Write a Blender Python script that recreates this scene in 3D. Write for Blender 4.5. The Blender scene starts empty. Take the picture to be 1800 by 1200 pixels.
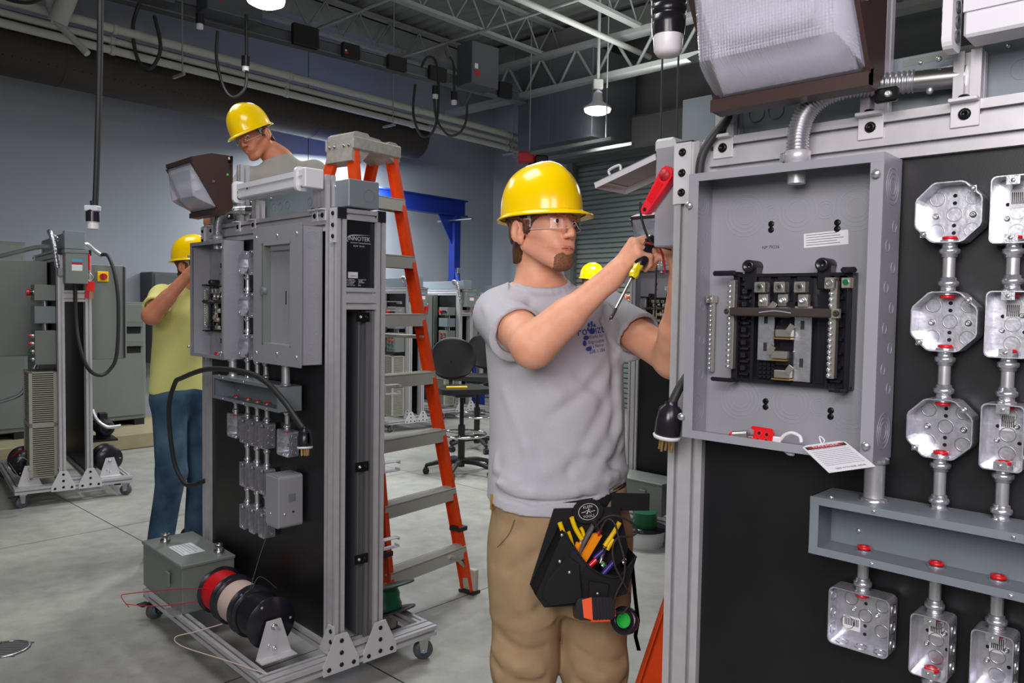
import bpy, math, random
import numpy as np
from mathutils import Vector, Matrix
random.seed(7); rng = np.random.default_rng(5)
scene = bpy.context.scene
C = scene.collection
# ------------------------------------------------------------------ camera
PITCH, ROLL, FPX, CAMZ = .0467, .0162, 1361.5, 1.45
def cam_axes():
    f = Vector((0, math.cos(PITCH), -math.sin(PITCH))); r = Vector((1, 0, 0)); u = r.cross(f)
    c, s = math.cos(ROLL), math.sin(ROLL)
    return c*r + s*u, -s*r + c*u, f
_r, _u, _f = cam_axes()
cam = bpy.data.objects.new('camera', bpy.data.cameras.new('camera')); C.objects.link(cam)
cam.matrix_world = Matrix(((_r.x, _u.x, -_f.x, 0), (_r.y, _u.y, -_f.y, 0), (_r.z, _u.z, -_f.z, CAMZ), (0, 0, 0, 1)))
cam.data.sensor_width = 36; cam.data.lens = FPX/1800*36; cam.data.clip_start = .05
scene.camera = cam
# ------------------------------------------------------------------ world, light, exposure
w = bpy.data.worlds.new('world'); scene.world = w; w.use_nodes = True
w.node_tree.nodes['Background'].inputs[0].default_value = (.75, .8, .9, 1)
w.node_tree.nodes['Background'].inputs[1].default_value = .16
scene.view_settings.view_transform = 'Standard'; scene.view_settings.look = 'None'
scene.view_settings.exposure = 0.0; scene.view_settings.gamma = 1
def area(name, loc, tgt, size, power, col=(1, 1, 1), sy=None, spread=None):
    l = bpy.data.lights.new(name, 'AREA'); l.size = size; l.energy = power; l.color = col
    if sy: l.shape = 'RECTANGLE'; l.size_y = sy
    if spread: l.spread = spread
    o = bpy.data.objects.new(name, l); C.objects.link(o); o.location = loc
    o.rotation_euler = (Vector(tgt)-Vector(loc)).to_track_quat('-Z', 'Y').to_euler(); return o
area('key_light', (-.75, -1.0, 2.25), (.55, 2.0, 1.2), 1.1, 60, (1, .97, .95))
area('side_light', (.55, -.5, 2.3), (1.0, 1.6, 1.3), .8, 20, (1, .86, 1.0))
area('overhead_fill_near', (-.9, 2.2, 3.4), (-.9, 2.6, 0), 1.0, 34, (.98, 1, 1))  # added fill without a fixture, brightens the ladder bench
area('overhead_fill_left', (-2.4, 4.4, 3.45), (-2.4, 4.4, 0), 1.0, 23, (.98, 1, 1))  # added fill over the left side, no lamp hangs here
area('overhead_fill_mid', (.3, 6.2, 3.5), (.3, 6.2, 0), 1.2, 110, (.96, 1, 1))  # unseen fill added to lift the back of the room
area('wall_wash_fill', (-2.05, 9.9, 3.0), (-2.9, 10.9, .6), 1.0, 160, (.96, 1, 1))  # added wash aimed at the left wall, not a fitted lamp
area('overhead_fill_right', (3.2, 6.5, 3.5), (3.2, 6.5, 0), 1.2, 40, (.98, 1, 1))  # added overhead fill on the right, no fitting modelled
area('up_fill_mid', (-.4, 6.0, 4.3), (-.4, 6.0, 6), 1.5, 42, (.97, 1, 1))  # added upward fill to lift the dark ceiling, no lamp of its own
area('up_fill_far', (1.3, 8.6, 4.2), (1.0, 8.8, 6), 1.5, 26, (.97, 1, 1))  # added upward fill for the far joists
area('up_fill_right', (3.2, 5.0, 4.3), (3.2, 5.0, 6), 1.5, 40, (.97, 1, 1))  # added upward fill for the ceiling at right
area('up_fill_left', (-3.2, 4.8, 4.3), (-3.2, 4.8, 6), 1.5, 22, (.97, 1, 1))  # added upward fill for the ceiling at left
# ------------------------------------------------------------------ materials
M = {}
def srgb(r, g, b):
    f = lambda c: (c/255/12.92) if c/255 <= .04045 else ((c/255+.055)/1.055)**2.4
    return (f(r), f(g), f(b))
def mat(name, col, rough=.5, metal=0, noise=0, nscale=8, bump=0, bscale=200, spec=.5, coat=0, sss=0, emit=0, stretch=None, col2=None, detail=3, trans=0, ior=1.45, lo=.35, hi=.65):
    m = bpy.data.materials.new(name); m.use_nodes = True; nt = m.node_tree; b = nt.nodes['Principled BSDF']
    b.inputs['Base Color'].default_value = (*col, 1); b.inputs['Roughness'].default_value = rough
    b.inputs['Metallic'].default_value = metal; b.inputs['Specular IOR Level'].default_value = spec
    b.inputs['Coat Weight'].default_value = coat; b.inputs['Coat Roughness'].default_value = .08
    b.inputs['Transmission Weight'].default_value = trans; b.inputs['IOR'].default_value = ior
    if sss: b.inputs['Subsurface Weight'].default_value = sss; b.inputs['Subsurface Radius'].default_value = (.012, .005, .003); b.inputs['Subsurface Scale'].default_value = 1
    if emit: b.inputs['Emission Color'].default_value = (*col, 1); b.inputs['Emission Strength'].default_value = emit
    tc = nt.nodes.new('ShaderNodeTexCoord'); vec = tc.outputs['Object']
    if stretch:
        mp = nt.nodes.new('ShaderNodeMapping'); mp.inputs['Scale'].default_value = stretch; nt.links.new(vec, mp.inputs[0]); vec = mp.outputs[0]
    if noise or col2:
        n = nt.nodes.new('ShaderNodeTexNoise'); n.inputs['Scale'].default_value = nscale; n.inputs['Detail'].default_value = detail
        nt.links.new(vec, n.inputs['Vector'])
        cr = nt.nodes.new('ShaderNodeValToRGB'); nt.links.new(n.outputs['Fac'], cr.inputs[0])
        c2 = col2 if col2 else tuple(min(1, c*(1+noise)) for c in col); c1 = col if col2 else tuple(c*(1-noise) for c in col)
        cr.color_ramp.elements[0].position = lo; cr.color_ramp.elements[1].position = hi
        cr.color_ramp.elements[0].color = (*c1, 1); cr.color_ramp.elements[1].color = (*c2, 1)
        nt.links.new(cr.outputs[0], b.inputs['Base Color'])
    if bump:
        n2 = nt.nodes.new('ShaderNodeTexNoise'); n2.inputs['Scale'].default_value = bscale; nt.links.new(vec, n2.inputs['Vector'])
        bp = nt.nodes.new('ShaderNodeBump'); bp.inputs['Strength'].default_value = bump; bp.inputs['Distance'].default_value = .002
        nt.links.new(n2.outputs['Fac'], bp.inputs['Height']); nt.links.new(bp.outputs[0], b.inputs['Normal'])
    M[name] = m; return m
mat('alu', srgb(192, 190, 193), .38, .35, .04, 30)
mat('alu_dark', srgb(120, 120, 122), .45, .4)
mat('plate', srgb(205, 203, 206), .45, .2)
mat('greybox', srgb(150, 150, 157), .42, .12, .03, 6, .05, 900)
mat('greygreen', srgb(119, 124, 120), .45, .1, .03, 5)
mat('greyblue', srgb(122, 130, 136), .4, .1, .03, 6)
mat('ring', srgb(158, 160, 168), .38, .15)
mat('darkhole', (.004, .004, .004), .8)
mat('panel_black', (.008, .008, .0095), .42, 0, .25, 5, .05, 500)
mat('panel_dark', (.035, .036, .04), .5)
mat('zinc', srgb(215, 217, 222), .27, .85, .12, 60, .12, 300)
mat('zinc_box', srgb(205, 205, 213), .33, .8, .12, 70, .2, 90)
mat('steel', (.5, .5, .5), .3, 1)
mat('chrome', (.75, .75, .75), .08, 1)
mat('conduit', srgb(200, 200, 202), .35, .7, .05, 40)
mat('flex', srgb(190, 190, 194), .3, .85)
mat('blackplastic', (.014, .013, .018), .24)
mat('blackmatte', (.012, .012, .012), .65)
mat('rubber', (.018, .018, .018), .55)
mat('bolt', (.012, .012, .012), .3, .5)
mat('white', srgb(212, 211, 216), .4)
mat('whiteplastic', srgb(220, 217, 220), .3, 0, sss=0)
mat('brown', srgb(62, 45, 42), .42, .1)
mat('red', srgb(215, 22, 30), .3, coat=.4)
mat('redtag', srgb(175, 30, 40), .5)
mat('redlever', srgb(225, 35, 50), .4)
mat('brass', (.75, .5, .18), .3, .9)
mat('copper', (.6, .35, .2), .3, .9)
mat('nickel', (.66, .62, .54), .3, .9)
mat('orange_frp', srgb(225, 72, 22), .38, 0, .06, 30)
mat('yellow_hat', srgb(255, 212, 0), .2, 0, spec=.5, coat=.2)
mat('yellow', srgb(250, 205, 10), .35)
mat('orange', srgb(252, 150, 14), .35)
mat('orange2', srgb(245, 85, 25), .4)
mat('purple', srgb(60, 45, 130), .35)
mat('green', srgb(40, 190, 70), .4)
mat('greenwire', srgb(16, 92, 56), .35)
mat('blue_paint', srgb(20, 44, 130), .4, .1)
mat('lightblue', srgb(70, 150, 190), .5)
mat('skin', srgb(224, 158, 128), .48, 0, .05, 25, .08, 500, spec=.35, sss=.12, col2=srgb(232, 172, 140))
mat('skin2', srgb(196, 128, 98), .5, 0, .05, 25, 0, spec=.35, sss=.1)
mat('lips', srgb(203, 124, 106), .42, spec=.35, sss=.1)
mat('inner_mouth', srgb(70, 25, 22), .6)
mat('eye', (.75, .73, .7), .1, coat=.5)
mat('iris', srgb(48, 42, 34), .15, coat=.5)
mat('hair', srgb(66, 40, 24), .5, 0, bump=.9, bscale=60, stretch=(6, 6, .8), nscale=45, col2=srgb(104, 68, 44))
mat('beard', srgb(118, 76, 50), .6, 0, bump=.8, bscale=500, nscale=260, col2=srgb(150, 104, 76))
mat('stubble', srgb(226, 163, 134), .6, nscale=1100, col2=srgb(204, 142, 114))
mat('tshirt', srgb(186, 185, 191), .9, 0, .10, 700, .25, 900, spec=.15, stretch=(1, 1, 2.2), detail=2)
mat('tshirt2', srgb(160, 156, 150), .9, 0, .08, 500, .15, 700, spec=.15)
mat('tshirt_yellow', srgb(216, 214, 134), .9, 0, .05, 300, .15, 700, spec=.15)
mat('khaki', srgb(164, 138, 106), .9, 0, .06, 18, .3, 1200, spec=.15)
mat('khaki_seam', srgb(120, 96, 70), .9)
mat('jeans', srgb(38, 62, 86), .9, 0, nscale=5, bump=.3, bscale=900, spec=.15, col2=srgb(86, 112, 134), detail=8)
mat('canvas', (.009, .009, .010), .8, 0, bump=.5, bscale=700)
mat('logo_blue', srgb(52, 66, 150), .8)
mat('print_black', (.02, .02, .02), .6)
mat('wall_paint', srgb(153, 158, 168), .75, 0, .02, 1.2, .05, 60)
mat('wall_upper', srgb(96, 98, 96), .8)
mat('ceil', srgb(112, 114, 111), .8)
mat('truss', srgb(135, 137, 134), .7)
mat('pipe_white', srgb(165, 166, 160), .6)
mat('duct_brown', srgb(52, 44, 42), .6, .1)
mat('duct_grey', srgb(88, 90, 94), .55, .2)
mat('slat', srgb(118, 126, 122), .6, .1)
mat('curb', srgb(150, 140, 112), .85, 0, .08, 8)
mat('chair_black', (.02, .02, .021), .5)
mat('cream', srgb(168, 165, 152), .55)
mat('redwire', srgb(205, 25, 30), .4)
mat('pinkwire', srgb(205, 180, 172), .45)
mat('label', srgb(214, 214, 218), .6)
mat('kick', srgb(180, 178, 170), .5)
mat('lamp_glow', (1, 1, 1), .5, emit=14)
mat('cap_grey', srgb(160, 155, 148), .55, 0, .1, 40, .2, 300)
# clear plastics: thin, mostly straight-through
def clear(name, rough, tint, glossy, bumpy=False):
    m = bpy.data.materials.new(name); m.use_nodes = True; nt = m.node_tree; nt.nodes.clear()
    o = nt.nodes.new('ShaderNodeOutputMaterial'); mx = nt.nodes.new('ShaderNodeMixShader'); t = nt.nodes.new('ShaderNodeBsdfTransparent'); g = nt.nodes.new('ShaderNodeBsdfGlossy')
    t.inputs[0].default_value = (*tint, 1); g.inputs['Roughness'].default_value = rough
    fr = nt.nodes.new('ShaderNodeLayerWeight'); fr.inputs[0].default_value = glossy
    nt.links.new(fr.outputs['Facing'], mx.inputs[0]); nt.links.new(t.outputs[0], mx.inputs[1]); nt.links.new(g.outputs[0], mx.inputs[2]); nt.links.new(mx.outputs[0], o.inputs[0]); M[name] = m
clear('lens_clear', .04, (.90, .91, .93), .30)
mat('prism_glass', (.80, .82, .92), .12, 0, trans=.72, ior=1.25)
mat('clear_frame', (.85, .86, .9), .08, 0, trans=.55, ior=1.4)
# concrete floor
def floor_mat():
    m = bpy.data.materials.new('concrete'); m.use_nodes = True; nt = m.node_tree; b = nt.nodes['Principled BSDF']
    N = nt.nodes.new; L = nt.links.new
    tc = N('ShaderNodeTexCoord'); mp = N('ShaderNodeMapping'); mp.inputs['Rotation'].default_value = (0, 0, math.radians(43)); L(tc.outputs['Object'], mp.inputs[0])
    n1 = N('ShaderNodeTexNoise'); n1.inputs['Scale'].default_value = .9; n1.inputs['Detail'].default_value = 6; n1.inputs['Roughness'].default_value = .65; L(mp.outputs[0], n1.inputs['Vector'])
    n2 = N('ShaderNodeTexNoise'); n2.inputs['Scale'].default_value = 9; n2.inputs['Detail'].default_value = 8; n2.inputs['Roughness'].default_value = .7; L(mp.outputs[0], n2.inputs['Vector'])
    ad = N('ShaderNodeMix'); ad.data_type = 'FLOAT'; ad.inputs[0].default_value = .4; L(n1.outputs['Fac'], ad.inputs[2]); L(n2.outputs['Fac'], ad.inputs[3])
    cr = N('ShaderNodeValToRGB'); cr.color_ramp.elements[0].position = .36; cr.color_ramp.elements[1].position = .66
    cr.color_ramp.elements[0].color = (*srgb(126, 125, 120), 1); cr.color_ramp.elements[1].color = (*srgb(176, 175, 168), 1); L(ad.outputs[0], cr.inputs[0])
    sp = N('ShaderNodeSeparateXYZ'); L(mp.outputs[0], sp.inputs[0]); fac = None
    for ax, off in (('X', .35), ('Y', .55)):
        a = N('ShaderNodeMath'); a.operation = 'ADD'; a.inputs[1].default_value = 60+off; L(sp.outputs[ax], a.inputs[0])
        d = N('ShaderNodeMath'); d.operation = 'MODULO'; d.inputs[1].default_value = 2.4; L(a.outputs[0], d.inputs[0])
        c = N('ShaderNodeMath'); c.operation = 'LESS_THAN'; c.inputs[1].default_value = .007; L(d.outputs[0], c.inputs[0])
        if fac is None: fac = c
        else:
            e = N('ShaderNodeMath'); e.operation = 'MAXIMUM'; L(fac.outputs[0], e.inputs[0]); L(c.outputs[0], e.inputs[1]); fac = e
    mx = N('ShaderNodeMix'); mx.data_type = 'RGBA'; L(fac.outputs[0], mx.inputs[0]); L(cr.outputs[0], mx.inputs[6]); mx.inputs[7].default_value = (.03, .03, .03, 1)
    L(mx.outputs[2], b.inputs['Base Color'])
    rr = N('ShaderNodeMapRange'); rr.inputs[3].default_value = .32; rr.inputs[4].default_value = .6; L(n2.outputs['Fac'], rr.inputs[0]); L(rr.outputs[0], b.inputs['Roughness'])
    M['concrete'] = m
floor_mat()
# ------------------------------------------------------------------ mesh builder
def V3(p): return np.asarray(p, float)
def frame(d):
    d = V3(d); d = d/np.linalg.norm(d); a = np.array([0, 0, 1.]) if abs(d[2]) < .9 else np.array([1., 0, 0])
    u = np.cross(a, d); u /= np.linalg.norm(u); return d, u, np.cross(d, u)
class MB:
    def __init__(s): s.v = []; s.f = []; s.m = []; s.s = []; s.mats = []; s.X = None
    def mi(s, m):
        if m not in s.mats: s.mats.append(m)
        return s.mats.index(m)
    def add(s, vs, fs, m, smooth=False):
        o = len(s.v)
        if s.X is not None: vs = [tuple(s.X @ Vector(tuple(map(float, p)))) for p in vs]
        s.v += [tuple(map(float, p)) for p in vs]; k = s.mi(m)
        for f in fs: s.f.append(tuple(int(i)+o for i in f)); s.m.append(k); s.s.append(smooth)
        return s
    def box(s, x0, x1, y0, y1, z0, z1, m, b=0):
        if x0 > x1: x0, x1 = x1, x0
        if y0 > y1: y0, y1 = y1, y0
        if z0 > z1: z0, z1 = z1, z0
        if not b:
            vs = [(x, y, z) for x in (x0, x1) for y in (y0, y1) for z in (z0, z1)]
            return s.add(vs, [(0, 1, 3, 2), (4, 6, 7, 5), (0, 4, 5, 1), (2, 3, 7, 6), (0, 2, 6, 4), (1, 5, 7, 3)], m)
        b = min(b, (x1-x0)/2.01, (y1-y0)/2.01, (z1-z0)/2.01); vs = []; id = {}
        for i, (x, sx) in enumerate(((x0, 1), (x1, -1))):
            for j, (y, sy) in enumerate(((y0, 1), (y1, -1))):
                for k, (z, sz) in enumerate(((z0, 1), (z1, -1))):
                    id[i, j, k] = len(vs); vs += [(x, y+sy*b, z+sz*b), (x+sx*b, y, z+sz*b), (x+sx*b, y+sy*b, z)]
        q = lambda i, j, k, a: id[i, j, k]+a
        fs = [(q(0,0,0,0),q(0,0,1,0),q(0,1,1,0),q(0,1,0,0)), (q(1,0,0,0),q(1,1,0,0),q(1,1,1,0),q(1,0,1,0)),
              (q(0,0,0,1),q(1,0,0,1),q(1,0,1,1),q(0,0,1,1)), (q(0,1,0,1),q(0,1,1,1),q(1,1,1,1),q(1,1,0,1)),
              (q(0,0,0,2),q(0,1,0,2),q(1,1,0,2),q(1,0,0,2)), (q(0,0,1,2),q(1,0,1,2),q(1,1,1,2),q(0,1,1,2))]
        for i in (0, 1):
            for j in (0, 1):
                fs.append((q(i,j,0,0),q(i,j,0,1),q(i,j,1,1),q(i,j,1,0)))
                fs.append((q(i,0,j,0),q(i,0,j,2),q(i,1,j,2),q(i,1,j,0)))
                fs.append((q(0,i,j,1),q(0,i,j,2),q(1,i,j,2),q(1,i,j,1)))
                for k in (0, 1): fs.append((q(i,j,k,0),q(i,j,k,1),q(i,j,k,2)))
        return s.add(vs, fs, m)
    def ring(s, c, u, v, r, n, r2=None):
        r2 = r2 if r2 is not None else r
        return [tuple(V3(c)+r*math.cos(2*math.pi*i/n)*u+r2*math.sin(2*math.pi*i/n)*v) for i in range(n)]
    def cyl(s, p0, p1, r0, m, r1=None, n=16, caps=True):
        r1 = r0 if r1 is None else r1; d, u, v = frame(V3(p1)-V3(p0))
        s.add(s.ring(p0, u, v, r0, n)+s.ring(p1, u, v, r1, n), [(i, (i+1) % n, n+(i+1) % n, n+i) for i in range(n)], m, True)
        if caps:
            if r0 > 1e-5: s.add(s.ring(p0, u, v, r0, n), [tuple(range(n))[::-1]], m)
            if r1 > 1e-5: s.add(s.ring(p1, u, v, r1, n), [tuple(range(n))], m)
        return s
    def lathe(s, prof, o, ax, m, n=24, smooth=True):
        d, u, v = frame(ax); vs = []; k = len(prof)
        for (r, z) in prof: vs += s.ring(V3(o)+d*z, u, v, max(r, 1e-5), n)
        fs = [(j*n+i, j*n+(i+1) % n, (j+1)*n+(i+1) % n, (j+1)*n+i) for j in range(k-1) for i in range(n)]
        return s.add(vs, fs, m, smooth)
    def tube(s, pts, r, m, n=8, sub=6, closed=False, rf=None):
        P = [V3(p) for p in pts]
        if sub > 1 and len(P) > 2:
            Q = []; K = len(P); rng_ = range(K if closed else K-1)
            for i in rng_:
                p0, p1, p2, p3 = (P[(i-1) % K], P[i], P[(i+1) % K], P[(i+2) % K]) if closed else (P[max(i-1, 0)], P[i], P[i+1], P[min(i+2, K-1)])
                for t in np.linspace(0, 1, sub, endpoint=False):
                    Q.append(.5*((2*p1)+(-p0+p2)*t+(2*p0-5*p1+4*p2-p3)*t*t+(-p0+3*p1-3*p2+p3)*t**3))
            if not closed: Q.append(P[-1])
            P = Q
        K = len(P); vs = []; d0, u, v = frame(P[1]-P[0])
        for i, p in enumerate(P):
            t = P[(i+1) % K]-P[i-1] if closed else P[min(i+1, K-1)]-P[max(i-1, 0)]
            t = t/(np.linalg.norm(t)+1e-12); u = u-t*np.dot(u, t); u /= np.linalg.norm(u)+1e-12; v = np.cross(t, u)
            rr = r if rf is None else rf(i, K)
            vs += s.ring(p, u, v, rr, n)
        fs = [(j*n+i, j*n+(i+1) % n, ((j+1) % K)*n+(i+1) % n, ((j+1) % K)*n+i) for j in range(K if closed else K-1) for i in range(n)]
        s.add(vs, fs, m, True)
        if not closed: s.add(vs[:n], [tuple(range(n))[::-1]], m); s.add(vs[-n:], [tuple(range(n))], m)
        return s
    def prism(s, poly, ax, a0, a1, m, m2=None):
        """polygon of 2D points in the two axes other than ax, pushed from a0 to a1"""
        n = len(poly); mk = {'x': lambda p, a: (a, p[0], p[1]), 'y': lambda p, a: (p[0], a, p[1]), 'z': lambda p, a: (p[0], p[1], a)}[ax]
        vs = [mk(p, a0) for p in poly]+[mk(p, a1) for p in poly]
        s.add(vs, [(i, (i+1) % n, n+(i+1) % n, n+i) for i in range(n)], m2 or m)
        s.add(vs, [tuple(range(n))[::-1], tuple(range(n, 2*n))], m); return s
    def ball(s, c, r, m, n=12, R=None):
        r = V3(r)*np.ones(3); vs = []; 
        for j in range(1, n):
            t = math.pi*j/n
            for i in range(2*n): vs.append((math.sin(t)*math.cos(math.pi*i/n), math.sin(t)*math.sin(math.pi*i/n), math.cos(t)))
        vs = [(0, 0, 1)]+vs+[(0, 0, -1)]; vs = np.array(vs)*r
        if R is not None: vs = vs@np.asarray(R).T
        vs = vs+V3(c); N2 = 2*n; fs = []
        for i in range(N2):
            fs.append((0, 1+i, 1+(i+1) % N2)); fs.append((len(vs)-1, 1+(n-2)*N2+(i+1) % N2, 1+(n-2)*N2+i))
            for j in range(n-2): a = 1+j*N2; fs.append((a+i, a+N2+i, a+N2+(i+1) % N2, a+(i+1) % N2))
        return s.add(vs, fs, m, True)
    def ann(s, c, ax, r, w, m, n=24, t=.0007):
        """a thin raised ring lying on a surface (knockout rims)"""
        return s.lathe([(r-w/2, 0), (r-w/2, t), (r+w/2, t), (r+w/2, 0)], c, ax, m, n, False)
    def slot(s, x0, x1, y0, y1, z0, z1, ax, m, cell=.04):
        """T-slot aluminium extrusion filling the given box, running along ax"""
        B = {'x': (x0, x1), 'y': (y0, y1), 'z': (z0, z1)}; o = [a for a in 'xyz' if a != ax]
        (a0, a1), (b0, b1) = B[o[0]], B[o[1]]
        def side(L):
            k = max(1, int(round(L/cell))); c = L/k; out = [(0, 0)]
            for i in range(k):
                q = c*(i+.5); out += [(q-.0046, 0), (q-.0046, .005), (q-.0105, .006), (q-.006, .0135), (q+.006, .0135), (q+.0105, .006), (q+.0046, .005), (q+.0046, 0)]
            return out
        P = []; W_, H_ = a1-a0, b1-b0
        P += [(a0+p, b0+q) for p, q in side(W_)]; P += [(a1-q, b0+p) for p, q in side(H_)]
        P += [(a1-p, b1-q) for p, q in side(W_)]; P += [(a0+q, b1-p) for p, q in side(H_)]
        return s.prism(P, ax, B[ax][0], B[ax][1], m)
    def bolt(s, c, ax, r=.0085, m='bolt', h=.005):
        s.lathe([(r, 0), (r, h*.4), (r*.75, h*.85), (r*.45, h), (r*.42, h*.4), (0, h*.4)], c, ax, m, 12); return s
    def screw(s, c, ax, r=.0055, m='zinc', h=.004):
        s.lathe([(r, 0), (r*.95, h*.5), (r*.6, h), (0, h*1.02)], c, ax, m, 8); return s
    def build(s, name, parent=None, off=(0, 0, 0)):
        me = bpy.data.meshes.new(name); vs = s.v if off == (0, 0, 0) else [(a-off[0], b-off[1], c-off[2]) for a, b, c in s.v]
        me.from_pydata(vs, [], s.f)
        for k in s.mats: me.materials.append(M[k])
        me.polygons.foreach_set('material_index', s.m); me.polygons.foreach_set('use_smooth', s.s); me.update()
        o = bpy.data.objects.new(name, me); C.objects.link(o)
        if parent: o.parent = parent
        return o
def npmesh(name, vs, fs, m, parent=None, off=(0, 0, 0)):
    me = bpy.data.meshes.new(name); vs = np.asarray(vs, np.float32)-np.array(off, np.float32)
    me.vertices.add(len(vs)); me.vertices.foreach_set('co', vs.ravel())
    fs = np.asarray(fs, np.int32); me.loops.add(fs.size); me.loops.foreach_set('vertex_index', fs.ravel())
    me.polygons.add(len(fs)); me.polygons.foreach_set('loop_start', np.arange(0, fs.size, 4, dtype=np.int32)); me.update(calc_edges=True)
    me.polygons.foreach_set('use_smooth', np.ones(len(fs), bool)); me.materials.append(M[m]); me.validate()
    o = bpy.data.objects.new(name, me); C.objects.link(o)
    if parent: o.parent = parent
    return o
def tag(o, label, cat, group=None):
    o['label'] = label; o['category'] = cat
    if group: o['group'] = group
    return o
def thing(name, label, cat, group=None, loc=(0, 0, 0), rz=0):
    o = bpy.data.objects.new(name, None); C.objects.link(o); o.location = loc; o.rotation_euler = (0, 0, rz); o.empty_display_size = .05
    return tag(o, label, cat, group)
def dup(root):
    r = root.copy(); C.objects.link(r)
    for ch in root.children:
        c = ch.copy(); C.objects.link(c); c.parent = r
        for g in ch.children:
            d = g.copy(); C.objects.link(d); d.parent = c
    return r
def struct(o): o['kind'] = 'structure'; return o
def text_geo(mb, txt, size, origin, ux, uy, m, depth=.0003, align='CENTER', warp=None):
    """flat lettering laid on a surface: origin, reading direction ux, up direction uy"""
    cu = bpy.data.curves.new('t', 'FONT'); cu.body = txt; cu.size = size; cu.align_x = align; cu.align_y = 'CENTER'; cu.resolution_u = 2
    o = bpy.data.objects.new('t', cu); C.objects.link(o); bpy.context.view_layer.update()
    me = o.evaluated_get(bpy.context.evaluated_depsgraph_get()).to_mesh()
    ux = V3(ux); uy = V3(uy); nn = np.cross(ux, uy)
    vs = [(v.co.x, v.co.y) for v in me.vertices]; fs = [tuple(p.vertices) for p in me.polygons]
    pts = [V3(origin)+a*ux+b*uy+nn*depth for a, b in vs]
    if warp: pts = [warp(p) for p in pts]
    mb.add(pts, fs, m); o.to_mesh_clear(); bpy.data.objects.remove(o); bpy.data.curves.remove(cu)
# workstations: local x = along the face, local y = away from the viewer, z = up
def pose(x, y, th): return (x, y, th)
SA = pose(.3338, 1.629, -.7559); SC = pose(-1.4594, 3.6434, -.8025); SD = pose(.80, 5.30, -.77); SB = pose(-3.886, 6.337, -.86)
def wpos(S, s, n, z):
    c, q = math.cos(S[2]), math.sin(S[2]); return (S[0]+s*c+n*q, S[1]+s*q-n*c, z)
def put(o, S, s, n, z, label=None, group=None, rz=0):
    o.location = wpos(S, s, n, z); o.rotation_euler = (0, 0, S[2]+rz)
    if label: o['label'] = label
    if group: o['group'] = group
    return o
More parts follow.
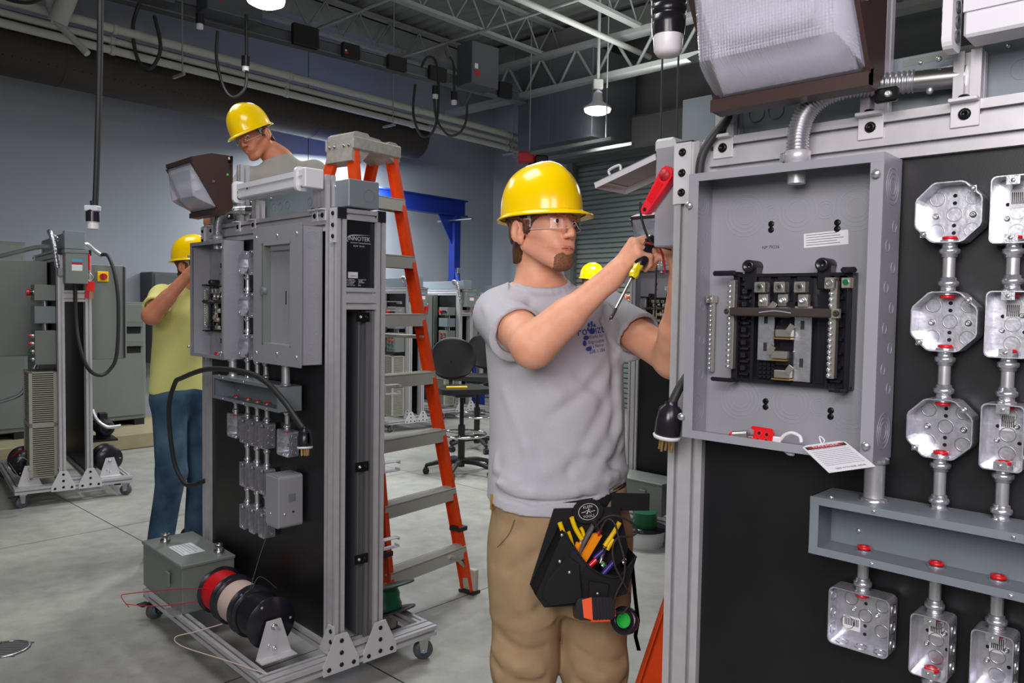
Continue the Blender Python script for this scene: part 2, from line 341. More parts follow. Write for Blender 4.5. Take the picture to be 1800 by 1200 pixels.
# ------------------------------------------------------------------ signed distance modelling for figures and cloth
class Vox:
    def __init__(s, lo, hi, h):
        s.h = h; s.ax = [np.arange(lo[i], hi[i]+h, h).astype(np.float32) for i in range(3)]
        s.A = np.full([len(a) for a in s.ax], .3, np.float32)
    def sl(s, lo, hi):
        r = []
        for i in range(3):
            a = s.ax[i]; r.append(slice(max(0, int((lo[i]-a[0])/s.h)-1), max(1, min(len(a), int((hi[i]-a[0])/s.h)+2))))
        return tuple(r)
    def grid(s, sl): return np.meshgrid(*[s.ax[i][sl[i]] for i in range(3)], indexing='ij', sparse=True)
    def op(s, fn, lo, hi, k, mode='add'):
        lo = V3(lo)-k-2*s.h; hi = V3(hi)+k+2*s.h; sl = s.sl(lo, hi)
        if any(q.stop <= q.start for q in sl): return s
        D = fn(*s.grid(sl)); A = s.A[sl]; k = max(k, 1e-5)
        if mode == 'add':
            t = np.clip(.5+.5*(A-D)/k, 0, 1); s.A[sl] = A*(1-t)+D*t-k*t*(1-t)
        else:
            D = -D; t = np.clip(.5-.5*(A-D)/k, 0, 1); s.A[sl] = A*(1-t)+D*t+k*t*(1-t)
        return s
    def cap(s, a, b, ra, rb=None, k=.01, mode='add'):
        a, b = V3(a), V3(b); rb = ra if rb is None else rb; ab = b-a; L2 = float(ab@ab)+1e-12
        def fn(X, Y, Z):
            t = np.clip(((X-a[0])*ab[0]+(Y-a[1])*ab[1]+(Z-a[2])*ab[2])/L2, 0, 1)
            return np.sqrt((X-a[0]-t*ab[0])**2+(Y-a[1]-t*ab[1])**2+(Z-a[2]-t*ab[2])**2)-(ra+(rb-ra)*t)
        r = max(ra, rb); return s.op(fn, np.minimum(a, b)-r, np.maximum(a, b)+r, k, mode)
    def rod(s, a, b, ra, rb=None, k=.01, mode='add'):
        '''flat-ended tapered cylinder'''
        a, b = V3(a), V3(b); rb = ra if rb is None else rb; L = float(np.linalg.norm(b-a)); d = (b-a)/L
        def fn(X, Y, Z):
            t = (X-a[0])*d[0]+(Y-a[1])*d[1]+(Z-a[2])*d[2]; q = np.sqrt(np.maximum((X-a[0])**2+(Y-a[1])**2+(Z-a[2])**2-t*t, 0))
            return np.maximum(np.maximum(q-(ra+(rb-ra)*np.clip(t/L, 0, 1)), -t), t-L)
        r = max(ra, rb); return s.op(fn, np.minimum(a, b)-r, np.maximum(a, b)+r, k, mode)
    def snap(s, p, d, span=.10):
        '''move a point along d onto the current surface'''
        p, d = V3(p), nrm(d)
        for t in np.arange(-span, span, s.h*.5):
            q = p+d*t; i = [int(round((q[k]-s.ax[k][0])/s.h)) for k in range(3)]
            if all(0 <= i[k] < len(s.ax[k]) for k in range(3)) and s.A[tuple(i)] < 0: return q
        return p
    def fold(s, pts, w, amp):
        '''soft ridge (amp < 0) or crease (amp > 0) along a polyline near the surface'''
        for a, b in zip(pts[:-1], pts[1:]):
            a, b = V3(a), V3(b); ab = b-a; L2 = float(ab@ab)+1e-9; sl = s.sl(np.minimum(a, b)-3*w, np.maximum(a, b)+3*w); X, Y, Z = s.grid(sl)
            t = ((X-a[0])*ab[0]+(Y-a[1])*ab[1]+(Z-a[2])*ab[2])/L2; tc = np.clip(t, 0, 1)
            d2 = (X-a[0]-tc*ab[0])**2+(Y-a[1]-tc*ab[1])**2+(Z-a[2]-tc*ab[2])**2
            s.A[sl] += amp*np.exp(-d2/w**2)
        return s
    def ell(s, c, r, R=None, k=.01, mode='add'):
        c = V3(c); r = V3(r)*np.ones(3); R = np.eye(3) if R is None else V3(R)
        def fn(X, Y, Z):
            x, y, z = X-c[0], Y-c[1], Z-c[2]
            q = [(x*R[0, i]+y*R[1, i]+z*R[2, i]) for i in range(3)]
            k0 = np.sqrt(sum((q[i]/r[i])**2 for i in range(3)))+1e-6; k1 = np.sqrt(sum((q[i]/r[i]**2)**2 for i in range(3)))+1e-6
            return k0*(k0-1)/k1
        m = max(r); return s.op(fn, c-m, c+m, k, mode)
    def loft(s, secs, k=.02, mode='add'):
        """secs rows: z, cx, cy, a(lateral), b(depth), yaw"""
        S = np.array(sorted(secs), float); z = S[:, 0]
        zz = s.ax[2]
        def itp(c):
            f = np.interp(zz, z, S[:, c]); kk = max(3, int(.03/s.h)); ker = np.ones(kk)/kk
            return np.convolve(np.pad(f, kk, 'edge'), ker, 'same')[kk:-kk].astype(np.float32)
        cx, cy, a, b, yw = [itp(i) for i in range(1, 6)]; z0, z1 = z[0], z[-1]
        lo = (min(S[:, 1]-np.maximum(S[:, 3], S[:, 4])), min(S[:, 2]-np.maximum(S[:, 3], S[:, 4])), z0); hi = (max(S[:, 1]+np.maximum(S[:, 3], S[:, 4])), max(S[:, 2]+np.maximum(S[:, 3], S[:, 4])), z1)
        sl0 = s.sl(V3(lo)-k-2*s.h, V3(hi)+k+2*s.h)[2]
        def fn(X, Y, Z):
            g = lambda q: q[sl0][None, None, :]
            c_, s_ = np.cos(g(yw)), np.sin(g(yw)); x, y = X-g(cx), Y-g(cy); u = x*c_+y*s_; v = -x*s_+y*c_
            A_, B_ = g(a), g(b); k0 = (np.abs(u/A_)**2.3+np.abs(v/B_)**2.3)**(1/2.3)+1e-6; k1 = np.sqrt((u/A_**2)**2+(v/B_**2)**2)+1e-6
            d = k0*(k0-1)/k1; return np.maximum(np.maximum(d, (z0-Z)), Z-z1)
        return s.op(fn, lo, hi, k, mode)
    def plane(s, p, n, lo=None, hi=None, k=.002):
        """cut away everything on the side n points to"""
        p, n = V3(p), V3(n)/np.linalg.norm(n); fn = lambda X, Y, Z: -((X-p[0])*n[0]+(Y-p[1])*n[1]+(Z-p[2])*n[2])
        lo = [a[0] for a in s.ax] if lo is None else lo; hi = [a[-1] for a in s.ax] if hi is None else hi
        sl = s.sl(lo, hi); D = -fn(*s.grid(sl)); s.A[sl] = np.maximum(s.A[sl], D); return s
    def noise(s, amp, freqs=((40, 25, 18), (22, 60, 30), (70, 50, 40)), seed=1):
        r = np.random.default_rng(seed); X, Y, Z = s.grid(tuple(slice(None) for _ in range(3)))
        N = np.zeros_like(s.A)
        for f in freqs:
            ph = r.uniform(0, 6, 3); q = r.normal(size=3); q = q/np.linalg.norm(q)*np.array(f)
            N += np.sin(q[0]*X+q[1]*Y+q[2]*Z+ph[0]+1.3*np.sin(.6*q[1]*X-.5*q[0]*Z+ph[1]))/len(freqs)
        s.A += amp*N; return s
    def region(s, fn, lo, hi, t=0.):
        sl = s.sl(lo, hi); B = np.maximum(s.A[sl]-t, fn(*s.grid(sl)))
        return surfnet(B, [s.ax[i][sl[i]] for i in range(3)])
    def mesh(s): return surfnet(s.A, s.ax)
def surfnet(A, ax):
    A = np.pad(A, 1, constant_values=.3); ax = [np.concatenate([[a[0]-(a[1]-a[0])], a, [a[-1]+(a[1]-a[0])]]) for a in ax]
    I = A < 0; n = np.array(A.shape)-1
    cnt = np.zeros(n, np.uint8)
    for i in (0, 1):
        for j in (0, 1):
            for k in (0, 1): cnt += I[i:n[0]+i, j:n[1]+j, k:n[2]+k]
    act = (cnt > 0) & (cnt < 8); c = np.argwhere(act); idx = np.full(n, -1, np.int32); idx[act] = np.arange(len(c))
    P = np.zeros((len(c), 3)); W = np.zeros(len(c))
    for a in range(3):
        o = [b for b in range(3) if b != a]
        for i in (0, 1):
            for j in (0, 1):
                off = np.zeros(3, int); off[o[0]] = i; off[o[1]] = j; p = c+off; q = p.copy(); q[:, a] += 1
                va = A[p[:, 0], p[:, 1], p[:, 2]]; vb = A[q[:, 0], q[:, 1], q[:, 2]]; cr = (va < 0) != (vb < 0)
                t = np.where(cr, va/(va-vb+1e-20), 0); pos = p.astype(float); pos[:, a] += t
                P[cr] += pos[cr]; W[cr] += 1
    P /= W[:, None]; V = np.stack([ax[i][0]+P[:, i]*(ax[i][1]-ax[i][0]) for i in range(3)], 1)
    F = []
    for a in range(3):
        o = [b for b in range(3) if b != a]; sa = [slice(1, None)]*3; sb = [slice(1, None)]*3
        ia = [slice(1, -1)]*3; ia[a] = slice(0, -1); ib = [slice(1, -1)]*3; ib[a] = slice(1, None)
        x = I[tuple(ia)] != I[tuple(ib)]; e = np.argwhere(x); st = I[tuple(ia)][x]
        base = e.copy(); base[:, o[0]] += 1; base[:, o[1]] += 1
        d0 = np.zeros(3, int); d0[o[0]] = 1; d1 = np.zeros(3, int); d1[o[1]] = 1
        q = [base-d0-d1, base-d1, base, base-d0]; q = np.stack([idx[k[:, 0], k[:, 1], k[:, 2]] for k in q], 1)
        flip = st if a != 1 else ~st
        q = np.where(flip[:, None], q, q[:, ::-1]); F.append(q)
    F = np.concatenate(F); return V, F
def nrm(v): v = V3(v); return v/np.linalg.norm(v)
def hand(S, w, f, pn, right, curls, thumb=(.5, .5), sc=1., spread=.07):
    """S: Vox; w: wrist; f: pointing direction; pn: palm normal; curls: per finger three joint angles"""
    f = nrm(f); pn = V3(pn); pn = nrm(pn-f*(pn@f)); t = np.cross(f, pn) if right else np.cross(pn, f); w = V3(w)
    T = (.031, .011, -.009, -.027); LEN = ((.041, .026, .020), (.046, .029, .022), (.042, .027, .021), (.033, .021, .018)); B = (.086, .089, .085, .077); RR = (.0096, .0098, .0092, .0082)
    S.cap(w-f*.02, w+f*.02, .025*sc, .024*sc, k=.015*sc)
    for i in range(4):
        kb = w+f*B[i]*sc+t*T[i]*sc
        S.cap(w+f*.012*sc+t*T[i]*.5*sc, kb, .0155*sc, .0125*sc, k=.011*sc)
        p = kb; d = nrm(f+t*(1.2-i)*spread); r = RR[i]*sc; ang = 0
        for j in range(3):
            ang += curls[i][j]; dd = nrm(d*math.cos(ang)+pn*math.sin(ang)); q = p+dd*LEN[i][j]*sc
            S.cap(p, q, r*1.04, r*.95, k=.0022 if j else .006); r *= .93; p = q
    S.cap(w+f*.015*sc+t*.014*sc+pn*.006, w+f*.05*sc+t*.03*sc+pn*.016*sc, .017*sc, .013*sc, k=.012)
    p = w+f*.045*sc+t*.033*sc+pn*.014*sc; d = nrm(f*.55+t*.75*(1-thumb[0])+pn*.8*thumb[0]); q = p+d*.036*sc; S.cap(p, q, .0118*sc, .0105*sc, k=.006)
    d2 = nrm(f*.75+t*(.3-.5*thumb[1])+pn*(.5+.4*thumb[1])); S.cap(q, q+d2*.028*sc, .0105*sc, .009*sc, k=.003)
def rotm(f, up=(0, 0, 1)):
    f = nrm(f); r = nrm(np.cross(f, up)); u = np.cross(r, f); return np.stack([r, f, u], 1)
def head(S, c, R, hs=1., mouth=0.):
    P = lambda x, y, z: V3(c)+R@(np.array([x, y, z])*hs)
    E = lambda p, r, k=.012, mode='add': S.ell(P(*p), V3(r)*hs, R, k*hs, mode)
    K = lambda a, b, ra, rb, k=.01, mode='add': S.cap(P(*a), P(*b), ra*hs, rb*hs, k*hs, mode)
    E((0, -.015, .045), (.076, .098, .085), .01)
    E((0, .028, -.03), (.057, .058, .082), .03)
    E((0, .045, .03), (.058, .045, .05), .02)
    for s in (-1, 1):
        K((s*.056, -.006, -.06), (s*.02, .064, -.103), .016, .018, .022)
        K((s*.045, .05, -.028), (s*.058, .012, -.018), .017, .015, .02)
        K((s*.012, .087, .021), (s*.044, .07, .022), .008, .009, .012)
        K((s*.022, .07, -.055), (s*.032, .06, -.03), .018, .018, .02)
    E((0, .067, -.106), (.020, .018, .017), .018)
    E((0, .078, -.07), (.026, .016, .022), .016)
    K((0, .087, .014), (0, .1065, -.030), .0070, .0085, .010)
    E((0, .104, -.0355), (.0112, .0108, .0085), .006)
    for s in (-1, 1):
        E((s*.0118, .0965, -.039), (.0072, .0105, .0068), .005)
        E((s*.0062, .1015, -.0462), (.003, .005, .0024), .002, 'sub')
        E((s*.031, .098, .001), (.019, .016, .0125), .012, 'sub')
        E((s*.031, .0745, .0), (.0148, .0148, .0140), .006)
        E((s*.031, .089, -.001), (.0142, .0098, .0050), .0015, 'sub')
        K((s*.018, .0885, .0085), (s*.045, .079, .0065), .0028, .0028, .004)
    # lips and mouth
    E((0, .0848, -.0660), (.025, .0078, .0046), .010); E((0, .0832, -.0755), (.022, .0075, .0050), .010)
    K((-.027, .0800, -.0718), (.0, .0925, -.0702), .0022, .0024, .003, 'sub'); K((.027, .0800, -.0718), (.0, .0925, -.0702), .0022, .0024, .003, 'sub')
    if mouth: E((0, .0995, -.0712), (.012, .010, .0045), .002, 'sub')
    # ears
    for s in (-1, 1):
        E((s*.075, -.010, -.024), (.007, .017, .028), .006)
        E((s*.0835, -.016, -.022), (.0055, .0195, .029), .005)
        E((s*.0888, -.0115, -.020), (.0055, .0105, .018), .0025, 'sub')
        E((s*.0845, -.005, -.026), (.003, .005, .007), .003)
        E((s*.078, -.004, -.048), (.006, .009, .010), .006)
    return P
def limb(S, pts, rad, k=.02):
    for a, b, ra, rb in zip(pts[:-1], pts[1:], rad[:-1], rad[1:]): S.cap(a, b, ra, rb, k)
def hat(P, R, hs, parent, off, tilt=0.03, name='hard_hat', mb=None):
    """safety helmet shell in head coordinates"""
    mb = MB(); nt, nr = 72, 22; ct, st = math.cos(tilt), math.sin(tilt)
    def q(x, y, z):
        y2 = y*ct-z*st; z2 = y*st+z*ct; return P(x, y2-.006, z2+.026)
    def surf(t, u, ins):
        a = 2*math.pi*t; ca, sa = math.cos(a), math.sin(a); rx, ry, H = .099-ins, .122-ins, .136-ins
        ph = u*math.pi/2; rr = math.sin(ph)**.88; z = H*max(0, math.cos(ph))**.80
        rid = .006*math.exp(-(sa*rr*rx/.018)**2)*(1-u**6) if not ins else 0
        return (rr*rx*sa, rr*ry*ca, z+rid)
    for ins, flip in ((0, False), (.0035, True)):
        vs = []; fs = []
        for j in range(nr+1):
            for i in range(nt): vs.append(q(*surf(i/nt, j/nr, ins)))
        for j in range(nr):
            for i in range(nt):
                f = (j*nt+i, (j+1)*nt+i, (j+1)*nt+(i+1) % nt, j*nt+(i+1) % nt); fs.append(f[::-1] if flip else f)
        mb.add(vs, fs, 'yellow_hat', True)
    vs = []; fs = []; K = 5
    for i in range(nt):
        a = 2*math.pi*i/nt; ca, sa = math.cos(a), math.sin(a); pk = .009+.030*max(0, ca)**2.2+.004*max(0, -ca)
        for (e, z) in ((0, 0), (.35, -.001), (1, -.008), (1.0, -.0125), (.3, -.006)):
            rx, ry = .098+pk*e, .121+pk*e; 
            vs.append(q(rx*sa, ry*ca, z-.006*max(0, ca)*e))
    for i in range(nt):
        for j in range(K-1): fs.append((i*K+j, i*K+j+1, ((i+1) % nt)*K+j+1, ((i+1) % nt)*K+j))
    mb.add(vs, fs, 'yellow_hat', True)
    o = mb.build(name, parent, off); o['label'] = 'glossy yellow hard hat shell'
    b = MB()
    b.add([q(*[f*v for f, v in zip((.088, .108, 1), (math.sin(2*math.pi*i/40), math.cos(2*math.pi*i/40), zz))]) for zz in (-.012, .012) for i in range(40)], [(i, (i+1) % 40, 40+(i+1) % 40, 40+i) for i in range(40)], 'blackplastic', True)
    b.build('headband', o, off)
    return o
def glasses(P, parent, off):
    mb = MB(); vs = []; n = 30
    for j, z in enumerate((.017, .006, -.008, -.021)):
        for i in range(n+1):
            t = -1+2*i/n; a = t*1.28; x = .076*math.sin(a)/math.sin(1.28); y = .030+.086*(math.cos(a)-math.cos(1.28))/(1-math.cos(1.28))
            zz = z+(.016*math.exp(-(t/.13)**2) if z < -.01 else (.006*math.exp(-(t/.13)**2) if z < 0 else 0)); vs.append(P(x, y+.001*j, zz))
    mb.add(vs, [(j*(n+1)+i, j*(n+1)+i+1, (j+1)*(n+1)+i+1, (j+1)*(n+1)+i) for j in range(3) for i in range(n)], 'lens_clear', True)
    o = mb.build('safety_glasses', parent, off); o['label'] = 'clear wraparound safety glasses'
    m2 = MB()
    for s in (-1, 1): m2.tube([P(s*.0765, .033, .006), P(s*.0805, .0, .007), P(s*.080, -.03, 0)], .0024, 'clear_frame', 6)
    gp = lambda a, z: P(.0765*math.sin(a*1.28)/math.sin(1.28), .0305+.087*(math.cos(a*1.28)-math.cos(1.28))/(1-math.cos(1.28)), z)
    m2.tube([gp(a, -.021+.016*math.exp(-(a/.13)**2)) for a in np.linspace(-1, 1, 41)], .0011, 'clear_frame', 6, 1)
    m2.tube([P(.075*math.sin(a*1.28)/math.sin(1.28), .030+.086*(math.cos(a*1.28)-math.cos(1.28))/(1-math.cos(1.28)), .0175) for a in np.linspace(-1, 1, 15)], .0014, 'clear_frame', 6)
    for s in (-1, 1): m2.add([P(s*.0765, .034, .018), P(s*.0765, .034, -.016), P(s*.079, .012, -.006), P(s*.079, .012, .016)], [(0, 1, 2, 3)], 'clear_frame')
    m2.build('temple', o, off)
    return o
def eyes(P, R, hs, body, off, look=(0, 0)):
    for s in (-1, 1):
        mb = MB(); c = P(s*.031, .0755, -.0005); mb.ball(c, .0122*hs, 'eye', 12)
        d = nrm(R@np.array([look[0], 1, look[1]])); mb.lathe([(.0058*hs, .0108*hs), (.0045*hs, .0119*hs), (.0024*hs, .01235*hs)], c, d, 'iris', 16); mb.lathe([(.0024*hs, .0123*hs), (0, .0124*hs)], c, d, 'print_black', 12)
        mb.build('eye', body, off)
# ------------------------------------------------------------------ the room
K0 = V3((-.35, 12.98, 0)); A1 = math.radians(-46); A2 = math.radians(49)
D1 = V3((math.cos(A1), math.sin(A1), 0)); D2 = -V3((math.cos(A2), math.sin(A2), 0)); UP = V3((0, 0, 1))
def fr(o, x, y):
    x, y = nrm(x), nrm(y); z = np.cross(x, y); return Matrix(((x[0], y[0], z[0], o[0]), (x[1], y[1], z[1], o[1]), (x[2], y[2], z[2], o[2]), (0, 0, 0, 1)))
def wallframe(o, d, n): return fr(o, d, -n)       # local x along wall, y into the wall, z up
CEIL = 5.25
mb = MB(); mb.box(-14, 14, -4, 20, -.1, 0, 'concrete'); struct(mb.build('floor'))
# left wall (local x runs towards the viewer's left)
WL = fr(K0+D2*0, -D2, np.cross(UP, -D2)); WD = fr(K0, D1, np.cross(UP, D1))
def loc_wall(Mx): m = MB(); m.X = Mx; return m
mb = loc_wall(WL); mb.box(-16, 0, 0, .2, 0, CEIL, 'wall_paint')
for x in (-11.4, -7.6, -3.6): mb.box(x-.006, x+.006, -.003, 0, 0, CEIL, 'wall_upper')
struct(mb.build('wall_left'))
for (x) in (-9.75,):
    mb = loc_wall(WL); mb.cyl((x, -.04, .5), (x, -.04, 5.2), .03, 'wall_paint'); mb.cyl((x+.12, -.03, .5), (x+.12, -.03, 5.2), .015, 'wall_paint'); mb.box(x-.06, x+.18, -.05, 0, 2.0, 2.04, 'wall_paint'); tag(mb.build('wall_conduit'), 'painted conduit pair running up the blue-grey wall at far left', 'conduit')
# door wall with a roll-up door opening from x=1.75
mb = loc_wall(WD); mb.box(-.2, 1.8, 0, .2, 0, CEIL, 'wall_paint'); mb.box(1.8, 9.5, 0, .2, 3.55, CEIL, 'wall_upper'); mb.box(9.5, 13, 0, .2, 0, CEIL, 'wall_paint'); struct(mb.build('wall_back'))
mb = loc_wall(WD)
pf = []
z = 0
while z < 3.5: pf += [(0.10, z), (.075, z+.012), (.075, z+.055), (.10, z+.068)]; z += .072
n = len(pf); vs = [(1.75, y, zz) for y, zz in pf]+[(9.55, y, zz) for y, zz in pf]
mb.add(vs, [(i, n+i, n+i+1, i+1) for i in range(n-1)], 'slat')
mb.box(1.75, 9.55, .12, .14, 0, 3.55, 'slat')
o = struct(mb.build('door_1'))
m2 = loc_wall(WD); m2.box(1.68, 1.80, -.06, .14, 0, 3.6, 'wall_upper'); m2.box(9.5, 9.62, -.06, .14, 0, 3.6, 'wall_upper'); m2.build('guide_rail', o)
m2 = loc_wall(WD); m2.box(1.6, 9.7, -.35, 0, 3.58, 4.02, 'wall_upper', .04); m2.build('coil_hood', o)
# personnel door with rounded frame at the corner
mb = loc_wall(WD); mb.box(.45, 1.4, -.04, 0, 0, 2.15, 'wall_paint', .01); mb.box(.52, 1.33, -.06, 0, 0, 2.08, 'wall_paint', .01); mb.box(.62, 1.23, -.07, -.05, 1.2, 1.9, 'wall_upper', .02); o = struct(mb.build('door_2'))
mb = loc_wall(WD); P = []
for a in range(0, 91, 15): P.append((.45+.12-.12*math.cos(math.radians(a))+0, -.03, 2.35+.12-.12*math.sin(math.radians(a))-.0))
mb.tube([(.5, -.03, 3.6), (.5, -.03, 2.5), (.56, -.03, 2.4), (.7, -.03, 2.37), (1.5, -.03, 2.37)], .012, 'wall_paint'); tag(mb.build('wall_conduit'), 'thin painted conduit bending above the personnel door near the corner', 'conduit')
# raised kerb pad along the left wall
mb = loc_wall(WL); mb.box(-13, -4.6, -1.15, 0, 0, .15, 'curb', .01); struct(mb.build('trim_1'))
# ceiling deck with ribs
CX = fr(V3((-1.0, 5, CEIL)), (math.cos(math.radians(-43)), math.sin(math.radians(-43)), 0), (math.cos(math.radians(47)), math.sin(math.radians(47)), 0))
mb = MB(); mb.X = CX; pr = []; y = -11
while y < 12: pr += [(y, .04), (y+.05, 0), (y+.11, 0), (y+.16, .04)]; y += .20
n = len(pr); mb.add([(-12, a, b) for a, b in pr]+[(14, a, b) for a, b in pr], [(i, i+1, n+i+1, n+i) for i in range(n-1)], 'ceil'); mb.box(-12, 14, -11, 12, .06, .12, 'ceil')
struct(mb.build('ceiling'))
# open-web joists (run along local y), spaced along local x
def joist(x, y0, y1, top=-.02, h=.42, name='roof_joist', lab='', w=.05):
    mb = MB(); mb.X = CX
    mb.box(x-w, x+w, y0, y1, top-.04, top, 'truss'); mb.box(x-w, x+w, y0, y1, top-h-.04, top-h, 'truss')
    n = int((y1-y0)/.5)
    for i in range(n):
        a = y0+(y1-y0)*i/n; b = y0+(y1-y0)*(i+1)/n; m_ = (a+b)/2
        mb.cyl((x, a, top-.04), (x, m_, top-h), .012, 'truss', n=6, caps=False); mb.cyl((x, m_, top-h), (x, b, top-.04), .012, 'truss', n=6, caps=False)
    return tag(mb.build(name), lab, 'joist', 'roof joists')
JL = ['open-web steel roof joist %s' % k for k in ('nearest the left wall, above the brown duct', 'second from the left wall', 'third from the left wall, above the busway', 'fourth from the left wall', 'over the middle of the room', 'above the far pendant lamp', 'seventh from the left wall', 'eighth from the left wall', 'farthest from the left wall, over the right bench')]
for i in range(9): joist(-4.3+i*1.55, -9, 5.6, lab=JL[i])
# girder along local x near the door wall and cross bridging
def beam(p, q, r, name, lab, m='truss', cat='beam', grp=None, n=8):
    mb = MB(); mb.X = CX; mb.cyl(p, q, r, m, n=n); return tag(mb.build(name), lab, cat, grp)
mb = MB(); mb.X = CX
for z in (-.5, -.95): mb.box(-4.6, 10, 4.85, 5.05, z-.03, z+.03, 'truss')
for i in range(24): mb.cyl((-4.6+i*.6, 4.95, -.5), (-4.3+i*.6, 4.95, -.95), .02, 'truss', n=6); mb.cyl((-4.3+i*.6, 4.95, -.95), (-4.0+i*.6, 4.95, -.5), .02, 'truss', n=6)
tag(mb.build('roof_girder'), 'open-web girder crossing below the joists near the roll-up door', 'girder')
for k, (y, z, lab) in enumerate(((-4.4, -.47, 'nearest the viewer'), (-2.2, -.47, 'second from the viewer'), (.2, -.47, 'over the chairs'), (2.4, -.47, 'fourth from the viewer'), (3.7, -.50, 'just before the girder'))):
    beam((-4.2, y, z), (10, y, z), .018, 'bridging_rod', 'thin pale bridging rod under the joists, '+lab, grp='bridging rods')
for k, (x, z, r, lab) in enumerate(((-1.45, -.62, .035, 'above the busway'), (.35, -.62, .03, 'running over the ladder towards the far lamp'), (2.2, -.62, .03, 'right of the far pendant lamp'))):
    beam((x, -8, z), (x, 5.5, z), r, 'sprinkler_pipe', 'pale overhead pipe '+lab, 'pipe_white', 'pipe', 'overhead pipes')
mb = MB(); mb.X = CX; mb.box(-4.62, -4.42, -9, 5.6, -.30, -.05, 'truss'); tag(mb.build('edge_beam'), 'pale steel beam along the top of the blue-grey left wall', 'beam')
mb = MB(); mb.X = CX; mb.box(-4.4, 10, 5.3, 5.5, -.34, -.04, 'truss'); tag(mb.build('edge_beam'), 'pale steel beam along the top of the wall above the roll-up door', 'beam')
# things measured from the left wall: x along wall (negative towards viewer), y<0 into the room
def onwall(x, d, z): return tuple(WL @ Vector((x, -d, z)))
# brown perforated duct
mb = loc_wall(WL); mb.cyl((-13, -.92, 3.66), (-2.55, -.92, 3.66), .28, 'duct_brown', n=32)
for x in (-9.6, -6.9, -4.2): mb.lathe([(.281, -.012), (.286, 0), (.281, .012)], (x, -.92, 3.66), (1, 0, 0), 'duct_brown', 32)
for i in range(150):
    for a in (-.62,): c = (-13+i*.07, -.92-.2805*math.cos(a), 3.66+.2805*math.sin(a)); mb.lathe([(.007, 0), (0, .0005)], c, (0, -math.cos(a), math.sin(a)), 'darkhole', 6, False)
tag(mb.build('round_duct'), 'long round brown perforated duct hanging along the blue-grey wall', 'duct')
for d, z, r, lab in ((1.36, 3.69, .036, 'lowest of three beside the brown duct'), (1.36, 3.775, .032, 'middle of three beside the brown duct'), (1.42, 3.865, .040, 'topmost of three beside the brown duct')):
    mb = loc_wall(WL); mb.cyl((-13, -d, z), (-.25, -d, z), r, 'pipe_white', n=12)
    for x in np.arange(-12, 0, 1.8): mb.lathe([(r, -.02), (r+.008, -.02), (r+.008, .02), (r, .02)], (x, -d, z), (1, 0, 0), 'pipe_white', 12)
    tag(mb.build('ceiling_pipe'), 'white painted pipe, '+lab, 'pipe', 'wall pipes')
for i, x in enumerate((-10.2, -8.6, -6.0, -3.4, -1.2)):
    mb = loc_wall(WL); mb.cyl((x, -1.46, 3.6), (x, -1.46, 5.2), .006, 'truss', n=6); mb.box(x-.012, x+.012, -1.5, -1.28, 3.585, 3.61, 'truss')
    tag(mb.build('pipe_hanger'), 'thin threaded hanger under the pipes, %s along the brown duct' % ('first', 'second', 'third', 'fourth', 'fifth')[i], 'hanger', 'pipe hangers')
# steel brace at top left
mb = MB(); mb.cyl((-3.85, 6.6, 3.75), (-3.25, 6.6, 5.2), .075, 'pipe_white', n=12); mb.cyl((-3.85, 6.6, 3.76), (-4.3, 6.7, 5.2), .05, 'pipe_white', n=10); mb.cyl((-3.85, 6.6, 3.75), (-3.6, 6.6, 3.5), .03, 'pipe_white', n=8)
tag(mb.build('pipe_brace'), 'thick white diagonal brace above the pipes at top left', 'brace')
# busway with plug boxes
B0 = V3((-3.45, 7.55, 4.22)); B1 = V3((.10, 10.79, 4.22)); BD = nrm(B1-B0); BX = fr(B0, BD, np.cross(UP, BD)); BL = float(np.linalg.norm(B1-B0))
mb = MB(); mb.X = BX; mb.box(-5, BL, -.05, .05, 0, .11, 'duct_grey', .006); mb.box(-5, BL, -.065, .065, -.012, .0, 'alu_dark'); mb.box(-5, BL, -.065, .065, .11, .122, 'alu_dark')
tag(mb.build('busway'), 'grey overhead busway track running parallel to the left wall', 'busway')
def busbox(x, w, h, d, lab, col='duct_grey', stick=True, z0=-.02, lit=None):
    t = thing('plug_box', lab, 'electrical box', 'busway plug boxes', tuple(BX @ Vector((x, 0, 0))), 0); R_ = BX.to_3x3().to_4x4()
    m1 = MB(); m1.X = R_; m1.box(0, w, -d, -.052, z0, z0+h, col, .008); m1.build('enclosure', t)
    if stick:
        m1 = MB(); m1.X = R_; m1.box(w*.1, w*.3, -d-.002, -d, z0+h*.2, z0+h*.32, 'redtag'); m1.box(w*.1, w*.22, -d-.002, -d, z0+h*.36, z0+h*.48, 'label'); m1.build('warning_label', t)
    if lit:
        m1 = MB(); m1.X = R_; m1.box(w, w+.003, -d*.7, -d*.3, z0+h*.35, z0+h*.65, 'lightblue'); m1.build('blue_label', t)
    return t
busbox(-.25, .32, .55, .30, 'grey switch box at top left with a red label, hanging on the busway', z0=0)
busbox(.35, .55, .5, .34, 'large grey switch box on the busway left of the near pendant lamp', lit=1, z0=.02)
busbox(1.35, .30, .22, .12, 'small black busway plug left of the red one', 'blackmatte', False)
busbox(1.95, .22, .16, .11, 'small black busway plug with a white tag', 'blackmatte')
busbox(2.55, .26, .16, .11, 'small black busway plug above the orange ladder cap', 'blackmatte', False)
busbox(3.15, .26, .17, .11, 'black busway plug above the hanging cord loops', 'blackmatte', False)
busbox(3.60, .44, .52, .36, 'large grey busway switch box with red label over the brown duct end', lit=1, z0=-.03)
busbox(4.28, .22, .2, .12, 'black busway plug next to the grey plenum', 'blackmatte', False)
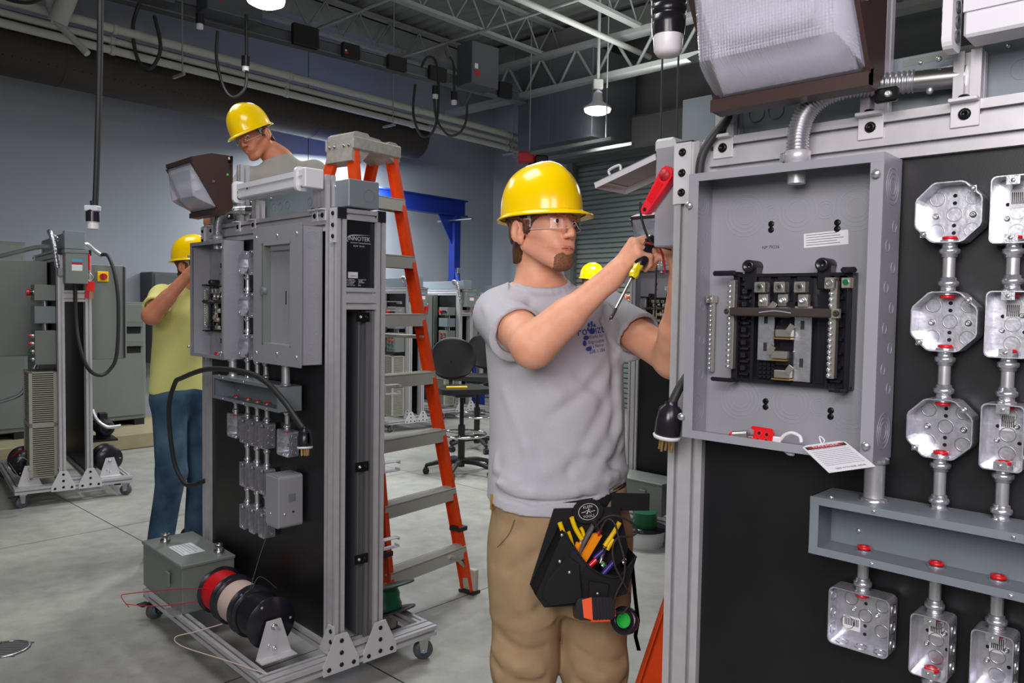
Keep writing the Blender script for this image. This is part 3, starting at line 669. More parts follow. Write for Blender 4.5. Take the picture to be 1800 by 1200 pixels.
# plenum box in the corner
mb = MB(); mb.X = fr(V3((.03, 10.9, 0)), D1, np.cross(UP, D1)); mb.box(0, 1.35, 0, .9, 3.62, 4.75, 'duct_grey', .01); mb.box(-.03, 1.38, -.03, .93, 3.6, 3.64, 'duct_grey'); mb.box(.6, .61, -.004, 0, 3.64, 4.75, 'alu_dark')
tag(mb.build('sheet_metal_plenum'), 'large grey sheet metal plenum box in the ceiling corner', 'duct')
mb = MB(); mb.X = fr(V3((.03, 10.5, 0)), D1, np.cross(UP, D1)); mb.box(-.1, 1.6, 0, .06, 3.44, 3.48, 'ceil'); mb.box(-.1, 1.6, .4, .46, 3.44, 3.48, 'ceil'); mb.cyl((.2, .03, 3.46), (.2, .03, 5.2), .008, 'truss', n=6); mb.cyl((1.5, .03, 3.46), (1.5, .03, 5.2), .008, 'truss', n=6)
tag(mb.build('trapeze_hanger'), 'pale strut trapeze hanging under the grey plenum box', 'hanger')
t = thing('chain_hoist', 'small dark red hoist unit hanging above the front worker', 'hoist', None, (.24, 10.4, 3.36))
m1 = MB(); m1.box(-.2, .02, -.08, .08, -.02, .12, 'redtag', .02); m1.build('motor_body', t); m1 = MB(); m1.box(.02, .20, -.07, .07, -.05, .08, 'blackplastic', .02); m1.cyl((-.02, 0, -.12), (-.02, 0, 0), .04, 'blackplastic'); m1.build('gear_case', t)
# hanging cords
def nearer(p, k=.90): return (p[0]*k, p[1]*k, (p[2]-1.45)*k+1.45)
def cord(pts, r, lab, name='cable_loop', grp='hanging cable loops', m='rubber', sub=8):
    if name == 'cable_loop': pts = [nearer(p) for p in pts]
    mb = MB(); mb.tube(pts, r, m, 8, sub); return tag(mb.build(name), lab, 'cord', grp)
cord([(-3.83, 8, 4.45), (-3.9, 8, 4.2), (-3.85, 8, 3.88), (-3.72, 8, 3.8), (-3.62, 8, 4.0), (-3.68, 8, 4.32)], .017, 'black cord loop under the red-labelled box at top left')
cord([(-3.04, 8, 4.18), (-3.05, 8, 3.9), (-2.98, 8, 3.62), (-2.88, 8, 3.52), (-2.76, 8, 3.62), (-2.745, 8, 3.85), (-2.75, 8, 4.35)], .015, 'black cord loop hanging just above the man on the ladder')
cord([(-1.22, 9.5, 4.1), (-1.24, 9.5, 3.75), (-1.15, 9.5, 3.50), (-1.03, 9.5, 3.5), (-.95, 9.5, 3.7), (-.94, 9.5, 4.1), (-.98, 9.5, 4.38), (-1.08, 9.5, 4.42), (-1.15, 9.5, 4.3)], .014, 'black cord coiled in a tall loop beside the grey switch box')
cord([(-.99, 9.48, 4.05), (-.96, 9.48, 3.7), (-.82, 9.48, 3.50), (-.68, 9.48, 3.52), (-.60, 9.48, 3.66), (-.59, 9.48, 3.86)], .013, 'black cord hanging in a shallow loop over the brown duct end')
cord([(-.80, 9.4, 4.4), (-.75, 9.4, 4.3), (-.74, 9.4, 3.98)], .013, 'short black cord dropping down the front of the grey switch box')
for (x, y, z, lab) in ((-2.75, 7.98, 3.86, 'black connector on the cord above the man on the ladder'), (-3.22, 8.0, 4.28, 'black connector with white tip below the busway at top left'), (-.97, 9.45, 4.0, 'black connector hanging left of the red label'), (-.74, 9.4, 3.92, 'black connector at the end of the short cord')):
    x, y, z = nearer((x, y, z)); mb = MB(); mb.cyl((x, y, z-.03), (x, y, z+.06), .036, 'blackplastic'); mb.cyl((x, y, z-.07), (x, y, z-.03), .03, 'whiteplastic'); tag(mb.build('cord_connector'), lab, 'connector', 'cord connectors')
cord([(-4.6, 6.8, 4.6), (-4.35, 6.85, 4.3), (-4.15, 6.9, 4.25), (-4.02, 6.95, 4.5), (-4.0, 7.0, 4.8)], .025, 'thick black cord swagged at the top left edge')
cord([(-4.7, 6.7, 4.15), (-4.35, 6.8, 4.0), (-4.12, 6.85, 4.05), (-4.02, 6.9, 4.35)], .015, 'thin black cord swagged below the thick one at top left')
# straight drop cord with receptacle at left
t = thing('hanging_receptacle', 'long black drop cord with a black and white receptacle hanging at upper left', 'cord', None, (-1.73, 3.2, 1.81))
m1 = MB(); m1.tube([(.042, 0, 2.6), (.038, 0, .9), (.012, 0, .06), (0, 0, .04)], .011, 'rubber', 8, 6); m1.tube([(.058, 0, 2.6), (.05, 0, .9), (.022, 0, .07), (.01, 0, .04)], .0035, 'rubber', 6, 6); m1.build('cord', t)
m1 = MB(); m1.cyl((0, 0, -.045), (0, 0, -.005), .026, 'blackplastic'); m1.cyl((0, 0, -.005), (0, 0, .02), .024, 'blackplastic', .012); m1.build('connector_body', t)
m1 = MB(); m1.box(-.027, .027, -.02, .02, -.004, .02, 'white', .004); m1.build('clamp', t); m1 = MB(); m1.cyl((0, 0, -.075), (0, 0, -.045), .022, 'whiteplastic'); m1.build('connector_face', t)
# big connector close to the lens at top right and thin cords behind it
t = thing('drop_connector', 'large black and white hanging power connector at the top, left of the wall light', 'connector', None, (.288, 1.5, 1.966))
def connector(t, sc=1.):
    m1 = MB(); m1.lathe([(.030, -.0), (.032, .02), (.032, .035), (.029, .037), (.032, .04), (.0335, .055), (.030, .057), (.0325, .06), (.033, .075), (.030, .078), (.032, .081), (.031, .10), (.022, .108)], (0, 0, 0), (0, 0, 1), 'blackplastic', 28); m1.build('grip', t)
    m1 = MB(); m1.lathe([(.0, -.037), (.021, -.036), (.0265, -.028), (.0285, -.0), (.0285, .003)], (0, 0, 0), (0, 0, 1), 'whiteplastic', 28); m1.build('socket_face', t)
    m1 = MB(); m1.tube([(0, 0, .10), (0, 0, .5), (.01, 0, 2.0)], .011, 'rubber', 8, 4); m1.build('cord', t)
connector(t)
mb = MB(); mb.box(-.036, -.018, -.01, .01, .085, .12, 'white', .003); o = mb.build('cord_clamp', t)
cord([(.50, 2.7, 5.2), (.50, 2.7, 1.93), (.495, 2.7, 1.3)], .0035, 'thin straight black cord hanging beside the big connector', 'hanging_wire', sub=1)
cord([(.56, 2.7, 5.2), (.56, 2.7, 3.0), (.555, 2.7, 2.15), (.57, 2.7, 2.02), (.62, 2.7, 1.95)], .0035, 'thin black cord curving in from the big connector to the wall light', 'hanging_wire')
# pendant lamps
def pendant(x, y, z, r, lab, power):
    t = thing('pendant_lamp', lab, 'lamp', 'pendant lamps', (x, y, z))
    m1 = MB(); m1.lathe([(r*.96, .0), (r, .02), (r*.55, .07), (r*.38, .10), (r*.32, .20), (.03, .22), (.0, .25)], (0, 0, 0), (0, 0, 1), 'whiteplastic', 28); m1.build('lamp_shade', t)
    m1 = MB(); m1.lathe([(r*.97, .008), (r*.9, -.03), (r*.6, -.055), (0, -.065)], (0, 0, 0), (0, 0, 1), 'lamp_glow', 28); m1.build('lit_lens', t)
    m1 = MB(); m1.cyl((0, 0, .24), (0, 0, 5.2-z), .02, 'pipe_white', n=10); m1.box(-.06, .06, -.04, .04, .24, .36, 'pipe_white', .01); m1.build('stem', t)
    l = bpy.data.lights.new('pendant_light', 'SPOT'); l.energy = power; l.spot_size = 2.4; l.spot_blend = .8; l.shadow_soft_size = r*.8; o = bpy.data.objects.new('pendant_light', l); C.objects.link(o); o.location = (x, y, z-.12)
pendant(1.0, 9.6, 3.86, .17, 'lit pendant lamp hanging in front of the roll-up door', 260)
pendant(-2.12, 6.65, 3.99, .165, 'lit pendant lamp cut by the top edge of the photo', 200)
pendant(-1.68, 12.0, 3.92, .19, 'distant lit pendant lamp glimpsed right of the ladder top', 60)
# blue gantry crane
gd = nrm(-D2)   # beam direction, away from the viewer
g1 = V3((-.86, 11.35, 0)); GX = fr(g1, gd, np.cross(UP, gd))
t = thing('gantry_crane', 'tall blue steel gantry crane standing behind the orange ladder', 'crane')
m1 = MB(); m1.X = GX; zt = 2.97
m1.box(-2.1, .2, -.07, .07, zt-.02, zt, 'blue_paint'); m1.box(-2.1, .2, -.07, .07, zt-.24, zt-.22, 'blue_paint'); m1.box(-2.1, .2, -.008, .008, zt-.22, zt-.02, 'blue_paint'); m1.build('beam', t)
for xx in (0, -1.9):
    m1 = MB(); m1.X = GX; m1.box(xx-.06, xx+.06, -.06, .06, 1.4, zt-.22, 'blue_paint'); m1.prism([(xx-.06, zt-.22), (xx-.06, zt-.65), (xx-.35 if xx == 0 else xx+.35, zt-.22)] if xx == 0 else [(xx+.06, zt-.22), (xx+.38, zt-.22), (xx+.06, zt-.65)], 'y', -.01, .01, 'blue_paint'); m1.build('post', t)
    for s in (-1, 1):
        m1 = MB(); m1.X = GX; m1.cyl((xx, s*.04, 1.95), (xx, s*.50, .18), .05, 'blue_paint', n=4); m1.build('brace_leg', t)
    m1 = MB(); m1.X = GX; m1.box(xx-.05, xx+.05, -.6, .6, 0, .18, 'blue_paint'); m1.build('foot_beam', t)
m1 = MB(); m1.X = GX; m1.cyl((-.1, -.45, 2.66), (-.1, .25, 2.66), .02, 'steel'); m1.build('pin', t)
m1 = MB(); m1.X = GX; m1.tube([(0, -.075, 1.95), (.0, -.09, 1.75), (.02, .05, 1.68), (0, .1, 1.8)], .012, 'chrome', 6); m1.box(-.03, .03, -.1, -.06, 1.9, 1.98, 'chrome'); m1.build('safety_chain', t)
# grey cabinets on the kerb
def cabinet(x0, x1, d, z0, z1, lab, louv=(), feet=True, name='switchgear_cabinet', m='greygreen', latch=None):
    t = thing(name, lab, 'cabinet', None, tuple(WL @ Vector((x0, 0, z0))))
    R_ = WL.to_3x3().to_4x4(); w_ = x1-x0; h = z1-z0
    m1 = MB(); m1.X = R_; m1.box(0, w_, -d, 0, .06 if feet else 0, h, m, .01); m1.build('enclosure', t)
    m1 = MB(); m1.X = R_; m1.box(.02, w_-.02, -d-.015, -d+.001, .1, h-.02, m, .008); dr = m1.build('door', t)
    for z in louv:
        m1 = MB(); m1.X = R_; m1.box(.50*w_, .93*w_, -d-.02, -d-.014, z, z+.09, 'darkhole'); m1.add([(.48*w_, -d-.02, z+.12), (.95*w_, -d-.02, z+.12), (.95*w_, -d-.05, z+.07), (.48*w_, -d-.05, z+.07)], [(0, 1, 2, 3), (3, 2, 1, 0)], m); m1.build('vent_hood', dr)
    if feet:
        for a in (.02, w_-.12):
            m1 = MB(); m1.X = R_; m1.box(a, a+.1, -d, -.02, 0, .06, 'blackmatte'); m1.build('foot', t)
    if latch:
        m1 = MB(); m1.X = R_; m1.box(*latch, -d-.03, -d-.015, h*.35, h*.6, 'white', .004); m1.build('door_handle', dr)
    return t
cabinet(-6.85, -5.99, .62, .15, 1.42, 'grey floor cabinet with two black hooded vents behind the left station', (.95, .75))
cabinet(-5.78, -5.2, .3, .75, 1.75, 'dark grey wall cabinet behind the man in the yellow shirt', (), False, 'wall_cabinet', 'duct_grey')
cabinet(-8.0, -7.12, .75, .15, 1.95, 'tall grey cabinet cut by the left edge of the photo', (1.5,), latch=(.55, .62))
mb = MB(); mb.lathe([(.08, .0), (.085, .004), (.075, .006)], (-2.06, 3.13, 0), (0, 0, 1), 'steel', 28)
for i in range(-4, 5): mb.box(-2.06-.07, -2.06+.07, 3.13+i*.016-.003, 3.13+i*.016+.003, .001, .004, 'alu_dark')
tag(mb.build('floor_drain'), 'small round metal floor drain at lower left', 'drain')
# ------------------------------------------------------------------ workstation frame
LS, TH, TP = 1.19, .21, 1.79
def caster():
    c = MB(); c.box(-.03, .03, -.025, .025, .088, .10, 'steel'); c.add([(-.022, -.02, .088), (-.022, .02, .088), (-.026, .012, .035), (-.026, -.012, .035)], [(0, 1, 2, 3), (3, 2, 1, 0)], 'steel'); c.add([(.022, -.02, .088), (.022, .02, .088), (.026, .012, .035), (.026, -.012, .035)], [(0, 1, 2, 3), (3, 2, 1, 0)], 'steel'); c.cyl((-.03, 0, .04), (.03, 0, .04), .006, 'steel')
    c.box(-.024, .024, -.075, -.03, .078, .086, 'blackplastic', .003)
    w_ = MB(); w_.lathe([(.012, -.016), (.036, -.014), (.040, -.008), (.040, .008), (.036, .014), (.012, .016)], (0, 0, .04), (1, 0, 0), 'duct_grey', 28); w_.lathe([(0, -.0165), (.022, -.0165), (.022, .0165), (0, .0165)], (0, 0, .04), (1, 0, 0), 'blue_hub', 16)
    return c, w_
mat('blue_hub', srgb(70, 100, 120), .4)
def station(S, lab, name='training_bench_frame', simple=False, panels=True):
    t = thing(name, lab, 'workstation', 'mobile electrical workstations', (S[0], S[1], 0), S[2])
    def part(nm, fn, lb=None):
        m = MB(); fn(m); o = m.build(nm, t)
        if lb: o['label'] = lb
        return o
    for (a, b) in ((0, .08), (LS-.08, LS)):
        part('post', lambda m: m.slot(a, b, 0, .04, .14, TP, 'z', 'alu')); part('post', lambda m: m.slot(a, b, TH-.04, TH, .14, TP, 'z', 'alu'))
    for y0 in (0, TH-.04):
        part('top_rail', lambda m: m.slot(.08, LS-.08, y0, y0+.04, TP-.08, TP, 'x', 'alu'))
        part('bottom_rail', lambda m: m.slot(.08, LS-.08, y0, y0+.04, .14, .18, 'x', 'alu'))
    for x0 in (0, LS-.04):
        part('end_rail', lambda m: m.slot(x0, x0+.04, .04, TH-.04, TP-.04, TP, 'y', 'alu')); part('end_rail', lambda m: m.slot(x0, x0+.04, .04, TH-.04, 1.425, 1.505, 'y', 'alu'))
        part('end_rail', lambda m: m.slot(x0, x0+.04, .04, TH-.04, .14, .18, 'y', 'alu'))
    for x0 in (-.01, LS-.07): part('base_rail', lambda m: m.slot(x0, x0+.08, -.27, TH+.26, .10, .14, 'y', 'alu'))
    for y0 in (-.27, TH+.22): part('base_rail', lambda m: m.slot(.07, LS-.07, y0, y0+.04, .10, .14, 'x', 'alu'))
    part('front_panel', lambda m: m.box(.08, LS-.08, .014, .022, .18, TP-.08, 'panel_black'), 'black front panel')
    part('back_panel', lambda m: m.box(.08, LS-.08, TH-.022, TH-.014, .18, TP-.08, 'panel_black'), 'black back panel')
    if not simple:
        part('inner_duct', lambda m: (m.box(LS-.26, LS-.05, .125, .165, .18, 1.42, 'duct_grey', .003), m.slot(LS-.048, LS-.012, .135, .168, .18, 1.42, 'z', 'alu_dark')), 'grey vertical raceway inside the frame')
        for z in (1.38, .82, .47): part('hinge_bracket', lambda m: (m.box(LS-.012, LS-.006, .09, .145, z, z+.035, 'bolt'), m.bolt((LS-.006, .105, z+.018), (1, 0, 0), .006, 'zinc'), m.bolt((LS-.006, .13, z+.018), (1, 0, 0), .007)), 'black hinge bracket')
    # gusset plates with bolts at the foot of both ends
    for xe, sg in ((LS+.010, 1), (-.010, -1)):
        for yc in (.02, TH-.02):
            def g(m):
                m.prism([(yc-.075, .095), (yc+.075, .095), (yc+.075, .13), (yc+.024, .235), (yc-.024, .235), (yc-.075, .13)], 'x', xe, xe+sg*.005, 'plate')
                for (a, b) in ((-.052, .115), (0, .12), (.052, .115), (0, .165), (0, .21)): m.bolt((xe+sg*.005, yc+a, b), (sg, 0, 0))
            part('gusset_plate', g)
    for xc, sg in ((LS-.02, 1), (.02, -1)):
        def g2(m):
            m.prism([(xc-.025, .145), (xc-.06*sg-.02, .145), (xc-.06*sg-.02, .16), (xc-.02, .26), (xc+.015, .26), (xc+.015, .145)][::sg] if sg > 0 else [(xc+.025, .145), (xc+.08, .145), (xc+.08, .16), (xc+.02, .26), (xc-.015, .26), (xc-.015, .145)], 'y', -.005, -.0, 'plate')
            for z in (.165, .20, .24): m.bolt((xc, -.005, z), (0, -1, 0))
        part('gusset_plate', g2)
        def g3(m):
            x0, x1 = xc-.02, xc+.02; m.prism([(x0, 1.665), (x1, 1.665), (x1, TP), (x0, TP)], 'y', -.005, 0, 'plate')
            for z in (1.688, 1.728, 1.770): m.bolt((xc, -.005, z), (0, -1, 0), .0085)
        part('corner_plate', g3)
    for x0 in (0, LS-.04):
        for y0 in (0, TH-.04): part('corner_cap', lambda m: m.box(x0-.002, x0+.042, y0-.001, y0+.041, TP-.04, TP+.004, 'blackplastic', .003), 'black plastic corner cap')
    cm, wm = caster()
    for i, (x, y, a) in enumerate(((LS-.03, -.23, .4), (LS-.03, TH+.22, -.5), (.03, -.23, .2), (.03, TH+.22, .1))):
        if i == 0: c0 = cm.build('caster', t); w0 = wm.build('wheel', c0); c = c0
        else:
            c = c0.copy(); C.objects.link(c); w1 = w0.copy(); C.objects.link(w1); w1.parent = c
        c.location = (x, y, 0); c.rotation_euler = (0, 0, a)
    return t
NP = {}
def nameplate(t):
    xe = LS-.02
    m = MB(); m.box(xe-.006, xe, .04, TH-.04, 1.505, TP-.04, 'panel_black'); p = m.build('name_plate', t); p['label'] = 'black INNOTEK name plate'
    m = MB(); ux, uy = (0, 1, 0), (0, 0, 1); W_ = TH-.08
    def at(a, b): return (xe, .04+a*W_, 1.505+b*.245)
    text_geo(m, 'INNOTEK', .022, at(.50, .735), ux, uy, 'white'); text_geo(m, 'Innovative Training Solutions', .0075, at(.55, .675), ux, uy, 'white'); text_geo(m, 'RCW  75-101', .0085, at(.5, .625), ux, uy, 'white')
    pts = [(math.cos(a), math.sin(a)) for a in np.linspace(math.radians(95), math.radians(215), 16)]
    up = [at(.38+c_*.30+(.45 if i == -1 else 0), .72+s_*.075) for i, (c_, s_) in enumerate(pts)]
    lo = [at(.38+c_*.285+.01, .72+s_*.062) for c_, s_ in pts]
    up = [at(.88, .80), at(.6, .798)]+up; lo = [at(.88, .799), at(.6, .792)]+lo; k = len(up)
    m.add([(a[0]+.0004, a[1], a[2]) for a in up+lo], [(i, i+1, k+i+1, k+i) for i in range(k-1)], 'white')
    q = at(.14, .145); m.box(xe, xe+.0004, q[1], q[1]+.042, q[2], q[2]+.022, 'white'); text_geo(m, '10000001', .008, at(.32, .175), ux, uy, 'print_black', .0006)
    for i, (a, b) in enumerate((('Manufacturer', 'Innotek LLC'), ('Model Number', '10-001'), ('Input Voltage', '120/208V'), ('Input Phase', '3'), ('Rated Current', '30A'))):
        text_geo(m, a, .0068, at(.07, .125-.022*i), ux, uy, 'white', .0003, 'LEFT'); text_geo(m, b, .0068, at(.48, .125-.022*i), ux, uy, 'white', .0003, 'LEFT')
    m.build('lettering', p)
# ------------------------------------------------------------------ devices (built at their own origin, x right, y away from viewer, z up)
LW, LH, LD = .356, .508, .088
def knock(m, c, ax, rs): 
    for r in rs: m.ann(c, ax, r, .0016, 'ring', 28)
def load_center(cover=False):
    t = thing('load_center', '', 'breaker box', 'breaker boxes', (0, 0, 0)); g = 'greybox'
    m = MB(); m.box(0, LW, -.002, 0, 0, LH, g); m.box(0, .002, -LD, 0, 0, LH, g); m.box(LW-.002, LW, -LD, 0, 0, LH, g); m.box(0, LW, -LD, 0, 0, .002, g); m.box(0, LW, -LD, 0, LH-.002, LH, g)
    m.box(0, .021, -LD-.0015, -LD, 0, LH, g); m.box(LW-.021, LW, -LD-.0015, -LD, 0, LH, g); m.box(0, LW, -LD-.0018, -LD, 0, .015, g); m.box(0, LW, -LD-.0018, -LD, LH-.015, LH, g)
    m.build('enclosure', t)
    m = MB()
    for z in (.075, LH-.075):
        for x, rs in ((.075, (.017, .025, .033, .041)), (.178, (.02, .028, .036)), (.285, (.017, .025, .033, .041)), (.128, (.011, .016)), (.23, (.011, .016))): knock(m, (x, -.002, z), (0, -1, 0), rs)
    for sx, ax in ((LW, (1, 0, 0)), (.0, (-1, 0, 0))):
        for z in (.05, LH-.05): knock(m, (sx, -.044, z), ax, (.014, .022, .030))
        for i in range(9): knock(m, (sx, -.028-.03*(i % 2), .12+i*.034), ax, (.009,)); 
    for z in (.05, LH-.05): knock(m, (.002, -.044, z), (1, 0, 0), (.014, .022, .030))
    for i in range(9): knock(m, (.002, -.028-.03*(i % 2), .12+i*.034), (1, 0, 0), (.009,))
    m.build('knockouts', t)
    if cover:
        m = MB(); y0, y1 = -LD-.006, -LD-.002; X0, X1, Z0, Z1 = -.008, LW+.012, -.008, LH+.008
        for b in ((X0, .062, Z0, Z1), (X1-.075, X1, Z0, Z1), (.062, X1-.075, Z0, .062), (.062, X1-.075, Z1-.062, Z1)): m.box(b[0], b[1], y0, y1, b[2], b[3], g)
        m.box(.062, .076, y1-.004, y1+.03, .062, Z1-.062, 'greygreen'); m.box(X1-.082, X1-.075, y1-.004, y1+.03, .062, Z1-.062, g); m.box(.062, X1-.075, y1-.004, y1+.03, .062, .07, g); m.box(.062, X1-.075, y1-.004, y1+.03, Z1-.072, Z1-.062, g)
        m.box(.072, X1-.08, y1+.028, y1+.03, .066, Z1-.066, 'greybox')
        m.box(.10, X1-.10, y1+.012, y1+.03, Z1-.092, Z1-.066, g, .003)
        for (x, z) in ((.02, .03), (X1-.03, .03), (.02, LH-.03), (X1-.03, LH-.03), (.19, .035), (.19, LH-.03)): m.screw((x, y0, z), (0, -1, 0), .006, 'zinc')
        m.box(.255, .262, y0-.0005, y0, .22, .27, 'darkhole'); m.cyl((.068, y0-.004, .27), (.068, y0+.01, .27), .016, 'greyblue', n=20)
        m.build('trim_cover', t)
        m = MB(); text_geo(m, '| | | | | | | |', .02, (.185, y1+.0275, .2), (0, 0, 1), (-1, 0, 0), 'ring'); m.build('panel_embossing', t)
        return t
    # interior
    m = MB(); b = 'blackplastic'; x0, x1, z0, z1 = .068, .292, .112, .318; y = -.012
    m.box(x0, x1, y, -.004, z0, z1, b); 
    for (xa, xb) in ((x0, x0+.012), (x0+.038, x0+.044), (x1-.044, x1-.038), (x1-.01, x1)): m.box(xa, xb, -.03, y, z0, z1, b, .001)
    m.box(x0, x1, -.026, y, z0, z0+.006, b); m.box(x0, x1, -.03, y, z1-.006, z1, b)
    for i in range(8):
        z = z0+.012+i*.0245
        for xx in (x0+.015, x1-.035): m.box(xx, xx+.018, -.026, y, z, z+.004, b); m.box(xx+.003, xx+.013, -.03, -.02, z+.009, z+.019, b, .001); m.box(xx+.005, xx+.011, -.0305, -.03, z+.011, z+.017, 'darkhole')
    for i in range(4):
        for j in range(9): m.box(x0+.05+i*.0085, x0+.057+i*.0085, -.018, y, z0+.008+j*.008, z0+.0145+j*.008, b, .0008)
    for zz in (.16, .205, .25): m.box(.158, .192, -.034, y, zz-.012, zz+.016, b, .002)
    for (xa, sg) in ((x0+.035, 0), (x1-.05, 0)): m.lathe([(.012, -.02), (.012, .03), (.008, .034), (.006, .02), (0, .02)], (xa, -.012, z1+.014), (0, -1, 0), b, 18); m.box(xa-.012, xa+.012, -.032, -.006, z1-.03, z1+.014, b, .002)
    for i in range(3): m.box(.118+i*.037, .142+i*.037, -.028, y, z1-.052, z1-.006, b, .001)
    m.box(x0-.034, x0+.014, -.052, -.042, z1-.004, z1+.006, b, .003); m.box(x1-.014, x1+.012, -.052, -.042, z1-.002, z1+.008, b, .003); m.box(x0-.034, x0+.014, -.05, -.044, z0-.002, z0+.006, b, .003); m.box(x1-.03, x1+.006, -.05, -.044, z0-.004, z0+.003, b, .003)
    for (xa, za) in ((x0+.006, z1), (x1-.008, z1+.002), (x0+.006, z0+.002), (x1-.012, z0)): m.box(xa-.004, xa+.004, -.05, y, za-.004, za+.004, b)
    base = m.build('breaker_base', t); base['label'] = 'black plastic breaker base'
    for xx, zt in ((x0+.002, z1-.012), (x1-.03, z1-.016)):
        m = MB(); m.box(xx, xx+.012, -.052, -.038, zt-.17, zt, 'nickel', .001)
        for i in range(16): m.screw((xx+.003, -.052, zt-.012-i*.0102), (-.3, -1, 0), .0046, 'zinc', .004)
        m.build('neutral_bar', base)
    for i, xx in enumerate((.118, .156, .194)):
        m = MB(); m.box(xx, xx+.021, -.046, -.022, z1-.036, z1-.016, 'nickel', .0015); m.ann((xx+.0105, -.046, z1-.026), (0, -1, 0), .0052, .003, 'steel', 14, .001); m.lathe([(.0035, 0.0005), (0, .0006)], (xx+.0105, -.046, z1-.026), (0, -1, 0), 'print_black', 10)
        m.box(xx+.003, xx+.022, -.034, -.02, z1-.062, z1-.038, 'nickel', .0015); m.bolt((xx+.0125, -.034, z1-.05), (0, -1, 0), .0065, 'zinc', .005); m.build('terminal_lug', base)
    m = MB(); m.box(x1-.035, x1-.019, -.066, -.04, z1-.03, z1-.01, 'nickel', .0015); m.ann((x1-.027, -.066, z1-.02), (0, -1, 0), .0052, .003, 'steel', 14, .001); m.box(x1-.012, x1+.004, -.05, -.036, z1-.028, z1-.010, 'nickel', .001); m.cyl((x1-.004, -.053, z1-.018), (x1-.004, -.05, z1-.018), .005, 'greenwire'); m.build('terminal_lug', base)
    for xx, za, zb in ((.120, .155, z1-.06), (.190, z0+.008, z1-.06)):
        m = MB(); m.box(xx, xx+.032, -.028, -.024, za, zb, 'zinc', .0008)
        for f in (.25, .75): m.box(xx+.012, xx+.019, -.0283, -.0278, za+(zb-za)*f-.008, za+(zb-za)*f+.008, 'print_black')
        m.build('bus_bar', base)
    for i, zz in enumerate((.245, .205, .165, .13)):
        m = MB(); sx = .155 if i % 2 == 0 else .162; m.box(sx, sx+.03, -.046, -.032, zz-.004, zz+.010, 'nickel', .001); m.box(sx-.004, sx+.03, -.047, -.03, zz-.008, zz-.0055, 'brass'); m.X = Matrix.Translation((sx+(.002 if i % 2 == 0 else .03), -.049, zz+.012)) @ Matrix.Rotation(.6, 4, 'Y'); m.box(-.005, .005, -.002, .002, -.008, .008, 'nickel'); m.build('stab', base)
    m = MB(); m.box(x0+.012, x1-.022, -.066, -.05, .238, .254, 'duct_brown', .002); m.box(x0+.004, x0+.02, -.062, -.052, .238, .254, 'nickel'); m.box(x1-.03, x1-.01, -.062, -.052, .238, .254, 'nickel'); m.bolt((x0+.004, -.06, .246), (-.2, -1, 0), .0055, 'duct_brown'); m.bolt((x1-.014, -.062, .246), (0, -1, 0), .0055, 'duct_brown')
    m.tube([(.14, -.067, .245), (.17, -.067, .2485), (.20, -.067, .245)], .0012, 'ring', 5); m.build('cross_strap', base)['label'] = 'dark grey cross strap'
    m = MB(); m.box(.014, .022, -.022, -.012, .125, .275, 'nickel', .001)
    for i in range(15): m.screw((.0165, -.022, .132+i*.0095), (-.2, -1, 0), .0038, 'zinc', .003)
    m.box(.009, .024, -.03, -.008, .262, .277, 'nickel', .0012); m.ann((.0165, -.030, .2695), (0, -1, 0), .004, .002, 'steel', 12, .001); m.build('ground_bar', t)
    for (x, z) in ((.128, LH-.095), (.252, LH-.1), (.128, .075), (.252, .07)):
        m = MB(); m.lathe([(.0058, 0), (.0058, .0012), (.004, .002), (0, .002)], (x, -.002, z), (0, -1, 0), 'bolt', 14); m.lathe([(.0058, 0), (.0058, .0012), (.004, .002), (0, .002)], (x, -.002, z-.011), (0, -1, 0), 'bolt', 14); m.build('mounting_hole', t)
    m = MB(); text_geo(m, 'NP 79236', .0085, (.128, -.002, LH-.139), (1, 0, .02), (0, 0, 1), 'print_black'); m.build('stamped_text', t)
    m = MB(); m.X = Matrix.Translation((.232, -.0025, LH-.128)) @ Matrix.Rotation(-.05, 4, 'Y'); m.box(-.04, .04, 0, .0004, -.013, .013, 'label')
    for i in range(5): m.box(-.036, .02+.012*((i*7) % 3)/2, -.0002, 0, .009-i*.0045, .010-i*.0045, 'duct_grey')
    m.build('label_sticker', t)
    for (x, z) in ((.005, LH-.06), (LW-.01, LH-.035), (.0, .04), (LW-.01, .03)): m = MB(); m.lathe([(.0035, 0), (.0035, .006), (.007, .006), (.0075, .009), (.006, .012), (0, .012)], (x, -LD, z), (0, -1, 0), 'zinc', 8); m.build('cover_screw', t)
    return t
def rounded(w, h, r, k=4):
    P = []
    for cx, cy, a0 in ((w-r, r, -90), (w-r, h-r, 0), (r, h-r, 90), (r, r, 180)):
        for i in range(k+1): a = math.radians(a0+90*i/k); P.append((cx+r*math.cos(a), cy+r*math.sin(a)))
    return P
def open_box(m, poly, d, mt, th=.0016, sx=0, sz=0):
    """thin walled box with the given outline, open towards the viewer"""
    n = len(poly); cx = sum(p[0] for p in poly)/n; cz = sum(p[1] for p in poly)/n
    inn = [(cx+(x-cx)*(1-2*th/(max(abs(x-cx), .001)*2)) if abs(x-cx) > th else x, cz+(z-cz)*(1-2*th/(max(abs(z-cz), .001)*2)) if abs(z-cz) > th else z) for x, z in poly]
    vs = [(x, 0, z) for x, z in poly]+[(x, -d, z) for x, z in poly]+[(x, -d, z) for x, z in inn]+[(x, -.0015, z) for x, z in inn]
    fs = [tuple(range(n))[::-1], tuple(range(3*n, 4*n))]+[(k*n+i, k*n+(i+1) % n, (k+1)*n+(i+1) % n, (k+1)*n+i) for k in range(3) for i in range(n)]
    m.add(vs, fs, mt); return m
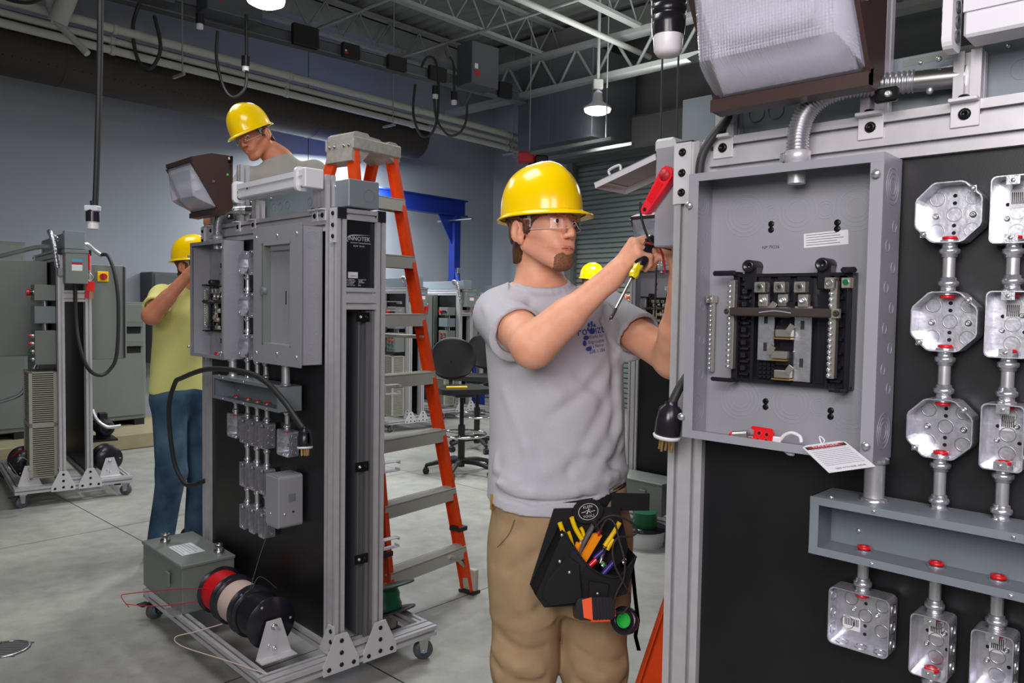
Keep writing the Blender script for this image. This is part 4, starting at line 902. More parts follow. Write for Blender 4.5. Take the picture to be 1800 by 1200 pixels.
def octagon_box():
    t = thing('octagon_box', '', 'junction box', 'octagonal junction boxes'); w = .096; c = .026
    P = [(c, 0), (w-c, 0), (w, c), (w, w-c), (w-c, w), (c, w), (0, w-c), (0, c)]
    P2 = []
    for i in range(8):
        a, b = P[i], P[(i+1) % 8]; P2 += [(a[0]*.92+b[0]*.08, a[1]*.92+b[1]*.08), (a[0]*.08+b[0]*.92, a[1]*.08+b[1]*.92)]
    P2 = [(x-w/2, z-w/2) for x, z in P2]
    m = MB(); open_box(m, P2, .042, 'zinc_box'); m.build('box_shell', t)
    m = MB()
    for x, z in ((-.026, .026), (.026, .026), (-.026, -.026), (.026, -.026), (0, 0)): m.ann((x, -.0016, z), (0, -1, 0), .0112, .0014, 'steel', 20, .0009)
    for x, z in ((0, .030), (0, .018), (0, -.018), (0, -.03)): m.lathe([(.0032, .0003), (0, .0004)], (x, -.0016, z), (0, -1, 0), 'darkhole', 10)
    m.build('knockouts', t)
    for s in (-1, 1): m = MB(); m.bolt((s*.027, -.0016, -.002), (0, -1, 0), .0052, 'steel', .004); m.build('screw', t)
    for s in (-1, 1): m = MB(); m.box(s*.034-.005, s*.034+.005, -.042, -.039, s*.034-.005, s*.034+.005, 'zinc'); m.screw((s*.034, -.042, s*.034), (0, -1, 0), .005, 'zinc', .005); m.build('cover_tab', t)
    return t
def square_box():
    t = thing('square_box', '', 'junction box', 'square junction boxes'); w = .102
    m = MB(); open_box(m, [(x-w/2, z-w/2) for x, z in rounded(w, w, .010)], .040, 'zinc_box'); m.build('box_shell', t)
    m = MB()
    for x, z in ((-.025, .025), (.028, .025), (0, .0), (.028, -.02), (-.03, -.02)): m.ann((x, -.0016, z), (0, -1, 0), .0112, .0014, 'steel', 20, .0009)
    for z in (-.03, 0, .03): m.ann((w/2, -.02, z), (1, 0, 0), .0105, .0014, 'steel', 16, .0012); m.ann((-w/2+.0016, -.02, z), (1, 0, 0), .0105, .0014, 'steel', 16, .0009)
    for x in (-.032, 0, .032): m.ann((x, -.02, -w/2+.0016), (0, 0, 1), .0105, .0014, 'steel', 16, .0009)
    for x, z in ((0, .022), (0, -.018), (0, -.033)): m.lathe([(.003, .0003), (0, .0004)], (x, -.0016, z), (0, -1, 0), 'darkhole', 10)
    m.build('knockouts', t)
    for s in (-1, 1): m = MB(); m.bolt((s*.02, -.0016, .007), (0, -1, 0), .0045, 'zinc', .004); m.build('screw', t)
    m = MB(); m.box(-.038, -.008, -.0024, -.0017, -.032, -.008, 'label')
    for i in range(9): m.box(-.035+i*.0028, -.0335+i*.0028, -.0027, -.0024, -.024, -.011, 'print_black')
    m.build('barcode_label', t); return t
def handy_box():
    t = thing('utility_box', '', 'junction box', 'narrow utility boxes'); w, h = .058, .102
    m = MB(); open_box(m, [(x-w/2, z-h/2) for x, z in rounded(w, h, .008)], .046, 'zinc_box'); m.build('box_shell', t)
    m = MB()
    for z in (-.03, 0, .03): m.ann((0, -.0016, z), (0, -1, 0), .0112, .0014, 'steel', 20, .0009); m.ann((w/2, -.022, z), (1, 0, 0), .0105, .0014, 'steel', 16, .0012); m.ann((-w/2, -.022, z), (-1, 0, 0), .0105, .0014, 'steel', 16, .0012)
    for x, z in ((-.014, .012), (.016, -.012)): m.lathe([(.003, .0003), (0, .0004)], (x, -.0016, z), (0, -1, 0), 'darkhole', 10)
    m.build('knockouts', t)
    for x, z in ((.012, .014), (-.014, -.01)): m = MB(); m.bolt((x, -.0016, z), (0, -1, 0), .0042, 'steel', .004); m.build('screw', t)
    for s in (-1, 1): m = MB(); m.box(-.009, .009, -.046, -.0445, s*.043-.006, s*.043+.006, 'zinc'); m.screw((0, -.046, s*.043), (0, -1, 0), .0035, 'zinc', .002); m.build('cover_tab', t)
    m = MB(); m.box(-.012, .010, -.0024, -.0017, .006, .034, 'label')
    for i in range(7): m.box(-.009+i*.0026, -.0076+i*.0026, -.0027, -.0024, .012, .030, 'print_black')
    m.build('barcode_label', t); return t
def nipple(L, red=(1, 1), big=False):
    """vertical conduit piece with a compression connector at each end; origin at the bottom"""
    t = thing('conduit_nipple', '', 'conduit', 'short conduit connectors'); r = .0092 if not big else .0165; f = r/.0092
    m = MB(); m.cyl((0, 0, 0), (0, 0, L), r, 'conduit', n=18); m.build('tube', t)
    for s, e in ((1, 0), (-1, L)):
        q = [(r*1.5, -.005), (r*1.5, .001), (r*1.22, .0015), (r*1.22, .0075), (r*1.3, .0085), (r*1.62, .0095), (r*1.68, .013), (r*1.62, .0165), (r*1.3, .018), (r*1.28, .022), (r, .0235)]
        m = MB(); m.lathe(q if not big else [(r*1.35, -.003), (r*1.35, .004), (r, .006)], (0, 0, e), (0, 0, s), 'zinc', 18)
        c = m.build('compression_fitting' if not big else 'locknut', t)
        if not big:
            m = MB(); m.lathe([(r*.9, -.0105), (r*1.25, -.0105), (r*1.25, -.006), (r*1.15, -.006)], (0, 0, e), (0, 0, s), 'red', 16); m.build('bushing', c)['label'] = 'red bushing'
    return t
def wireway():
    t = thing('wireway', '', 'wireway', 'open wireway troughs'); W_, H_, D_ = .598, .099, .095; g = 'greyblue'
    m = MB(); m.box(0, W_, -.002, 0, 0, H_, g); m.box(0, W_, -D_, 0, 0, .002, g); m.box(0, W_, -D_, 0, H_-.002, H_, g); m.box(0, .002, -D_, 0, 0, H_, g); m.box(W_-.002, W_, -D_, 0, 0, H_, g)
    m.box(0, W_, -D_-.0015, -D_, 0, .013, g); m.box(0, W_, -D_-.0015, -D_, H_-.013, H_, g); m.box(0, .015, -D_-.001, -D_, .013, H_-.013, g); m.box(W_-.015, W_, -D_-.001, -D_, .013, H_-.013, g)
    for x in (.105, .3, .5): m.screw((x, -D_-.0015, .006), (0, -1, 0), .0035, 'zinc', .003); m.screw((x, -D_-.0015, H_-.006), (0, -1, 0), .0035, 'zinc', .003)
    m.screw((.03, -.08, H_), (0, 0, 1), .004, 'zinc', .003); m.screw((.05, -.002, .03), (0, -1, 0), .005, 'zinc', .003)
    m.build('trough', t); return t
def wall_light():
    t = thing('wall_light', '', 'light fixture', 'wall pack lights'); x1 = .28; nx_, nu_ = 100, 56
    body = [(.04, 2.046), (.13, 2.046), (.214, 2.020), (.214, 2.005), (.206, 2.002), (.092, 1.824), (.112, 1.814), (.112, 1.798), (.075, 1.795), (.04, 1.83)]
    m = MB(); m.prism([(-n_, z) for n_, z in body], 'x', 0, x1, 'brown'); m.build('housing', t)['label'] = 'dark brown metal housing'
    # ribbed refractor block: bevelled front plate standing on the slanted opening
    G0, G1 = (.096, 1.822), (.206, 2.000); F0, F1_ = (.196, 1.846), (.216, 1.990)
    def fpt(x, u, o):
        a_ = (G0[0]+(G1[0]-G0[0])*u, G0[1]+(G1[1]-G0[1])*u); b_ = (F0[0]+(F1_[0]-F0[0])*u, F0[1]+(F1_[1]-F0[1])*u); return (x, -(a_[0]+(b_[0]-a_[0])*o), a_[1]+(b_[1]-a_[1])*o)
    m = MB(); vs = []
    for j in range(nu_+1):
        for i in range(nx_+1):
            a, b = i/nx_, j/nu_; e = min(a, 1-a)/.07; f_ = min(b, 1-b)/.14; g_ = min(1, min(e, f_)); o = .02+.98*(1-(1-g_)**1.8)
            o += (.009 if i % 2 else -.009)*(1 if g_ >= 1 else .8)+(.004 if j % 2 else -.004)
            vs.append(fpt(.006+a*(x1-.012), b, o))
    m.add(vs, [(j*(nx_+1)+i, j*(nx_+1)+i+1, (j+1)*(nx_+1)+i+1, (j+1)*(nx_+1)+i) for j in range(nu_) for i in range(nx_)], 'prism_glass'); m.build('glass_refractor', t)
    m = MB(); m.add([fpt(.02, .04, .02), fpt(x1-.02, .04, .02), fpt(x1-.02, .96, .02), fpt(.02, .96, .02)], [(0, 1, 2, 3), (3, 2, 1, 0)], 'whiteplastic'); m.cyl(fpt(.07, .5, .35), fpt(.22, .5, .35), .022, 'whiteplastic', n=16); m.build('lamp_reflector', t)
    m = MB()
    for xa in (0, x1-.012): m.prism([(-a_, b_) for a_, b_ in ((.206, 2.004), (.216, 1.998), (.104, 1.818), (.092, 1.824))], 'x', xa, xa+.012, 'brown')
    m.prism([(-.092, 1.80), (-.092, 1.828), (-.114, 1.818), (-.114, 1.796)], 'x', 0, x1, 'brown'); m.build('door_frame', t)
    m = MB(); m.lathe([(.0055, 0), (.004, .003), (0, .003)], (x1, -.062, 1.965), (1, 0, 0), 'green', 12); m.build('green_plug', t)['label'] = 'small green plug on the side'
    for z in (1.79, 2.03): m = MB(); m.box(x1-.008, x1+.028, -.062, -.05, z-.012, z+.012, 'bolt', .003); m.bolt((x1+.014, -.062, z), (0, -1, 0), .006, 'zinc'); m.build('latch', t)
    m = MB(); m.box(x1, x1+.003, -.128, -.118, 1.925, 1.935, 'steel'); m.build('hinge_pin', t)
    return t
def upright(t, s, z1, y0=0., w=.04, foot=True):
    m = MB(); m.slot(s, s+w, y0, y0+.04, TP, z1, 'z', 'alu'); u = m.build('accessory_upright', t)
    if foot:
        m = MB(); m.box(s-.001, s+w+.001, -.022, 0, TP-.004, TP+.002, 'plate', .001); m.box(s-.001, s+w+.001, -.004, -.0, TP-.042, TP, 'plate', .001); m.bolt((s+w/2, -.004, TP-.022), (0, -1, 0), .0095); m.bolt((s+w/2, -.012, TP+.002), (0, 0, 1), .009); m.build('angle_bracket', u)
def strip_light():
    t = thing('strip_light', '', 'light fixture', 'strip light housings'); 
    m = MB(); m.box(.03, .60, -.075, -.012, 1.868, 1.925, 'white', .004); m.box(.03, .60, -.079, -.075, 1.905, 1.925, 'white'); m.cyl((.12, -.0755, 1.90), (.12, -.079, 1.90), .003, 'darkhole'); m.build('channel', t)
    for x in (.012, .53):
        m = MB(); P = [(-a, b+1.853) for a, b in rounded(.052, .088, .016)]; m.prism([(a-.036, b) for a, b in P], 'x', x-.008, x+.006, 'whiteplastic')
        for z in (1.875, 1.897, 1.92): m.lathe([(.0095, 0), (.0095, .004), (.006, .006), (0, .006)], (x-.008, -.062, z), (-1, 0, 0), 'whiteplastic', 16); m.lathe([(.0095, 0), (.0095, .003), (.006, .003), (.006, .001), (0, .001)], (x+.006, -.062, z), (1, 0, 0), 'duct_grey', 16)
        m.build('lamp_holder', t)
    m = MB(); m.box(.575, .60, -.085, -.01, 1.86, 1.93, 'white', .003); m.build('end_cap', t)
    return t
def top_trough():
    t = thing('top_trough', '', 'wireway', 'closed grey wireways on top'); g = 'greyblue'
    m = MB(); m.box(-.02, 1.08, .055, .165, TP+.003, TP+.105, g, .002); m.build('trough', t)
    m = MB(); m.box(1.06, LS+.02, .035, .165, TP+.005, TP+.105, g, .003); m.screw((1.12, .035, TP+.085), (0, -1, 0), .004, 'zinc'); m.ann((LS+.02, .12, TP+.05), (1, 0, 0), .023, .001, 'alu_dark', 28, .0006); m.build('end_box', t)
    m = MB()
    for s in (.15, .19, .6, .66, .72, .9): m.ann((s, .055, TP+.05), (0, -1, 0), .016, .0014, 'alu_dark', 20)
    for s in (.45, .58, .98): m.screw((s, .055, TP+.09), (0, -1, 0), .004, 'zinc')
    m.box(.42, .55, .0545, .055, TP+.088, TP+.1, 'greygreen'); m.build('knockouts', t)
    return t
def flex():
    t = thing('flexible_conduit', '', 'conduit', 'flexible metal conduits')
    P = [(.280, -.046, 1.725), (.281, -.046, 1.765), (.292, -.044, 1.80), (.320, -.038, 1.826), (.36, -.02, 1.838), (.40, .0, 1.84), (.455, .012, 1.838)]
    m = MB()
    m.tube(P, .0145, 'flex', 20, 36, rf=lambda i, K: .0160+.0036*abs(math.sin(i*math.pi/5)))
    m.build('ribbed_tube', t)
    m = MB(); m.lathe([(.021, -.015), (.021, .0), (.023, .002), (.023, .018), (.020, .02), (.020, .004)], (.28, -.046, 1.715), (0, 0, 1), 'alu', 24); m.cyl((.28, -.046, 1.676), (.28, -.046, 1.712), .0155, 'alu', n=20); m.cyl((.255, -.05, 1.724), (.265, -.05, 1.724), .005, 'zinc'); m.box(.252, .262, -.058, -.04, 1.716, 1.732, 'zinc', .002); m.build('connector', t)
    m = MB(); m.cyl((.452, .012, 1.838), (.53, .018, 1.834), .0175, 'steel', n=20); m.box(.47, .535, .02, .05, 1.852, 1.856, 'zinc'); m.screw((.478, .012, 1.818), (0, -1, 0), .006, 'zinc', .006); m.screw((.49, .012, 1.868), (0, -1, 0), .005, 'zinc', .006); m.build('clamp_connector', t)
    return t
def plug():
    t = thing('power_plug', '', 'plug', 'twist-lock power plugs')
    m = MB(); m.lathe([(.0, -.0), (.025, .0), (.026, .004), (.0255, .03), (.022, .055), (.013, .062), (.012, .07)], (0, 0, 0), (0, 0, 1), 'blackplastic', 24)
    for i in range(3): m.box(.021, .027, -.004, .004, .012, .05, 'blackplastic', .001)
    m.build('grip', t)
    m = MB(); m.lathe([(0, -.008), (.026, -.007), (.028, -.003), (.028, .0), (.02, .001)], (0, 0, 0), (0, 0, 1), 'whiteplastic', 24); m.build('plug_face', t)
    for k, (x, y) in enumerate(((.014, 0), (-.014, 0), (0, .014), (0, -.014), (.0, .0))): m = MB(); m.cyl((x, y, -.032), (x, y, -.006), .0026, 'brass', n=10); m.build('prong', t)
    return t
def motor_spool(wire, rr=.082, w=.085, name='wire_spool'):
    """spool lying with its axle along x"""
    t = thing(name, '', 'wire spool', 'wire spools'); R_ = .095
    m = MB()
    for x in (0, w): m.lathe([(.012, 0), (R_, 0), (R_+.0015, .0025), (R_, .005), (.012, .005)], (x, 0, 0), (1, 0, 0), 'blackplastic', 40)
    for a in range(3):
        for x, s in ((-.0005, -1), (w+.0055, 1)): m.lathe([(.005, .0), (0, .0002)], (x, R_*.8*math.cos(a*2.1), R_*.8*math.sin(a*2.1)), (s, 0, 0), 'alu', 10)
    m.build('flange', t)
    m = MB(); pr = [(.02, .005)]+[(rr-.0012+.0024*(i % 2), .006+(w-.007)*i/30) for i in range(31)]+[(.02, w-.001)]; m.lathe(pr, (0, 0, 0), (1, 0, 0), wire, 36); m.build('wound_wire', t)
    return t
# ------------------------------------------------------------------ place on station A (right foreground) and its sisters
stA = station(SA, 'large black-panelled aluminium bench frame filling the right foreground')
stC = station(SC, 'aluminium bench frame on casters with an INNOTEK plate beside the orange ladder')
stD = station(SD, 'aluminium bench frame half hidden behind the front worker and the right bench', simple=True)
nameplate(stC); nameplate(stA)
ST = (('A', SA, 'right foreground bench'), ('C', SC, 'bench by the ladder'), ('D', SD, 'bench behind the worker'))
lc = load_center(); lcc = load_center(True); oc = octagon_box(); sq = square_box(); hb = handy_box(); ww = wireway(); wl = wall_light(); sl = strip_light(); tt = top_trough(); fx = flex()
used = set()
def inst(proto, S, s, n, z, label):
    o = proto if proto.name not in used else dup(proto); used.add(proto.name); put(o, S, s, n, z, label); return o
COLS = (('octagon', .526, 'first'), ('handy', .614, 'second'), ('handy', .69, 'third'))
nip = {}
def nippl(L, big=False):
    k = (round(L, 3), big)
    if k not in nip: nip[k] = nipple(L, big=big); return nip[k]
    return dup(nip[k])
for key, S, where in ST:
    st = {'A': stA, 'C': stC, 'D': stD}[key]
    zt = 1.707
    inst(lc, S, .087, .0, zt-LH, {'A': 'big open grey breaker box with exposed bus bars on the right foreground bench', 'C': 'open grey breaker box at the left of the bench beside the ladder', 'D': 'small distant open breaker box on the bench behind the front worker'}[key])
    if key == 'C': inst(lcc, S, .735, 0, zt-LH+.02, {'C': 'grey breaker box with trim cover and recessed door on the bench beside the ladder'}[key])
    rows = (('top', 1.609), ('middle', 1.435), ('bottom', 1.262))
    for rn, z in rows:
        inst(oc, S, .526, 0, z, '%s octagonal metal box on the %s' % (rn, where))
        for ci, (s_, cn) in enumerate(((.614, 'left'), (.690, 'right'))):
            if key != 'A' or ci == 0: inst(hb, S, s_, 0, z-.002, '%s narrow box, %s column above the wireway, %s' % (rn, cn, where))
    inst(ww, S, .345, 0, 1.031, 'open grey wireway trough with conduits on the %s' % where)
    for ci, (s_, cn) in enumerate(((.526, 'octagonal box'), (.614, 'left narrow box'), (.690, 'right narrow box'))):
        if key == 'A' and ci == 2: continue
        hh = .048 if ci == 0 else .051
        for (za, zb, rn) in ((1.435+hh, 1.609-hh, 'top pair'), (1.262+hh, 1.435-hh, 'lower pair'), (1.13, 1.262-hh, 'bottom box and wireway')):
            o = nippl(zb-za); put(o, S, s_, .022, za, 'conduit between %s in the %s column, %s' % (rn, cn, where))
    o = nippl(zt-LH-1.13, True); put(o, S, .432, .045, 1.13, 'thick conduit under the open breaker box, %s' % where)
    if key == 'C': o = nippl(zt-LH+.02-1.13, True); put(o, S, .90, .045, 1.13, 'thick conduit under the covered breaker box, %s' % where)
    # boxes below the wireway
    inst(sq, S, .412, 0, .912, 'square metal box below the left end of the wireway, %s' % where)
    o = nippl(1.031-.963); put(o, S, .412, .022, .963, 'short conduit above the left square box, %s' % where)
    if key == 'C':
        inst(sq, S, .868, 0, .900, 'square metal box below the right end of the wireway, %s' % where); o = nippl(1.031-.951); put(o, S, .868, .022, .951, 'short conduit above the right square box, %s' % where)
    for ci, (s_, cn) in enumerate(((.526, 'left'), (.614, 'middle'), (.700, 'right'))):
        for ri, (z, rn) in enumerate(((.905, 'top'), (.72, 'middle'), (.54, 'bottom'))):
            if key == 'A' and (ri > 0 and ci > 0 or ri == 2): continue
            if key == 'D' and (ri > 0 or ci > 0): continue
            inst(hb, S, s_, 0, z, '%s narrow box, %s column below the wireway, %s' % (rn, cn, where))
            zz = 1.031 if ri == 0 else (.905 if ri == 1 else .72)-.051; o = nippl(zz-z-.051); put(o, S, s_, .022, z+.051, 'conduit above the %s narrow box, %s lower column, %s' % (rn, cn, where))
    # top accessories
    upright(st, .37, 2.035); upright(st, .09, 1.85); upright(st, .515, 1.87); upright(st, 1.02, 1.87); upright(st, 1.075, 1.915)
    inst(wl, S, .142, 0, .015, {'A': 'huge brown floodlight with ribbed glass at the top right of the photo', 'C': 'brown floodlight with ribbed glass on the bench beside the ladder', 'D': 'distant floodlight on the bench behind the front worker'}[key])
    inst(sl, S, .515, 0, 0, 'white strip light housing on top of the %s' % where)
    inst(tt, S, 0, 0, 0, 'long grey closed wireway along the top of the %s' % where)
    inst(fx, S, 0, 0, 0, 'curved ribbed metal conduit entering the breaker box of the %s' % where)
# parts of a bench top that carry no prototype yet
# safety switch on the far-left end of bench A with red lever and open lid
def end_switch(S, lab, lid=True):
    t = thing('safety_switch', lab, 'switch box', 'end-mounted safety switches', wpos(S, 0, 0, 0), S[2])
    m = MB(); m.box(-.078, -.012, .045, .165, 1.583, 1.80, 'greybox', .003); m.box(-.012, 0, .06, .15, 1.62, 1.76, 'duct_grey'); m.build('enclosure', t)
    m = MB(); m.X = Matrix.Translation((-.036, .045, 1.728)) @ Matrix.Rotation(.62, 4, 'Y')
    m.prism([(-.016, .012), (-.016, -.004), (-.009, -.085), (0, -.092), (.009, -.085), (.016, -.004), (.016, .012), (.010, .022), (-.010, .022)], 'y', -.030, -.010, 'redlever')
    m.box(-.0075, .0075, -.0315, -.0298, -.06, -.012, 'red'); m.lathe([(.012, 0), (.012, -.004), (.0, -.004)], (0, -.030, .005), (0, 1, 0), 'redtag', 18); m.lathe([(.0045, .0006), (0, .0008)], (0, -.030, -.08), (0, -1, 0), 'darkhole', 12); m.cyl((0, -.012, .005), (0, .003, .005), .012, 'redlever'); m.build('red_lever', t)
    if lid:
        m = MB(); m.X = Matrix.Translation((-.078, .105, 1.785)) @ Matrix.Rotation(math.radians(-16), 4, 'Y')
        m.box(-.17, 0, -.062, .062, 0, .002, 'plate'); m.box(-.17, 0, -.062, -.060, -.012, .002, 'plate'); m.box(-.17, 0, .060, .062, -.012, .002, 'plate'); m.box(-.172, -.17, -.062, .062, -.012, .002, 'plate')
        m.box(-.155, -.01, -.05, .05, -.0012, 0, 'duct_grey')
        for i in range(14): m.box(-.15, -.015, -.046+i*.0068, -.0435+i*.0068, -.0016, -.0012, 'label')
        m.tube([(-.125, -.061, .002), (-.125, -.061, .014), (-.095, -.061, .014), (-.095, -.061, .002)], .003, 'plate', 6, 4)
        m.build('open_lid', t)['label'] = 'open lid with a printed instruction sheet inside'
    m = MB(); m.box(-.086, -.035, .05, .16, 1.79, 1.82, 'plate', .006); m.build('lid_hinge_shroud', t)
    return t
end_switch(SA, 'grey safety switch with open lid and red lever that the front worker is wiring')
end_switch(SD, 'small distant safety switch with red lever on the bench behind the front worker', False)
# lockout kit lying in the big breaker box
t = thing('lockout_hasp', 'red safety lockout hasp lying in the bottom of the big open breaker box', 'lockout', None, wpos(SA, .237, .058, 1.214), SA[2])
m = MB(); m.X = Matrix.Rotation(-.30, 4, 'X'); m.prism([(-.024, -.013), (.019, -.015), (.021, .010), (.017, .017), (-.012, .018), (-.022, .018), (-.025, .013), (-.017, .010), (-.017, .0)], 'y', -.003, .003, 'red')
for x, z in ((-.006, .006), (.009, .005), (-.007, -.007), (.009, -.007)): m.lathe([(.0035, .0004), (0, .0006)], (x, -.003, z), (0, -1, 0), 'darkhole', 12); m.ann((x, -.003, z), (0, -1, 0), .0042, .0016, 'redlever', 14, .001)
m.build('hasp_body', t)
m = MB(); m.tube([(.016, .004, -.002), (.030, .004, -.003), (.040, .004, .008), (.054, .003, .014), (.070, 0, .010), (.074, -.002, .0)], .0035, 'whiteplastic', 8); m.tube([(.022, .004, -.006), (.036, .002, -.010), (.046, -.004, -.018), (.056, -.012, -.021), (.066, -.016, -.020)], .0035, 'whiteplastic', 8); m.box(.018, .034, -.001, .006, -.008, .004, 'whiteplastic', .002); m.build('shackle_jaws', t)
t = thing('padlock', 'small padlock with a red band beside the red lockout hasp', 'padlock', None, wpos(SA, .197, .058, 1.206), SA[2]+.25)
m = MB(); m.X = Matrix.Rotation(-.15, 4, 'Y'); m.box(-.020, .014, -.012, .012, -.004, .014, 'steel', .003); m.box(-.021, -.013, -.0125, .0125, -.0045, .0145, 'redlever', .003); m.build('lock_body', t); m = MB(); m.lathe([(.005, 0), (.005, .003), (0, .003)], (-.021, 0, .004), (-1, 0, 0), 'brass', 14); m.build('keyway', t); m = MB(); m.tube([(.012, -.006, .005), (.026, -.006, .006), (.032, 0, .006), (.026, .006, .006), (.012, .006, .005)], .003, 'steel', 8); m.build('shackle', t)
TAGM = Matrix.Rotation(.031, 4, 'Z') @ Matrix.Rotation(-1.33, 4, 'X') @ Matrix.Rotation(-.726, 4, 'Y') @ Matrix.Scale(1.12, 4)
def danger_tag(S, lab, s, n, z, sc=1.):
    t = thing('danger_tag', lab, 'tag', 'danger lockout tags', wpos(S, s, n, z), S[2]); X_ = TAGM
    m = MB(); m.X = X_; m.prism([(-.032, -.102), (.032, -.102), (.032, -.006), (.024, .0), (-.024, .0), (-.032, -.006)], 'y', 0, .0006, 'label'); m.build('card', t)
    m = MB(); m.X = X_; m.prism([(-.029, -.0185), (.029, -.0185), (.029, -.008), (-.029, -.008)], 'y', -.0003, 0, 'print_black'); m.prism([(.026*math.cos(a), -.0132+.0046*math.sin(a)) for a in np.linspace(0, 2*math.pi, 24, False)], 'y', -.0006, -.0003, 'redtag')
    text_geo(m, 'DANGER', .0098, (0, -.0007, -.0132), (1, 0, 0), (0, 0, 1), 'label'); text_geo(m, 'DO NOT REMOVE THIS TAG', .0040, (0, 0, -.0215), (1, 0, 0), (0, 0, 1), 'print_black')
    for i in range(9): m.box(-.027, .027, -.0003, 0, -.030-i*.0062, -.0296-i*.0062, 'duct_grey')
    text_geo(m, 'SEE OTHER SIDE', .0058, (.002, 0, -.093), (1, 0, 0), (0, 0, 1), 'print_black'); m.build('printing', t)
    m = MB(); m.tube([(0, 0, -.004), (.004, -.002, .006), (-.006, .002, .010), (0, 0, -.004)], .0012, 'whiteplastic', 6); m.X = None; m.build('tie', t)
    return t
danger_tag(SA, 'white DANGER tag with red heading hanging over the lip of the big breaker box', .371, .119, 1.228)
for k, (s, n, lab) in enumerate(((.30, .06, 'tiny red lockout piece lying in the open breaker box beside the ladder'),)):
    t = thing('lockout_hasp', lab, 'lockout', None, wpos(SC, s, n, 1.213), SC[2]); m = MB(); m.box(-.012, .012, -.003, .003, -.01, .012, 'red', .001); m.build('hasp_body', t); m = MB(); m.tube([(.01, 0, 0), (.03, 0, .012), (.045, 0, 0), (.03, 0, -.006)], .002, 'whiteplastic', 6); m.build('shackle_jaws', t)
# plugs and their cables
pl = plug(); put(pl, SA, .044, .075, 1.195, 'black twist-lock plug with a white face and brass prongs left of the big breaker box'); pl.rotation_euler = (.0, .12, SA[2])
pc = dup(pl); put(pc, SC, 1.155, .105, .935, 'black twist-lock plug hanging right of the boxes on the bench beside the ladder'); pc.rotation_euler = (-.05, -.12, SC[2])
def scord(S, pts, r, lab):
    mb = MB(); mb.tube(pts, r, 'rubber', 10, 8); o = mb.build('power_cable', None); tag(o, lab, 'cable', 'black power cables'); put(o, S, 0, 0, 0); return o
scord(SA, [(.128, .02, 1.86), (.115, -.004, 1.82), (.082, -.028, 1.76), (.075, -.03, 1.70), (.076, -.016, 1.62), (.078, -.012, 1.45), (.072, -.03, 1.34), (.060, -.06, 1.29), (.052, -.073, 1.26)], .009, 'thick black cable running down behind the big breaker box to its plug')
scord(SC, [(.03, .0, .60), (-.03, -.03, .575), (-.09, -.05, .575), (-.14, -.08, .68), (-.12, -.11, .92), (-.02, -.12, 1.06), (.1, -.13, 1.10), (.35, -.125, 1.155), (.62, -.12, 1.17), (.85, -.12, 1.155), (1.02, -.12, 1.09), (1.10, -.11, 1.03), (1.146, -.107, .998)], .011, 'long black cable arching over the wireway to the plug on the bench beside the ladder')
# grey disconnect on bench C
t = thing('disconnect_box', 'small grey rounded disconnect box low on the bench beside the ladder', 'switch box', None, wpos(SC, .845, 0, .588), SC[2])
m = MB(); P = rounded(.105, .20, .012); m.prism(P, 'y', -.098, -.0, 'greybox'); m.box(-.001, .106, -.1, -.092, .004, .196, 'greybox', .003); m.build('enclosure', t)
m = MB(); m.screw((.04, -.1, .05), (0, -1, 0), .005, 'zinc'); m.screw((.106, -.075, .055), (1, 0, 0), .005, 'zinc'); m.screw((.106, -.04, .06), (1, 0, 0), .004, 'bolt'); m.build('screw', t)
m = MB(); m.box(.105, .107, -.06, -.03, .10, .13, 'greygreen', .001); m.build('hasp', t)
# transformer enclosure on bench C's base and spools
t = thing('transformer_box', 'grey sheet metal box with a white label on the base beside the wire spools', 'enclosure', None, wpos(SC, -.045, .255, .14), SC[2])
m = MB(); m.box(0, .46, 0, .225, 0, .205, 'greygreen', .003); m.box(-.004, .464, -.006, .228, .192, .207, 'greygreen', .003); m.build('enclosure', t)
m = MB(); m.box(.17, .33, .05, .15, .207, .2078, 'label')
for i in range(6): m.box(.18, .32-.03*(i % 2), .06+i*.014, .062+i*.014, .2078, .208, 'duct_grey')
m.build('rating_label', t)
for x, y in ((.08, .07), (.38, .19)):
    m = MB(); m.lathe([(.022, 0), (.022, .012), (.016, .014), (.016, .03), (.02, .03), (.02, .036), (.012, .036)], (x, y, .207), (0, 0, 1), 'steel', 20); m.box(x-.03, x+.04, y-.006, y+.006, .222, .236, 'steel', .003); m.build('cable_connector', t)
m = MB(); m.box(.30, .345, -.014, -.006, .09, .15, 'greygreen', .002); m.box(.36, .46, -.04, 0, .0, .006, 'zinc'); m.build('latch', t)
SP = (('redwire', .545, 'spool of red wire next to the grey box on the bench base'), ('pinkwire', .70, 'spool of white wire between the red and black spools'), ('blackplastic', .86, 'spool of black wire closest to the camera on the bench base'))
for wcol, s, lab in SP:
    o = motor_spool(wcol, w=.13 if wcol == 'blackplastic' else .12); put(o, SC, s, .15, .2585, lab); o.rotation_euler = (0, 0, SC[2])
def bracket(S, s, n, lab):
    t = thing('spool_bracket', lab, 'bracket', 'spool brackets', wpos(S, s, n, .14), S[2])
    m = MB(); m.prism([(-.07, 0), (.07, 0), (.028, .135), (-.028, .135)], 'x', 0, .005, 'plate'); m.box(.0, .05, -.07, .07, 0, .004, 'plate'); m.build('plate', t)
    m = MB(); m.cyl((.004, 0, .11), (.03, 0, .11), .006, 'zinc'); m.bolt((.005, 0, .11), (1, 0, 0), .012, 'steel', .008); m.bolt((.005, .0, .03), (1, 0, 0), .009, 'zinc', .008); m.bolt((.005, -.02, .045), (1, 0, 0), .006, 'zinc', .006); m.build('axle_bolt', t)
    return t
bracket(SC, 1.01, .15, 'triangular plate holding the end of the spool axle on the bench base')
scord(SC, [(.5, -.13, .29), (.75, -.15, .26), (.99, -.15, .255), (1.0, -.15, .25)], .006, 'thin dark axle through the three wire spools').name = 'spool_axle'
